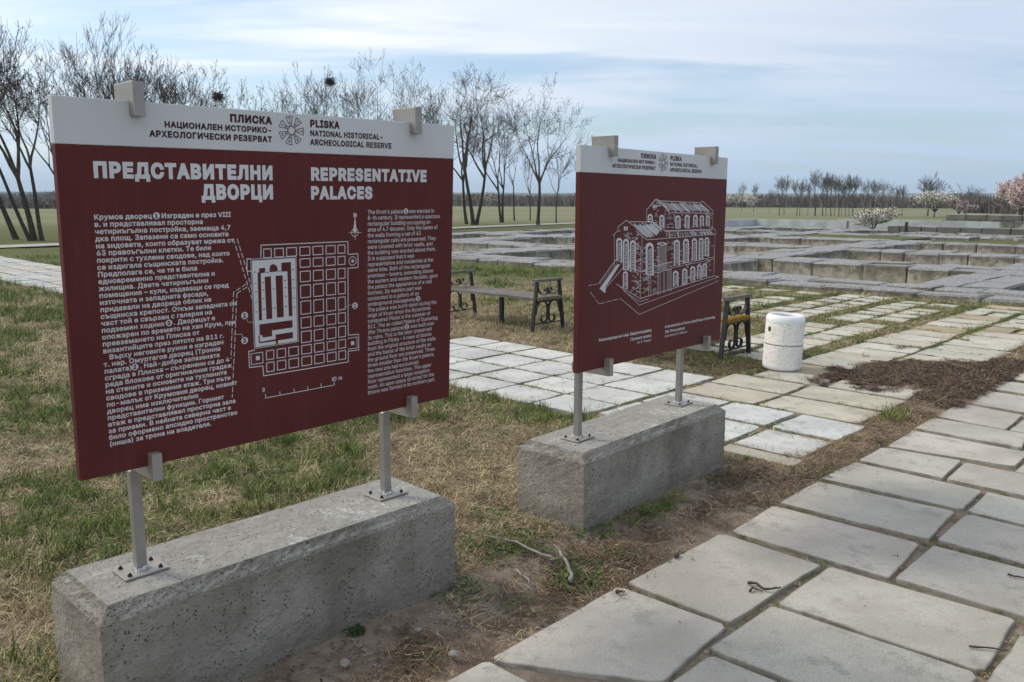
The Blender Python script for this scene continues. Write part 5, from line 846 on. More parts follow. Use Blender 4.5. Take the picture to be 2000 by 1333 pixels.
def header(root, Mb):
    mb = MB()
    for t, yb, cap, w in (('ПЛИСКА', 1098, 22, 151), ('НАЦИОНАЛЕН ИСТОРИКО-', 1069, 16.5, 366), ('АРХЕОЛОГИЧЕСКИ РЕЗЕРВАТ', 1039, 17.5, 413)): text_geo(mb, t, 679-w, yb, cap, w, 48 if cap > 20 else 40)
    place(mb, Mb); mb.build('header_lettering', [M['ink'], M['ink']], root); mb = MB()
    for t, yb, cap, w in (('PLISKA', 1098, 22, 122), ('NATIONAL HISTORICAL-', 1067.5, 17.5, 317), ('ARCHEOLOGICAL RESERVE', 1036.5, 18.5, 357)): text_geo(mb, t, 827, yb, cap, w, 48 if cap > 20 else 36)
    place(mb, Mb); mb.build('header_lettering', [M['ink'], M['ink']], root); mb = MB()
    cx, cy = 755, 1081; circle(mb, cx, cy, 14.5, 3, n=32)
    # rosette of seven wedge plates, each with two signs
    for k in range(7):
        a0 = math.pi/2+.2+k*2*math.pi/7-.27; a1 = a0+.54; P = [(cx+r_*math.cos(a), cy+r_*math.sin(a)) for r_, a in ((17, a0+.12), (47, a0))]
        arc = [(cx+47.5*math.cos(a0+(a1-a0)*t/4), cy+47.5*math.sin(a0+(a1-a0)*t/4)) for t in range(5)]
        P = P[:1]+arc+[(cx+17*math.cos(a1-.12), cy+17*math.sin(a1-.12))]; stroke(mb, P, 2.2)
        am = (a0+a1)/2
        for q, rr in enumerate((25, 38)):
            ex = Vector((math.sin(am), -math.cos(am))); er = Vector((math.cos(am), math.sin(am))); c = Vector((cx, cy))+er*rr; s_ = 3.2 if q == 0 else 4.6
            G = [[(-1, 1, 0, 0, 1, 1), (0, 0, 0, -1.2)], [(-1, 1, 1, -1), (1, 1, -1, -1)], [(-.7, -1, -.7, 1), (.7, -1, .7, 1), (-.7, 0, .7, 0)], [(0, -1.1, 0, 1.1), (-1, .9, 1, .9)], [(-1, -1, 0, 1, 1, -1), (-.5, -.2, .5, -.2)]][(k*2+q*3) % 5]
            for g in G: stroke(mb, [tuple(c+ex*g[i]*s_+er*g[i+1]*s_) for i in range(0, len(g), 2)], 1.7)
    place(mb, Mb); return mb.build('emblem', [M['ink'], M['ink']], root)
def place(mb, Mb): mb.v = [tuple(Mb @ Vector((x/1000-BW_/2000, -.0006-z*.001, y/1000))) for x, y, z in mb.v]
def bracket(root, a, b0, z0, down, back, lab=None):
    """bent flat-bar clip holding the board: bar across the edge and a hook over the face"""
    mb = MB(); w = .0165
    # side profile in (depth, height); the hook goes over the face of the board
    if down: P = [(b0-.034, z0-.045), (b0-.0015, z0-.045), (b0-.0015, z0+.001), (b0+back, z0+.001), (b0+back, z0+.055), (b0-.034, z0+.055)]
    else: P = [(b0-.034, z0-.045), (b0+back, z0-.045), (b0+back, z0-.001), (b0-.0015, z0-.001), (b0-.0015, z0+.044), (b0-.034, z0+.044)]
    n = 6; e = .0015; V = [(a+s_*(w-(0 if k == 1 else e)), y, z) for s_, k in ((-1, 0), (-1, 1), (1, 1), (1, 0)) for y, z in
        [((p[0]+(Q-p[0])*0), p[1]) for p, Q in zip(P, [q[0] for q in P])]]
    c = Vector((sum(p[0] for p in P)/n, sum(p[1] for p in P)/n))
    V = []
    for s_, k in ((-1, 0), (-1, 1), (1, 1), (1, 0)):
        for y, z in P:
            d = Vector((y, z))-c; q = Vector((y, z)) if k else Vector((y, z))-Vector((e if d.x > 0 else -e, e if d.y > 0 else -e)); V.append((a+s_*(w if not k else w-e), q.x, q.y))
    F = [tuple(range(n)), tuple(range(3*n, 4*n))[::-1]]
    for r_ in range(3): F += [(r_*n+i, (r_+1)*n+i, (r_+1)*n+(i+1) % n, r_*n+(i+1) % n) for i in range(n)]
    mb.add(V, F); mb.box((a-w, b0+BT_+.003, z0-.04 if down else z0), (a+w, b0+BT_+.011, z0 if down else z0+.035))
    return mb.build('bracket', M['steel'], root)
def plinth(root, seed, flat=0):
    L, D_, H, c = BL_, BD_, BH_, BC_
    prof = [(0, -.06), (0, H-c), (c, H), (D_-c, H), (D_, H-c), (D_, -.06)]
    # rounded-off rectangular column, end faces chamfered as well: rings in z
    rings = []; nz = 16
    for k in range(nz+1): rings.append((-.06+(H-c+.06)*k/nz, 0))
    for k in range(1, 4): rings.append((H-c+c*k/4, c*k/4))
    rings.append((H, c))
    for k in range(1, 12): rings.append((H, c+(D_/2-c)*k/11.01))
    nx, ny = 56, 18; V = []; ids = []
    for z, ins in rings:
        P = []
        x0, x1, y0, y1 = ins, L-ins, ins, D_-ins
        for i in range(nx): P.append((x0+(x1-x0)*i/nx, y0))
        for i in range(ny): P.append((x1, y0+(y1-y0)*i/ny))
        for i in range(nx): P.append((x1-(x1-x0)*i/nx, y1))
        for i in range(ny): P.append((x0, y1-(y1-y0)*i/ny))
        V += [(x, y, z) for x, y in P]
    n = 2*(nx+ny); A = np.array(V); F = []
    for r_ in range(len(rings)-1):
        i = np.arange(n); j = (i+1) % n; F += [(r_*n+a, r_*n+b, (r_+1)*n+b, (r_+1)*n+a) for a, b in zip(i, j)]
    F.append(tuple((len(rings)-1)*n+k for k in range(n)))
    C = np.array([L/2, D_/2, H/2]); d = A-C
    q = np.clip(np.abs(d)/np.array([L/2, D_/2, H/2]), 0, 1)**8*np.sign(d); q = q/np.maximum(1e-6, np.linalg.norm(q, axis=1))[:, None]
    h = (fbm(A[:, 0]+A[:, 2]*.7, A[:, 1]+A[:, 2]*1.3, .16, seed, 4)-.5)*.008+(fbm(A[:, 0]+A[:, 2]*.8, A[:, 1]-A[:, 2], .03, seed+5, 3)-.5)*.007
    edge = (np.sort(q**2, axis=1)[:, 1] > .15); h = np.where(edge, h-.0035*(fbm(A[:, 0]*2, A[:, 2]*2+A[:, 1], .05, seed+9, 3) > .5), h)
    h = np.where(A[:, 2] > H-.002, h*.35, h); A = A+q*h[:, None]
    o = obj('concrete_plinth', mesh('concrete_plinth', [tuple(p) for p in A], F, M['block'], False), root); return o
def sign(k, label, posts, tops, bots, lr, lf, by, bx, bz, sc=1.0):
    (ox, oy), yaw = PLINTH[k]
    root = empty('information_sign', (ox, oy, 0), yaw, label=label, cat='information sign', group='maroon information signs on concrete blocks')
    plinth(root, 3+k*11)
    ax2 = Vector((math.cos(lr), 0, math.sin(lr))); up2 = Vector((-math.sin(lr), 0, math.cos(lr))); up3 = up2*math.cos(lf)+Vector((0, -1, 0))*math.sin(lf); nf = ax2.cross(up3)
    bc = Vector((BL_/2+bx, by, bz)); Mb = Matrix(((ax2.x, -nf.x, up3.x, bc.x), (ax2.y, -nf.y, up3.y, bc.y), (ax2.z, -nf.z, up3.z, bc.z), (0, 0, 0, 1))) @ Matrix.Diagonal((sc, sc, sc, 1))
    w = BW_/2000; zb = (BH2-BAND)/1000
    mb = MB(); mb.box((-w, 0, 0), (w, BT_, zb-.0002), bev=.0015); mb.xf(Mb); mb.build('panel', M['maroon'], root)
    mb = MB(); mb.box((-w, 0, zb), (w, BT_, BH2/1000), bev=.0015); mb.xf(Mb); mb.build('header_band', M['band'], root)
    header(root, Mb)
    for a in posts:
        zt = (Mb @ Vector((a-BL_/2-bx, 0, 0))).z-.046
        mb = MB(); mb.box((a-.0175, BD_/2-.0175, BH_+.004), (a+.0175, BD_/2+.0175, zt), bev=.003); mb.build('post', M['steel'], root)
        mb = MB(); mb.box((a-.075, BD_/2-.06, BH_+.002), (a+.075, BD_/2+.06, BH_+.009), bev=.001); pl = mb.build('base_plate', M['steel'], root)
        mb = MB(); r_ = random.Random(int(a*1000))
        for q in range(26):
            t = 2*math.pi*q/26; rr = .026/max(abs(math.cos(t)), abs(math.sin(t)))*.86
            mb.tube([(a+rr*math.cos(t), BD_/2+rr*math.sin(t), BH_+.008), (a+rr*math.cos(t)*.88, BD_/2+rr*math.sin(t)*.88, BH_+.016+r_.uniform(0, .007))], [.006, .003], 5)
        mb.build('weld', M['weld'], pl)
        for sx, sy in ((-1, -1), (1, -1), (1, 1), (-1, 1)):
            mb = MB(); x, y = a+sx*.052, BD_/2+sy*.04; mb.tube([(x, y, BH_+.009), (x, y, BH_+.015), (x+.001, y, BH_+.0155), (x, y, BH_+.020)], [.0075, .0075, .004, .0035], 6); mb.build('bolt', M['bolt'], pl)
    for a in bots:
        p = Mb @ Vector((a-BW_/2000, 0, 0)); mb_back = BD_/2+.018-p.y; bracket(root, p.x, p.y, p.z, False, mb_back)
    for a in tops:
        p = Mb @ Vector((a-BW_/2000, 0, BH2/1000)); bracket(root, p.x, p.y, p.z, True, .105)
    return root, Mb
s1, Mb1 = sign(0, 'nearer maroon sign headed Representative Palaces, with two text columns and a floor plan', (.2206, 1.271), (.228, 1.290), (.222, 1.285), .0074, .0507, .0758, .0213, .8087)
s2, Mb2 = sign(1, 'farther maroon sign with a white line drawing of the reconstructed palace', (.2338, 1.272), (.25, 1.30), (.25, 1.30), -.005, -.0054, .03, -.045, .8146, .96)
def sign1_print():
    mb = MB()
    text_geo(mb, 'ПРЕДСТАВИТЕЛНИ', 94, 916.5, 41, 584, 50); text_geo(mb, 'ДВОРЦИ', 421, 852, 42, 257, 50)
    place(mb, Mb1); mb.build('title_lettering', [M['letter'], M['maroon']], s1); mb = MB()
    text_geo(mb, 'REPRESENTATIVE', 825, 916, 39.5, 534, 50); text_geo(mb, 'PALACES', 824, 850.5, 39.5, 270, 50)
    place(mb, Mb1); mb.build('title_lettering', [M['letter'], M['maroon']], s1)
    for t, x, y0, dy, cap, sw, bo in ((TEXT_BG, 89.5, 793, 21.23, 14.6, .0303, 22), (TEXT_EN, 1073, 791.5, 22.06, 15.2, .0272, 6)):
        mb = MB()
        for i, ln in enumerate(t.strip('\n').split('\n')):
            # natural width times one factor for the whole column
            w = sum(560 if c == '~' else (0 if j and ln[j-1] == '~' else glyph(c, bo)[0]) for j, c in enumerate(ln)); text_geo(mb, ln, x, y0-i*dy, cap, w*sw, bo)
        place(mb, Mb1); mb.build('text_column', [M['letter'], M['maroon']], s1)
    D = json.loads(MAP_DATA); mb = MB()
    for s_ in D['D']['S']: stroke(mb, [(s_[i], s_[i+1]) for i in range(1, len(s_), 2)], s_[0]*.62)
    for f in D['D']['F']: poly(mb, f, 0, .05)
    for f in D['D']['K']: poly(mb, f, 1, .3)
    for i, (a, b) in enumerate(D['R']):
        for j, (c, d) in enumerate(D['C']):
            if j < 3 and 0 < i < 7: continue
            stroke(mb, [(c, a), (d, a), (d, b), (c, b), (c, a)], 3)
    C4 = D['C4']
    for (x, y), n in zip(C4[:3], '231'): numdisc(mb, x, y, 12.5, n, 0, 1)
    x, y = C4[3]; circle(mb, x, y, 16, 2.6); circle(mb, x, y, 3, 6, n=12); x, y = C4[4]; circle(mb, x, y, 15, 2.2)
    x, y = C4[5]; text_geo(mb, 'N', x-7, y-7, 13, 15, 46); x, y = C4[6]; text_geo(mb, '0', x-5, y-2, 14, 10, 24); x, y = C4[7]; text_geo(mb, '50', x-22, y-7, 14, 22, 24); text_geo(mb, 'm', x+8, y-7, 14, 17, 24)
    place(mb, Mb1); mb.build('floor_plan', [M['letter'], M['maroon']], s1)
sign1_print()
def sign2_print():
    D = json.loads(PAL_DATA); mb = MB()
    for s_ in D['S']: stroke(mb, [(s_[i], s_[i+1]) for i in range(1, len(s_), 2)], s_[0]*.75)
    for f in D['F']: poly(mb, f, 0, .1)
    for f in D['K']: poly(mb, f, 1, .35)
    for f in D['G']: poly(mb, f, 0, .6)
    place(mb, Mb2); mb.build('palace_drawing', [M['letter'], M['maroon']], s2)
    mb = MB()
    for t, x1, y, w in (('Реконструкция на т.нар. Омуртагов дворец', 684, 143, 506), ('(Тронната палата)', 684, 112, 212), ('/по Р. Рашев/', 684, 87, 145)): text_geo(mb, t, x1-w, y, 15 if w > 150 else 14, w, 26 if w > 150 else 6)
    for t, x0, y, w in (('A reconstruction of the so called Palace of Oumurtag', 828, 145, 592), ('(the Throne palace)', 831, 115, 221), ('/according to R. Rashev/', 828, 90, 255)): text_geo(mb, t, x0, y, 15 if y > 100 else 14, w, 26 if y > 100 else 6)
    place(mb, Mb2); mb.build('caption_lettering', [M['letter'], M['maroon']], s2)
sign2_print()
# ------------------------------------------------------------------ benches
def ribbon(mb, pts, x0, x1, th):
    n = len(pts); P = [Vector(p) for p in pts]; b = len(mb.v)
    for i, p in enumerate(P):
        d = (P[min(i+1, n-1)]-P[max(i-1, 0)]).normalized(); nn = Vector((-d.y, d.x))*th/2
        for q, x in ((p-nn, x0), (p+nn, x0), (p+nn, x1), (p-nn, x1)): mb.v.append((x, q.x, q.y))
    for i in range(n-1):
        for k in range(4): k2 = (k+1) % 4; mb.f.append((b+i*4+k, b+(i+1)*4+k, b+(i+1)*4+k2, b+i*4+k2)); mb.m.append(0)
    mb.f += [(b, b+1, b+2, b+3), (b+n*4-4, b+n*4-1, b+n*4-2, b+n*4-3)]; mb.m += [0, 0]
def arcp(c, r0, a0, a1, n=12, r1=None):
    r1 = r0 if r1 is None else r1
    return [(c[0]+(r0+(r1-r0)*t/n)*math.cos(a0+(a1-a0)*t/n), c[1]+(r0+(r1-r0)*t/n)*math.sin(a0+(a1-a0)*t/n)) for t in range(n+1)]
def make_bench(paint=1.0):
    root = empty('garden_bench', (0, 0, 0), 0, cat='bench', group='iron and wood benches in a row')
    pi = math.pi
    for sx in (-1, 1):
        x = sx*.835; mb = MB()
        for s_ in (-1, 1):
            ribbon(mb, [(s_*.305, -.03), (s_*.21, .63)], x-.022, x+.022, .028)
            # lower scroll: springs from the leg, arches under the seat, dives to the middle and curls outwards
            lo = arcp((s_*.115, .285), .105, 0 if s_ > 0 else pi, pi if s_ > 0 else 0, 14)
            lo = [(s_*.235, .22)]+lo; lo += [(s_*.012, .24), (s_*.018, .19)]
            c = (s_*.085, .165); a = arcp(c, .068, pi if s_ > 0 else 0, (pi+1.6*pi) if s_ > 0 else -1.6*pi, 20, .030)
            ribbon(mb, lo+a, x-.017, x+.017, .008)
            # upper scroll
            hi = [(s_*.200, .60), (s_*.185, .53), (s_*.14, .478), (s_*.08, .462), (s_*.02, .475), (s_*.010, .51)]
            c = (s_*.042, .525); a = arcp(c, .034, pi if s_ > 0 else 0, (pi-1.7*pi) if s_ > 0 else 1.7*pi, 16, .016)
            ribbon(mb, hi+a, x-.017, x+.017, .008)
        ribbon(mb, [(-.285, .10), (.285, .10)], x-.008, x+.008, .014); ribbon(mb, [(-.245, .385), (.245, .385)], x-.018, x+.018, .022)
        mb.build('end_frame', M['iron'], root)
        mb = MB(); mb.box((x-.032, -.262, .632), (x+.032, .262, .668), bev=.006); mb.build('armrest', M['wood'], root)
    mb = MB(); mb.box((-.03, -.022, -.03), (.03, .022, .40), bev=.004); mb.build('leg', M['iron'], root)
    for k in range(5):
        y0 = -.235+k*.096; m2 = MB(); n = 14
        V = []
        for i in range(n+1):
            X = -.868+1.736*i/n; dz = .002*math.sin(i*1.3+k)
            V += [(X, y0, .398+dz), (X, y0+.086, .398+dz), (X, y0+.088, .430+dz), (X, y0+.078, .436+dz), (X, y0+.008, .436+dz), (X, y0-.002, .430+dz)]
        F = [(i*6+a, i*6+(a+1) % 6, (i+1)*6+(a+1) % 6, (i+1)*6+a)[::-1] for i in range(n) for a in range(6)]+[tuple(range(6)), tuple(n*6+a for a in range(6))[::-1]]
        me = mesh('seat_plank', V, F, M['wood']); at = me.attributes.new('paint', 'FLOAT', 'POINT')
        at.data.foreach_set('value', [max(0, (abs(v[0])-.50)*2.4)*(1.0 if v[0] > 0 else .8)*paint+.02 for v in V]); obj('seat_plank', me, root)
    return root
def copy_tree(o, parent=None):
    c = o.copy(); COL.objects.link(c)
    if parent is not None: c.parent = parent
    for ch in o.children: copy_tree(ch, c)
    return c
bench = make_bench(.55); bench.location = uv(8.0, -7.92, -.01); bench.rotation_euler = (0, 0, TH-math.pi/2); bench['label'] = 'bench fully seen between the two signs, grey planks and scrolled iron ends on grass'
b2 = make_bench(1.0); b2.location = uv(8.0, -5.24, -.01); b2.rotation_euler = (0, 0, TH-math.pi/2); b2['label'] = 'bench mostly hidden by the farther sign, its ochre-painted end next to the white litter bin'
# ------------------------------------------------------------------ litter bin
def litter_bin():
    root = empty('litter_bin', (2.69, 8.19, 0), 0, label='round white litter bin of exposed aggregate standing on the pale slabs', cat='litter bin')
    lean = Matrix.Rotation(R(1.6), 4, 'Y')
    mb = MB(); mb.lathe([(.176, .012), (.184, .03), (.187, .045), (.187, .250)], 56); mb.xf(lean); mb.build('lower_drum', M['agg'], root, True)
    mb = MB(); mb.lathe([(.150, .0), (.168, .002), (.180, .014), (.1875, .045), (.1860, .052)], 56); mb.xf(lean); mb.build('base_ring', M['binwhite'], root, True)
    mb = MB(); mb.lathe([(.1830, .250), (.1830, .260)], 56); mb.xf(lean); mb.build('joint_band', M['steel'], root, True)
    mb = MB(); mb.lathe([(.187, .260), (.186, .30), (.185, .475)], 56); mb.xf(lean); mb.build('upper_drum', M['agg'], root, True)
    mb = MB(); mb.lathe([(.1860, .470), (.1875, .480), (.187, .505), (.180, .528), (.165, .542), (.150, .545), (.138, .540), (.132, .525), (.130, .49), (.130, .2)], 56); mb.xf(lean); mb.build('rim', M['binwhite'], root, True)
    mb = MB(); mb.lathe([(.1285, .515), (.127, .2), (.001, .2)], 40); mb.xf(lean); mb.build('liner', M['bindark'], root, True)
    a = math.atan2(-8.17, -2.66)-R(50); mb = MB(); n = 18; c = Vector((.1875*math.cos(a), .1875*math.sin(a), .405)); t = Vector((-math.sin(a), math.cos(a), 0))
    e = Vector((math.cos(a), math.sin(a), 0)); P = [c+t*.019*math.cos(2*math.pi*k/n)+Vector((0, 0, .026*math.sin(2*math.pi*k/n))) for k in range(n)]
    mb.add(P+[p-e*.02 for p in P]+[c-e*.006], [tuple((k, (k+1) % n, n+(k+1) % n, n+k)) for k in range(n)]+[tuple(range(n))]); mb.xf(lean); mb.build('hole_disc', M['bindark'], root)  # flat dark disc standing in for the shade inside the round hole
litter_bin()
# ------------------------------------------------------------------ bare trees
class Tree:
    def __init__(s, seed): s.r = random.Random(seed); s.v = []; s.f = []; s.tips = []
    def tube(s, P, R_, n):
        b = len(s.v); prev = None
        for i, p in enumerate(P):
            d = (P[min(i+1, len(P)-1)]-P[max(i-1, 0)]).normalized()
            a = d.orthogonal().normalized() if prev is None else (prev-d*prev.dot(d)).normalized()
            prev = a; c = d.cross(a)
            for k in range(n): t = 2*math.pi*k/n; q = p+(a*math.cos(t)+c*math.sin(t))*R_[i]; s.v.append((q.x, q.y, q.z))
        for i in range(len(P)-1):
            for k in range(n): k2 = (k+1) % n; s.f.append((b+i*n+k, b+i*n+k2, b+(i+1)*n+k2, b+(i+1)*n+k))
    def grow(s, p, d, L, r0, lv, maxlv, up=.12, wob=.22, minr=.006, kids=(4, 6), spread=(.5, 1.05)):
        r = s.r; k = 6 if lv < 2 else 4; P = [p.copy()]; D = d.normalized(); R_ = [r0]
        for i in range(k):
            D = (D+Vector((r.uniform(-1, 1), r.uniform(-1, 1), r.uniform(-1, 1)))*wob+Vector((0, 0, up))).normalized(); P.append(P[-1]+D*L/k); R_.append(max(minr, r0*(1-.72*(i+1)/k)))
        s.tube(P, R_, 6 if lv == 0 else 5 if lv == 1 else 4 if lv == 2 else 3)
        if lv >= maxlv: s.tips.append(P[-1]); return
        nk = r.randint(*kids) if lv < 2 else r.randint(2, 3)
        for j in range(nk):
            t = r.uniform(.28 if lv else .45, .97); i = min(k-1, int(t*k)); q = P[i].lerp(P[i+1], t*k-i); dd = (P[i+1]-P[i]).normalized()
            a = dd.orthogonal().normalized(); a.rotate(Matrix.Rotation(r.uniform(0, 2*math.pi), 3, dd)); ang = r.uniform(*spread)
            nd = dd*math.cos(ang)+a*math.sin(ang); rr = max(minr, r0*(1-.72*t)*r.uniform(.5, .75))
            s.grow(q, nd, L*r.uniform(.45, .74)*(1.18-.38*t), rr, lv+1, maxlv, up, wob, minr, kids, spread)
        # leader carries on past the last fork
        s.grow(P[-1], D, L*.5, R_[-1], lv+1, maxlv, up, wob, minr, kids, spread)
def bare_tree(seed, H, trunks, levels=4, minr=.0065, pods=0, up=.10, kids=(2, 4), spread=(.5, 1.0), cr=.30):
    """trunks: (lean x, lean y, clear height, radius, limb count, base offset x)"""
    T = Tree(seed); B = Tree(seed+50); r = B.r; trunks = [(a, b_, c, d*.72, e, f) for a, b_, c, d, e, f in trunks]
    for lx, ly, ch, rad, nl, off in trunks:
        P = []; n = 8; ph = r.uniform(0, 6)
        for i in range(n+1):
            t = i/n; P.append(Vector((off+lx*ch*t+.06*math.sin(ph+t*4)*ch*.25, ly*ch*t+.05*math.cos(ph+t*5)*ch*.2, -.1+(ch+.1)*t)))
        R_ = [rad*(1.28 if i == 0 else 1.08 if i == 1 else 1)*(1-.38*i/n) for i in range(n+1)]; T.tube(P, R_, 9)
        for j in range(nl):
            a = 2*math.pi*(j+r.uniform(-.25, .25))/nl; tilt = r.uniform(.22, .62) if j else .12
            d = Vector((math.sin(tilt)*math.cos(a)+lx*.4, math.sin(tilt)*math.sin(a)+ly*.4, math.cos(tilt))); q = P[-1].lerp(P[-2], r.uniform(0, .9) if j else 0)
            B.grow(q, d, (H-ch)*r.uniform(.48, .62), rad*r.uniform(.5, .68), 0, levels-1, up, .17, minr, kids, spread)
    if pods:
        tp = B.tips; 
        for k in range(pods):
            p = r.choice(tp); s_ = r.uniform(.02, .045); b = len(B.v); dx = r.uniform(-.04, .04)
            B.v += [(p.x-s_*.5, p.y, p.z), (p.x+s_*.5, p.y+.01, p.z), (p.x+dx+s_*.3, p.y, p.z-s_*2.4), (p.x+dx-s_*.3, p.y-.01, p.z-s_*2.2)]; B.f.append((b, b+1, b+2, b+3))
    zmax = max(v[2] for v in B.v); k = H/zmax; bare_tree.k = k
    sc = lambda V: [(x*(.5+.5*k), y*(.5+.5*k), z*k) for x, y, z in V]
    return sc(T.v), T.f, sc(B.v), B.f
def plant_tree(name, data, loc, rz, label, cat, group, mats=('bark', 'twigbark')):
    root = empty(name, loc, rz, label=label, cat=cat, group=group)
    obj('trunk', data[0], root); obj('crown', data[1], root); return root
def tree_data(*a, mats=('bark', 'twigbark'), **k):
    tv, tf, bv, bf = bare_tree(*a, **k); return mesh('trunk', tv, tf, M[mats[0]], True), mesh('crown', bv, bf, M[mats[1]], True)
def world_y(k, y): return (k*y, y)
NEST = []
def tree_row():
    g = 'bare locust trees along the far gravel path'
    def at(px, py_base, lab, seed, H, trunks, rz=0, **k):
        d = 1.66*1634/(py_base-389.)*1.0; y = d*.985; x = (px-1000)/1634*d*1.0
        return plant_tree('bare_tree', tree_data(seed, H, trunks, **k), (x, y, -.05), rz, lab, 'tree', g)
    # left edge of the view
    at(50, 468, 'leaning bare tree at the left edge, its single trunk tilting left', 1, 8.3, [(-.28, 0, 3.9, .15, 4, 0)], levels=5, pods=90)
    at(86, 470, 'forked bare tree leaning left beside the edge of the nearer sign', 2, 8.6, [(-.19, .05, 2.6, .17, 4, 0), (-.30, -.1, 3.4, .11, 3, -.1)], levels=5, pods=90)
    at(103, 470, 'slim bare tree touching the left edge of the nearer sign', 3, 7.2, [(-.10, 0, 2.9, .12, 3, 0)], levels=5, pods=40)
    # behind the nearer sign, only the crowns show
    hid = [(160, 463, 8.0, 'bare crown above the left corner of the nearer sign'), (250, 460, 9.6, 'tallest dense bare crown behind the left top bracket of the nearer sign'), (332, 458, 8.2, 'dense twiggy bare crown just right of the left top bracket'),
           (432, 455, 8.2, 'bare crown with the lower bird nest above the sign heading'), (505, 452, 7.4, 'thin bare crown over the first words of the header'), (575, 450, 7.2, 'low bare crown behind the rosette emblem'),
           (655, 447, 8.9, 'bare crown holding the higher round bird nest'), (725, 444, 9.9, 'spreading bare crown left of the right top bracket'), (800, 442, 10.0, 'spreading bare crown over the right top bracket'), (858, 440.5, 9.0, 'bare crown at the top right corner of the nearer sign')]
    for i, (px, pb, H, lab) in enumerate(hid):
        TR = [(random.uniform(-.08, .08), 0, H*.27, .15, 5 if i in (1, 2) else 4, 0)]; KW = dict(levels=5, pods=70, kids=(4, 5) if i in (1, 2) else (2, 4), spread=(.35, .8) if i in (1, 2) else (.5, 1.0))
        o = at(px, pb, lab, 10+i, H, TR, **KW)
        if px in (432, 655):      # the nest sits in this crown, on the branch nearest to where it is seen
            y = o.location.y; tx, tz = ((441-1000)/1634*y/.985, 1.66+(389-203)/1634*y/.985) if px == 432 else ((658-1000)/1634*y/.985, 1.66+(389-176)/1634*y/.985)
            t = Vector((tx, y, tz))-o.location; NEST.append(o.location+min((v.co.copy() for v in [c for c in o.children if c.name.startswith('crown')][0].data.vertices), key=lambda c: (c.x-t.x)**2*6+(c.z-t.z)**2*6+(c.y-t.y)**2*.15))
    # in the gap between the signs
    at(913, 436.5, 'bare tree with a crooked trunk first in the gap between the signs', 31, 7.6, [(-.09, 0, 3.0, .16, 4, 0)], levels=5, pods=60)
    at(928, 438, 'big bare tree forking from the ground in the gap between the signs', 32, 10.2, [(-.12, 0, 3.6, .19, 4, -.12), (.17, 0, 3.4, .17, 4, .12)], levels=5, pods=110, up=.05)
    at(876, 441, 'thin leaning bare stem against the right edge of the nearer sign', 37, 5.2, [(-.12, 0, 2.4, .08, 3, 0)], levels=4)
    at(979, 433, 'medium bare tree with a low fork in the middle of the gap', 33, 8.4, [(-.10, 0, 2.3, .14, 3, 0), (.05, 0, 2.6, .13, 4, .05)], levels=5, pods=70)
    at(1005, 429.5, 'slender bare sapling left of the straight tree in the gap', 34, 6.2, [(-.07, 0, 2.8, .085, 3, 0)], levels=4)
    at(1033, 429.5, 'thin crooked sapling right beside the straight tree in the gap', 35, 5.6, [(.02, 0, 2.2, .07, 3, 0)], levels=4)
    at(1050, 438.5, 'straight bare tree with a single upright trunk near the farther sign', 36, 9.3, [(0, 0, 3.0, .17, 5, 0)], levels=5, pods=110, up=.07)
    at(1083, 435.5, 'small bare tree beside the left edge of the farther sign', 38, 5.4, [(.03, 0, 2.2, .075, 4, 0)], levels=5)
tree_row()
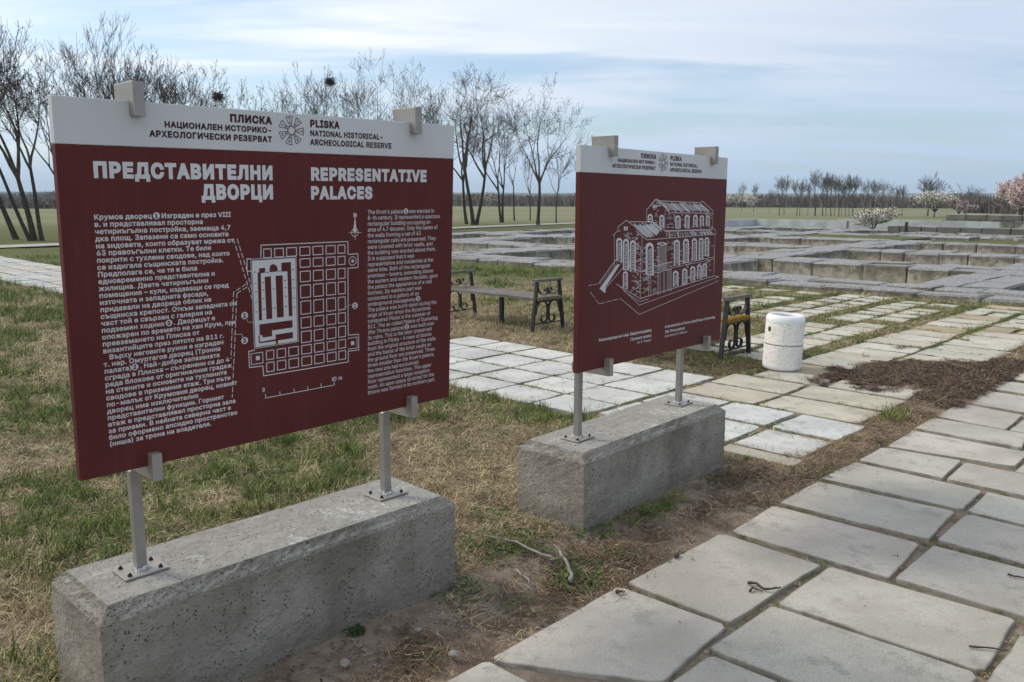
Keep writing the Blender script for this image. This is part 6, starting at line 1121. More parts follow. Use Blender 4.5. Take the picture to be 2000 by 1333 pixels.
def far_trees():
    g = 'far clump of bare trees beyond the white wall'
    V = [tree_data(80+i, 5.2, [(random.uniform(-.12, .12), 0, 1.7, .10, 4, 0)], levels=4, minr=.010, up=.13, kids=(3, 4), mats=('haze_paled_bark', 'haze_paled_bark')) for i in range(5)]
    def at(px, base, top, lab, v, w=1.0):
        d = 1.66*1634/(base-389.); H = 1.66+(389-top)/1634*d; k = H/5.2
        o = plant_tree('bare_tree', V[v % 5], ((px-1000)/1634*d, d*.985, -.05), px*.7, lab, 'tree', g); o.scale = (k*w, k*w, k)
    L = [(1436, 412, 353, 'lone slim far tree with a ball of mistletoe, leftmost beyond the farther sign', .6), (1458, 412, 356, 'second slim far tree right of the farther sign', .6), (1488, 415, 366, 'shortest slim far tree standing alone before the clump', .5), (1507, 418, 341, 'first full-height tree at the left end of the far clump', .9), (1517, 417, 340, 'thin straight tree close behind the first of the far clump', .8),
         (1540, 418, 346, 'far clump tree just left of the thick twin trunk', .9), (1546, 419, 348, 'slim trunk beside the third tree of the far clump', .7), (1562, 418, 352, 'leaning thin tree between the left pair and the thick trunk', .6), (1576, 418.5, 329, 'thickest tallest tree of the far clump', 1.3), (1590, 418.5, 335, 'dark trunk directly right of the thickest far tree', 1.0), (1597, 418, 338, 'slim partner right of the dark trunk in the far clump', .7), (1606, 419.5, 334, 'slanting tree in the middle of the far clump', .9), (1612, 419, 345, 'thin slanting stem in the middle of the far clump', .6),
         (1621, 419, 338, 'upright tree right of the clump middle', .9), (1626, 419, 350, 'short stem right of the clump middle', .6), (1634, 418.5, 345, 'thin tree near the right end of the clump', .7), (1640, 418, 342, 'tree before the last trunk of the clump', .6), (1646, 418.5, 336, 'last strong trunk at the right end of the far clump', 1.1), (1668, 421, 345, 'bare tree rising behind the white blossoming bush, left side', .9), (1681, 422, 348, 'bare tree right behind the white blossoming bush', 1.0), (1703, 420, 346, 'bare tree on the right flank of the white blossoming bush', 1.1),
         (1728, 419, 358, 'thin dark tree between the bush and the big spreading tree', .7), (1741, 420, 356, 'slender double stem left of the big spreading tree', .6)]
    for i, (px, b, t, lab, w) in enumerate(L): at(px, b, t, lab, i, w)
    T = [tree_data(95, 5.2, [(-.05, 0, 1.1, .13, 9, 0)], levels=4, minr=.009, up=.12, kids=(3, 4), spread=(.3, .75), mats=('haze_paled_bark', 'haze_paled_bark')), tree_data(96, 5, [(0, 0, 1.4, .11, 7, 0)], levels=4, minr=.009, up=.02, kids=(3, 4), spread=(.6, 1.1), mats=('haze_paled_bark', 'haze_paled_bark'))]
    for px, b, t, d_, lab, w in ((1790, 418, 334, 0, 'big fan-shaped bare tree behind the pale blossoming tree', 1.25), (1860, 419, 352, 1, 'dark spreading bare tree right of the pale blossoming tree', 1.3)):
        d = 1.66*1634/(b-389.); H = 1.66+(389-t)/1634*d; k = H/5.2; o = plant_tree('bare_tree', T[d_], ((px-1000)/1634*d, d*.985, -.05), 1, lab, 'tree', g); o.scale = (k*w, k*w, k)
far_trees()
def blossom(name, label, loc, H, Wd, mat, seed, n, trunk_h, fs, dense=.5, leaf=.06):
    root = empty(name, loc, 0, label=label, cat='blossoming tree' if H > 2 else 'bush')
    r_ = np.random.default_rng(seed); tv, tf, bv, bf = bare_tree(seed, H*.94, [(0.05, 0, trunk_h, H*.03, 6, 0)], levels=4, minr=.012, up=.05, kids=(4, 6), spread=(.5, 1.1))
    B = np.array(bv); k = Wd/2/max(.1, np.percentile(np.hypot(B[:, 0], B[:, 1]), 97)); B[:, :2] *= k
    obj('trunk', mesh('trunk', tv, tf, M['bark'], True), root); obj('crown', mesh('crown', [tuple(p) for p in B], bf, M['twigbark'], True), root)
    src = B[B[:, 2] > trunk_h*.7]; c = src[r_.integers(0, len(src), n)]+r_.normal(0, fs, (n, 3)); c[:, 2] = np.maximum(c[:, 2], .1)
    a = r_.normal(0, 1, (n, 3)); a /= np.linalg.norm(a, axis=1)[:, None]; b = np.cross(a, r_.normal(0, 1, (n, 3))); b /= np.linalg.norm(b, axis=1)[:, None]; s_ = (leaf*r_.uniform(.5, 1.2, n))[:, None]
    V = np.stack([c-a*s_, c+b*s_*.8, c+a*s_, c-b*s_*.7], 1).reshape(-1, 3); F = np.arange(4*n).reshape(-1, 4)
    me = mesh('blossoms', V, F, M[mat]); at = me.attributes.new('tone', 'FLOAT', 'POINT'); at.data.foreach_set('value', np.repeat(r_.random(n), 4).astype(np.float32)); obj('blossoms', me, root, kind='stuff'); return root
def P3(px, base_d): return ((px-1000)/1634*base_d, base_d*.985, -.05)
blossom('blossoming_bush', 'white blossoming bush behind the far corner of the grid ruin', P3(1688, 47), 1.45, 2.4, 'blossom', 5, 9000, .06, .05, leaf=.032)
blossom('blossoming_tree', 'pale blossoming tree under the big fan-shaped bare tree', P3(1802, 86), 2.9, 4.4, 'blossom', 6, 6500, .6, .12, leaf=.055)
blossom('blossoming_tree', 'small greyish-pink blossoming tree right of the pale one', P3(1848, 84), 2.0, 3.0, 'pink', 7, 3600, .4, .10, leaf=.05)
blossom('blossoming_tree', 'tall pink blossoming tree near the right edge', P3(1966, 62), 3.95, 4.0, 'pink', 8, 15000, .6, .13, leaf=.05)
blossom('blossoming_tree', 'lower pink blossoming tree cut off by the right edge', P3(2003, 61), 3.1, 2.6, 'pink', 9, 9000, .5, .10, leaf=.045)
blossom('blossoming_tree', 'far round white blossoming tree left of the slim far trees', P3(1419, 185), 3.6, 5.2, 'blossom', 12, 1600, .4, .25, leaf=.12)
blossom('blossoming_tree', 'far round white blossoming tree between the two slim far trees', P3(1450, 180), 3.4, 4.2, 'blossom', 13, 1600, .4, .25, leaf=.12)
blossom('blossoming_tree', 'faint white blossoming tree in the hedge seen between the signs', P3(955, 190), 3.6, 4.2, 'blossom', 14, 700, .4, .25, leaf=.10)
def nests():
    for c, s_, lab in ((NEST[1], .25, 'higher bird nest, a dark ball of twigs in the bare crown right of the emblem'), (NEST[0], .28, 'lower bird nest showing just above the top edge of the nearer sign')):
        mb = MB(); r_ = random.Random(int(c.x*100))
        for k in range(300):
            a = Vector((r_.gauss(0, 1), r_.gauss(0, 1), r_.gauss(0, .9))).normalized()*s_*r_.uniform(.1, 1); b = a+Vector((r_.uniform(-1, 1), r_.uniform(-1, 1), r_.uniform(-.6, .6)))*s_*.75
            mb.tube([a, b], .011, 3, cap=False)
        o = mb.build('bird_nest', M['nest'], None, label=lab, cat='bird nest'); o.location = c
nests()
def post_small():
    mb = MB(); mb.box((-.06, -.05, -.1), (.06, .05, .62), bev=.01); o = mb.build('wooden_post', M['bark'], None, label='short grey upright stake just behind the low block wall', cat='post'); o.location = ((1755-1000)/1634*41.0, 40.6, 0)
post_small()
# ------------------------------------------------------------------ scrub belts, hills
def scrub(label, segs, seed, n, hmax, dep):
    r_ = np.random.default_rng(seed); V = []; T_ = []
    tot = sum(abs(b[0]-a[0])+abs(b[1]-a[1]) for a, b in segs)
    for a, b in segs:
        m = int(n*(abs(b[0]-a[0])+abs(b[1]-a[1]))/tot); t = r_.random(m); x = a[0]+(b[0]-a[0])*t; y = a[1]+(b[1]-a[1])*t+r_.uniform(-dep, dep, m)
        h = hmax*(.45+.75*fbm(x, y, 9, seed, 4))*r_.uniform(.55, 1, m); z = np.where(r_.random(m) < .5, 0, r_.random(m)*h*.8); w = r_.uniform(.10, .3, m); lean = r_.normal(0, .5, m)
        p0 = np.stack([x-w, y, z-.1], -1); p1 = np.stack([x+w, y+r_.normal(0, .2, m), z-.1], -1); p2 = np.stack([x+lean, y+r_.normal(0, .5, m), np.maximum(h, z+.3)], -1)
        V.append(np.stack([p0, p1, p2], 1).reshape(-1, 3)); T_.append(np.repeat(r_.random(m), 3))
    V = np.concatenate(V); me = mesh('scrub_belt', V, np.arange(len(V)).reshape(-1, 3), M['scrub']); at = me.attributes.new('tone', 'FLOAT', 'POINT'); at.data.foreach_set('value', np.concatenate(T_).astype(np.float32)); obj('scrub_belt', me, label=label, cat='scrub', kind='stuff')
scrub('long belt of bare brown scrub beyond the field', [((-230, 225), (60, 190)), ((60, 190), (190, 165)), ((190, 165), (330, 150))], 1, 36000, 3.6, 7)
scrub('darker nearer scrub behind the blossoming trees at right', [((62, 112), (120, 104))], 2, 9000, 2.7, 5)
scrub('dark scrub patch at the far left beyond the leaning trees', [((-120, 140), (-66, 128))], 3, 5000, 1.9, 3)
scrub('second faint belt of trees before the hills', [((-900, 640), (900, 560))], 4, 14000, 6, 30)
def hills():
    V = []; F = []; n = 120
    rows = [(900, 0), (1300, .25), (1900, .75), (2500, 1.0), (3100, .85)]
    for j, (d, k) in enumerate(rows):
        for i in range(n+1):
            a = -1.25+2.5*i/n; x = d*math.sin(a); y = d*math.cos(a); h = 19*k*(.62+.55*float(fbm(x, 0, 1700, 5, 3)))*(1+.15*math.sin(a*3+1)); V.append((x, y, h-.5))
    for j in range(len(rows)-1):
        for i in range(n): a = j*(n+1)+i; F.append((a, a+1, a+n+2, a+n+1))
    me = mesh('hills', V, [f[::-1] for f in F], M['hills'], True); me.flip_normals() if me.polygons[0].normal.z < 0 else None; obj('hills', me, kind='structure')
hills()
def gravel_path():
    P = [(-6, -30.6), (9, -32.0), (20, -33.6), (32, -35.6), (46, -37.6), (60, -39.5)]; V = []; F = []
    for i, (u, v) in enumerate(P):
        for s_ in (-.85, .85): V.append(uv(u, v+s_, .03))
        if i: F.append((2*i-2, 2*i-1, 2*i+1, 2*i))
    me = mesh('gravel_path', V, F, M['gravel']); me.flip_normals() if me.polygons[0].normal.z < 0 else None; obj('gravel_path', me, kind='structure')
gravel_path()
# ------------------------------------------------------------------ small growth and litter, scattered by geometry nodes
def gn_scatter(name, pts, rot, scl, sources, label, cat):
    """pts Nx3, rot N (about z), scl N; sources: list of meshes"""
    idx = RNG.integers(0, len(sources), len(pts))
    col = bpy.data.collections.new(name+'_sources')
    for i, me in enumerate(sources):
        o = bpy.data.objects.new('%s_%02d' % (name, i), me); col.objects.link(o)
    me = bpy.data.meshes.new(name); me.vertices.add(len(pts)); me.vertices.foreach_set('co', pts.astype(np.float32).ravel())
    for k, v in (('rz', rot), ('sc', scl)): a = me.attributes.new(k, 'FLOAT', 'POINT'); a.data.foreach_set('value', v.astype(np.float32))
    a = me.attributes.new('pick', 'INT', 'POINT'); a.data.foreach_set('value', idx.astype(np.int32)); me.update()
    o = obj(name, me, label=label, cat=cat, kind='stuff')
    ng = bpy.data.node_groups.new(name, 'GeometryNodeTree'); ng.interface.new_socket('Geometry', in_out='INPUT', socket_type='NodeSocketGeometry'); ng.interface.new_socket('Geometry', in_out='OUTPUT', socket_type='NodeSocketGeometry')
    N = ng.nodes; L = ng.links; gi = N.new('NodeGroupInput'); go = N.new('NodeGroupOutput'); ip = N.new('GeometryNodeInstanceOnPoints'); ci = N.new('GeometryNodeCollectionInfo')
    ci.inputs['Collection'].default_value = col; ci.inputs['Separate Children'].default_value = True; ci.inputs['Reset Children'].default_value = True
    def at(n_, t): a = N.new('GeometryNodeInputNamedAttribute'); a.data_type = t; a.inputs['Name'].default_value = n_; return a.outputs[0]
    cx = N.new('ShaderNodeCombineXYZ'); L.new(at('rz', 'FLOAT'), cx.inputs[2]); e2r = N.new('FunctionNodeEulerToRotation'); L.new(cx.outputs[0], e2r.inputs[0])
    L.new(gi.outputs[0], ip.inputs['Points']); L.new(ci.outputs[0], ip.inputs['Instance']); ip.inputs['Pick Instance'].default_value = True; L.new(at('pick', 'INT'), ip.inputs['Instance Index']); L.new(e2r.outputs[0], ip.inputs['Rotation'])
    cs = N.new('ShaderNodeCombineXYZ'); s_ = at('sc', 'FLOAT'); [L.new(s_, cs.inputs[i]) for i in range(3)]; L.new(cs.outputs[0], ip.inputs['Scale']); L.new(ip.outputs[0], go.inputs[0])
    md = o.modifiers.new('scatter', 'NODES'); md.node_group = ng; return o
def blades(seed, n, rad, hgt, wid, lay, curl, mat, name, segs=3):
    """a patch of n blades; lay 0 upright .. 1 lying flat"""
    r_ = np.random.default_rng(seed); V = []; F = []; T_ = []
    for i in range(n):
        a = r_.uniform(0, 2*math.pi); q = rad*math.sqrt(r_.random()); x, y = q*math.cos(a), q*math.sin(a); b = r_.uniform(0, 2*math.pi); el = (1-lay)*math.pi/2+r_.normal(0, .28); el = min(1.5, max(.06, el)); L = hgt*r_.uniform(.5, 1.25); w = wid*r_.uniform(.6, 1.2)
        D = Vector((math.cos(b)*math.cos(el), math.sin(b)*math.cos(el), math.sin(el))); S_ = Vector((-math.sin(b), math.cos(b), r_.uniform(-.3, .3))); p = Vector((x, y, 0)); base = len(V); t_ = r_.random()
        cv = Vector((r_.normal(0, curl), r_.normal(0, curl), -abs(r_.normal(0, curl))*.9))
        for k in range(segs+1):
            ww = w*(1-.85*(k/segs)**1.5); V.append(p-S_*ww/2)
            if k < segs: V.append(p+S_*ww/2)
            T_ += [t_]*(2 if k < segs else 1); D = (D+cv).normalized(); p = p+D*L/segs
            if p.z < .003: p.z = .003+r_.random()*.004
        for k in range(segs-1): F.append((base+2*k, base+2*k+1, base+2*k+3, base+2*k+2))
        F.append((base+2*segs-2, base+2*segs-1, base+2*segs))
    me = mesh(name, V, F, M[mat]); at = me.attributes.new('tone', 'FLOAT', 'POINT'); at.data.foreach_set('value', T_); return me
def leaf_patch(seed, n, rad, size, mat, name, lift=.02, flat=.4):
    r_ = np.random.default_rng(seed); V = []; F = []; T_ = []
    for i in range(n):
        a = r_.uniform(0, 6.28); q = rad*math.sqrt(r_.random()); c = Vector((q*math.cos(a), q*math.sin(a), r_.uniform(.002, lift))); b = r_.uniform(0, 6.28); t = r_.normal(0, flat); s_ = size*r_.uniform(.5, 1.3)
        e = Vector((math.cos(b), math.sin(b), t*.6)).normalized(); f = Vector((-math.sin(b), math.cos(b), r_.normal(0, flat))).normalized()*.55; base = len(V)
        V += [c-e*s_, c-e*s_*.2+f*s_*.8, c+e*s_, c-e*s_*.2-f*s_*.8]; F.append((base, base+1, base+2, base+3)); T_ += [r_.random()]*4
    me = mesh(name, V, F, M[mat]); at = me.attributes.new('tone', 'FLOAT', 'POINT'); at.data.foreach_set('value', T_); return me
def region(n, x0, x1, y0, y1, keep):
    x = RNG.uniform(x0, x1, n); y = RNG.uniform(y0, y1, n); d = np.hypot(x, y); gr, di, fa, u, v = zones(x, y)
    ok = (np.abs(x) < .75*y+1.6)&(~in_plinth(x, y, .01)); ok &= ~in_ruin(u, v); ok &= (v < -2.0) | (v > 1.2)
    k = keep(x, y, u, v, d, gr, di) & ok; return x[k], y[k], u[k], v[k], d[k]
def soil_z(x, y):
    u = x*UX+y*UY; v = x*VX+y*VY; d = np.hypot(x, y); z = -.016+(fbm(x, y, .28, 11, 4)-.5)*.045+(fbm(x, y, 2.5, 12, 3)-.5)*.05*sstep(d, 1, 9)
    z = np.where(in_slab(u, v, .05), -.015, z); return np.where((v > -2.6) & (v < -2.02), np.minimum(z, -.006), z)
def scatter(name, mats, label, cat, n, box, keep, sc=(.8, 1.3), grow=.0, dz=0.0):
    x, y, u, v, d = region(n, *box, keep); z = soil_z(x, y)+dz
    s_ = RNG.uniform(*sc, len(x))*(1+grow*np.maximum(0, d-5)/10)
    return gn_scatter(name, np.stack([x, y, z], -1), RNG.uniform(0, 6.28, len(x)), s_, mats, label, cat)
rnd = lambda x: RNG.random(np.shape(x))
onslab = lambda u, v: in_slab(u, v, -.03)
DRY = [blades(200+i, 44, .085, .065, .0042, .74, .22, 'dry', 'dry_tuft') for i in range(5)]
DRYUP = [blades(210+i, 30, .05, .095, .004, .45, .25, 'dry', 'dry_tuft') for i in range(3)]
GREEN = [blades(220+i, 34, .055, .09, .0046, .30, .16, 'green', 'green_tuft') for i in range(5)]
SHORT = [blades(230+i, 30, .075, .035, .0036, .45, .2, 'green', 'green_tuft') for i in range(4)]
def dens(d, d0, p=1.25): return np.minimum(1, (d0/np.maximum(d, .1))**p)
nolit = lambda u, v, di: (v < -2.62) | (di < .5)
scatter('dry_grass', DRY, 'matted dry straw-coloured grass covering the ground', 'grass', 60000, (-11, 8, 1.0, 16), lambda x, y, u, v, d, g, di: (rnd(x) < dens(d, 4.0)*(1-.45*g)*(1-.97*np.clip(di*1.4, 0, 1))) & ~onslab(u, v), grow=.8)
scatter('dry_grass_tufts', DRYUP, 'upright tufts of dead grass standing in the turf', 'grass', 16000, (-9, 7, 1.2, 14), lambda x, y, u, v, d, g, di: (rnd(x) < dens(d, 4.0)*sstep(fbm(x, y, .5, 20), .52, .66)*(1-g*.5)*(1-np.clip(di*1.4, 0, 1))) & ~in_slab(u, v, .03), grow=.6)
scatter('green_grass', GREEN, 'green grass tufts growing through the dry turf', 'grass', 30000, (-12, 8, 1.0, 20), lambda x, y, u, v, d, g, di: (rnd(x) < dens(d, 4.5)*sstep(g*.75+fbm(x, y, .22, 22)*.6, .62, .95)*(1-np.clip(di*1.4, 0, 1))) & ~in_slab(u, v, .03), grow=.7)
scatter('short_grass', SHORT, 'short green grass between the dry patches', 'grass', 42000, (-14, 9, 1.2, 24), lambda x, y, u, v, d, g, di: (rnd(x) < dens(d, 5.0)*(.10+.9*g)*(1-np.clip(di*1.2, 0, 1))) & ~in_slab(u, v, .01), grow=1.0)
# green joints in the upper path and crossing path
def jointy(x, y, u, v, d, g, di): return in_slab(u, v, .09) & ~in_slab(u, v, -.012) & (rnd(x) < sstep(fbm(x, y, .35, 30), .42, .60)*np.where(u > 8, 1, .8))
MOSS = [blades(240+i, 26, .035, .026, .0034, .5, .2, 'green', 'joint_tuft') for i in range(3)]+[leaf_patch(244, 26, .035, .008, 'weed', 'joint_weed')]
scatter('joint_grass', MOSS, 'low green grass and weeds in the joints of the pale paving', 'grass', 110000, (-9, 10.5, 4, 16), jointy, sc=(.6, 1.2), grow=.7, dz=.004)
scatter('joint_grass_band', SHORT+MOSS, 'grassy bands running between the strips of pale paving', 'grass', 50000, (0, 10.5, 5, 17), lambda x, y, u, v, d, g, di: (u > 7.3) & (u < 15.2) & (v > -9) & (v < -3.78) & ~in_slab(u, v, .0) & (rnd(x) < .45*sstep(fbm(x, y, .6, 31), .25, .5)), sc=(.7, 1.2), grow=.5)
def path_joints():
    n = 60000; u = RNG.uniform(1.2, 12, n); v = RNG.uniform(-2.02, 1.1, n); x, y = uva(u, v); k = in_slab(u, v, .03) & ~in_slab(u, v, -.004) & (RNG.random(n) < .9*sstep(fbm(x, y, .22, 33), .40, .62)) & (np.abs(x) < .75*y+.5)
    gn_scatter('path_joint_moss', np.stack([x[k], y[k], np.full(k.sum(), -.014)], -1), RNG.uniform(0, 6.28, k.sum()), RNG.uniform(.3, .65, k.sum()), MOSS+[leaf_patch(300, 20, .04, .008, 'straw', 'joint_straw', .012), leaf_patch(301, 20, .04, .008, 'litter', 'joint_litter', .012)], 'moss, dead leaves and grass in the joints of the large grey slabs', 'moss')
path_joints()
# litter: needles, straw and bark
NEED = [blades(250+i, 26, .07, .075, .0026, .97, .10, 'litter', 'needle_litter') for i in range(4)]
STRAW = [blades(256+i, 24, .08, .085, .0028, .95, .12, 'straw', 'straw_litter') for i in range(4)]
BARK = [leaf_patch(260+i, 30, .06, .016, 'mulch', 'bark_flakes', .014, .28) for i in range(4)]+[leaf_patch(265+i, 24, .06, .013, 'litter', 'bark_flakes', .014, .28) for i in range(2)]
LIT = [leaf_patch(268+i, 22, .08, .010, 'litter', 'leaf_flakes', .012, .4) for i in range(3)]
strip_ = lambda u, v: ((v > -2.42) & (v < -2.0) & (u > 4.6)) | ((v > -2.5) & (v < -2.02) & (u < 4.7))
def litterkeep(x, y, u, v, d, g, di):
    a = strip_(u, v)*np.where(u > 4.4, .5, .05+.45*sstep(fbm(x, y, .25, 40), .5, .65)*(v > -2.32))
    heap = np.exp(-((u-2.75)/.42)**2-((v+2.2)/.22)**2); heap2 = np.exp(-((u-4.75)/.5)**2-((v+2.35)/.35)**2)
    a = np.maximum(a, heap*1.1); a = np.maximum(a, heap2*.9); a = np.maximum(a, .5*np.exp(-((u-.9)/.5)**2-((v+2.12)/.09)**2))
    return (rnd(x) < a) & ~in_slab(u, v, -.02)
scatter('needle_litter', NEED+LIT[:1], 'brown needles and twigs drifted along the left edge of the path', 'leaf litter', 52000, (-1, 8, 1.5, 12), litterkeep, dz=.004)
scatter('straw_litter', STRAW, 'pale straw mixed into the litter strip between the two pavings', 'leaf litter', 42000, (-1, 8, 1.5, 12), lambda x, y, u, v, d, g, di: litterkeep(x, y, u, v, d, g, di) & (rnd(x) < np.where(u > 4.6, 1, .28)), dz=.008)
def moundz(u, v): return np.exp(-((u-8.55)/.85)**4-((v+2.62)/.42)**4)
def heap():
    n = 15000; u = RNG.uniform(7.3, 9.9, n); v = RNG.uniform(-3.4, -2.0, n); x, y = uva(u, v); h = np.exp(-(np.abs((u-8.42-(v+2.7)*.5))/.80)**3.2-(np.abs(v+2.76)/.48)**3); k = RNG.random(n) < h*.8-.14+.9*(fbm(x, y, .2, 50)-.5)
    k |= (v > -2.36) & (RNG.random(n) < .3)
    u, v, x, y, h = u[k], v[k], x[k], y[k], h[k]
    gn_scatter('bark_mulch_heap', np.stack([x, y, .006+h*.010*RNG.uniform(.3, 1, len(x))], -1), RNG.uniform(0, 6.28, len(x)), RNG.uniform(.7, 1.2, len(x)), BARK+NEED[:2]+STRAW[:2]+LIT[:1], 'heap of dark brown bark and leaf mulch spilled over the pale slabs', 'mulch')
    n = 7000; u = RNG.uniform(6.9, 8.9, n); v = RNG.uniform(-5.6, -3.85, n); x, y = uva(u, v); k = RNG.random(n) < (.25+.9*(fbm(x, y, .3, 51)-.3))*np.exp(-((u-8.0)/.75)**4-((v+4.55)/.65)**4); k &= ~in_slab(u, v, .0)
    gn_scatter('bench_leaf_litter', np.stack([x[k], y[k], np.full(k.sum(), .0)], -1), RNG.uniform(0, 6.28, k.sum()), RNG.uniform(.8, 1.3, k.sum()), BARK[3:]+NEED[:2]+SHORT[:2]+LIT[:1], 'dark leaf litter on the soil under the bench end beside the bin', 'leaf litter')
heap()
scatter('leaf_flakes', LIT, 'small dead leaves scattered through the turf', 'leaf litter', 9000, (-6, 5, 1.2, 9), lambda x, y, u, v, d, g, di: (rnd(x) < dens(d, 4)*.7*sstep(fbm(x, y, .6, 44), .35, .6)) & ~in_slab(u, v, .03), dz=.01)
def slab_litter():
    SL = [blades(310+i, 2, .02, .045, .0035, .99, .25, 'litter', 'slab_twig') for i in range(4)]+[leaf_patch(315+i, 1, .01, .009, 'litter', 'slab_leaf', .004, .2) for i in range(2)]+[blades(318, 2, .02, .05, .003, .99, .15, 'straw', 'slab_straw')]
    n = 1500; u = RNG.uniform(1.5, 11, n); v = RNG.uniform(-4, 1.0, n); x, y = uva(u, v); e = np.exp(-((v+2.0)/.35)**2); k = in_slab(u, v, 0) & (RNG.random(n) < .10+.5*e+.25*np.exp(-((v+2.3)/.3)**2)) & (np.abs(x) < .7*y+.5)
    gn_scatter('slab_litter', np.stack([x[k], y[k], np.full(k.sum(), .007)], -1), RNG.uniform(0, 6.28, k.sum()), RNG.uniform(.6, 1.3, k.sum()), SL, 'stray twigs, needles and leaf bits lying on the paving slabs', 'leaf litter')
slab_litter()
CLOV = [leaf_patch(270+i, 60, .10, .012, 'weed', 'weed_patch', .03, .5) for i in range(3)]
scatter('ground_weeds', CLOV, 'low green weeds between the two concrete blocks', 'weeds', 14000, (-4, 4, 1.4, 8), lambda x, y, u, v, d, g, di: (rnd(x) < .85*np.exp(-((u-2.75)/.5)**2-((v+2.62)/.34)**2)*sstep(fbm(x, y, .13, 46), .42, .6)+.12*np.exp(-((v+2.5)/.12)**2)*(u > 3.0)*(u < 4.6)*sstep(fbm(x, y, .3, 47), .5, .6)+.025*(v < -3)) & ~in_slab(u, v, .03))
scatter('block_side_grass', GREEN[:3]+SHORT[:2], 'fresh grass tufts at the foot of the farther concrete block', 'grass', 24000, (-1, 3, 2.5, 6), lambda x, y, u, v, d, g, di: (rnd(x) < np.exp(-((u-3.72)/.13)**2-((v+2.44)/.05)**2)+.7*np.exp(-((u-3.38)/.12)**2-((v+2.53)/.04)**2)+.35*np.exp(-((u-2.75)/.1)**2-((v+2.32)/.07)**2)), sc=(.45, .8))
PEB = []
for i in range(3):
    mb = MB(); r_ = random.Random(i)
    for k in range(5):
        s_ = r_.uniform(.002, .006); c = Vector((r_.uniform(-.05, .05), r_.uniform(-.05, .05), s_*.4)); m2 = MB(); m2.box((-s_, -s_*.7, -s_*.5), (s_, s_*.7, s_*.6), bev=s_*.35); mb.add([Vector(p)+c for p in m2.v], m2.f)
    PEB.append(mb.me('grit', M['pebble']))
scatter('grit', PEB, 'small pale stones and grit on the bare soil', 'gravel', 5000, (-3, 3, 1.2, 6), lambda x, y, u, v, d, g, di: (di > .4) & (v > -2.9) & (v < -2.02) & (rnd(x) < .22))
# ------------------------------------------------------------------ single things on the ground
def stick(label, pts, rad, mat='stick', z=.0, name='stick', cat='stick'):
    P = [Vector((x, y, z+dz)) for x, y, dz in pts]; rr = random.Random(len(label)); Q = [P[0]]
    for a, b in zip(P, P[1:]):
        L = (b-a).length; Q += [a.lerp(b, .35)+Vector((rr.uniform(-1, 1), rr.uniform(-1, 1), 0))*L*.09, a.lerp(b, .7)+Vector((rr.uniform(-1, 1), rr.uniform(-1, 1), 0))*L*.07, b]
    P = Q; C = P[0].copy(); mb = MB(); n = len(P); mb.tube([p-C for p in P], [rad*1.25*(1-.5*i/(n-1))*(1+.15*math.sin(i*2.1)) for i in range(n)], 6); o = mb.build(name, M[mat], None, True, label=label, cat=cat); o.location = C; return o
stick('curved grey stick lying in the weeds between the blocks, its thick end towards the path', [(.262, 3.43, .012), (.268, 3.50, .016), (.255, 3.60, .02), (.232, 3.70, .022), (.205, 3.80, .02)], .0085)
stick('long thin grey branch pointing left from the curved stick between the blocks', [(.205, 3.65, .014), (.12, 3.72, .02), (.02, 3.83, .024), (-.06, 3.88, .02), (-.14, 3.93, .014)], .006)
stick('short pale twig left of the curved stick', [(.02, 3.55, .01), (.06, 3.47, .014), (.09, 3.38, .01)], .005)
stick('wavy dark twig lying on the slab edge in the middle of the near path', [(1.03, 3.42, .012), (1.065, 3.405, .018), (1.085, 3.36, .014), (1.12, 3.355, .018), (1.16, 3.38, .012)], .0055, 'darkstick')
stick('short hooked twig just left of the wavy dark twig on the slab', [(1.02, 3.345, .010), (1.035, 3.37, .016), (1.075, 3.345, .010)], .0045, 'darkstick')
stick('small bent twig on the slab at the right edge of the near path', [(2.225, 3.52, .010), (2.235, 3.49, .014), (2.285, 3.475, .012), (2.29, 3.50, .010)], .004, 'darkstick')
stick('straight thin twig on the slab close to the bottom right corner', [(1.72, 2.905, .010), (1.79, 2.89, .012), (1.85, 2.875, .01)], .0035, 'darkstick')
stick('short brown bark piece on the first path slab corner between the blocks', [(.445, 3.33, .012), (.485, 3.335, .012)], .007, 'darkstick', name='bark_piece', cat='bark')
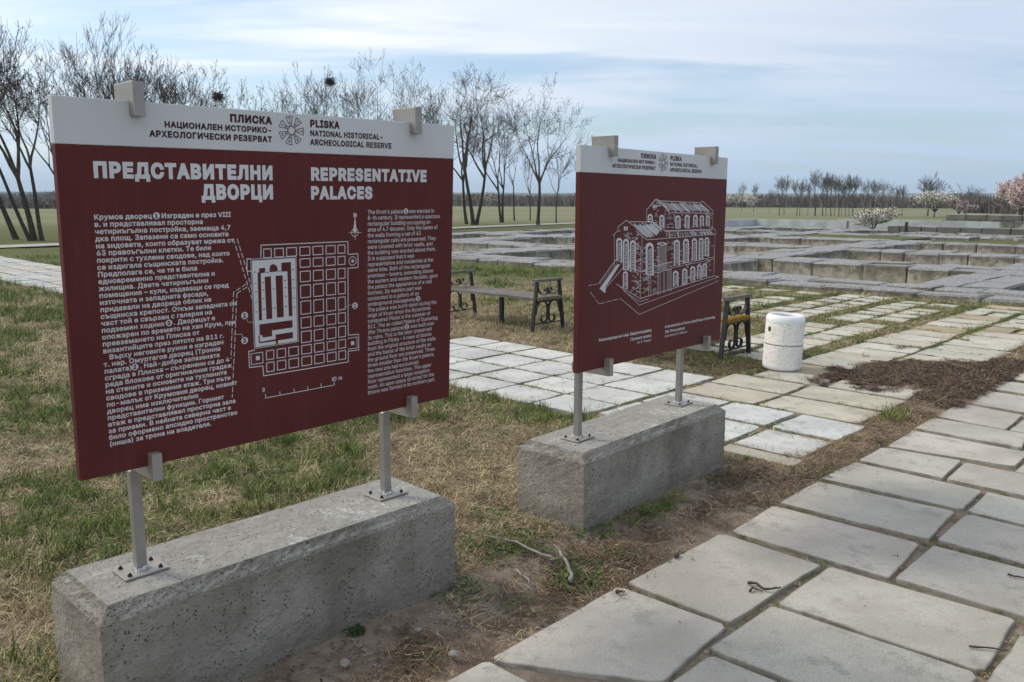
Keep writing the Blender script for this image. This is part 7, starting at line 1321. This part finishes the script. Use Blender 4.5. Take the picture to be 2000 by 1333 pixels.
def lump(name, label, cat, loc, s, mat, seed):
    bm = MB(); r_ = random.Random(seed); n = 10; prof = []
    for i in range(7): t = math.pi*i/6; prof.append((math.sin(t), -math.cos(t)))
    bm.lathe([(max(.01, a), b) for a, b in prof], n); bm.v = [(p[0]*s[0]*(1+.12*math.sin(7*p[1]+seed)), p[1]*s[1]*(1+.1*math.cos(5*p[0]+seed)), p[2]*s[2]) for p in bm.v]; o = bm.build(name, M[mat], None, True, label=label, cat=cat); o.location = loc; o.rotation_euler = (0, 0, seed); return o
lump('pine_cone', 'small dark cone lying on the corner of the slab past the first block', 'cone', (.775, 3.70, .014), (.022, .013, .011), 'darkstick', 1)
lump('stone', 'roundish pale stone on the bare soil beside the near block', 'stone', (-.60, 2.78, .008), (.026, .018, .013), 'pebble', 2)
lump('stone', 'angular pale stone at the edge of the path slab near the bottom', 'stone', (-.21, 2.84, .008), (.022, .016, .014), 'pebble', 3)
lump('stone', 'flattish pale stone in the soil right of the rosette weed', 'stone', (-.36, 3.02, .006), (.016, .012, .009), 'pebble', 4)
def rosette():
    mb = MB(); r_ = random.Random(4)
    for k in range(13):
        a = 2*math.pi*k/13+r_.uniform(-.2, .2); L = r_.uniform(.035, .06); e = Vector((math.cos(a), math.sin(a), .35)).normalized(); f = Vector((-math.sin(a), math.cos(a), 0)); P = []
        n = 6
        for i in range(n+1):
            t = i/n; c = e*L*t; c.z -= .03*t*t*.6; w = .010*math.sin(math.pi*min(1, t*.9+.08))*(1.35 if i % 2 else .7); P += [c-f*w+Vector((0, 0, .003)), c, c+f*w+Vector((0, 0, .003))]
        mb.add(P, [(3*i+q, 3*i+q+1, 3*i+q+4, 3*i+q+3) for i in range(n) for q in (0, 1)])
    o = mb.build('thistle_rosette', M['weed'], None, label='small green thistle rosette at the foot of the near concrete block', cat='weed'); o.location = (-.60, 3.02, .002)
rosette()
# ------------------------------------------------------------------ haze
def haze():
    mb = MB(); mb.box((-3300, -600, -2.2), (3300, 3300, 48)); m = bpy.data.materials.new('air_haze'); m.use_nodes = True; N = m.node_tree.nodes; N.clear(); o_ = N.new('ShaderNodeOutputMaterial'); v = N.new('ShaderNodeVolumePrincipled')
    v.inputs['Color'].default_value = (.72, .86, 1, 1); v.inputs['Density'].default_value = HAZE; m.node_tree.links.new(v.outputs[0], o_.inputs['Volume']); mb.build('haze', m, None, kind='stuff', label='thin blue-grey air haze over the far field and hills', cat='haze')
HAZE = .0004
haze()
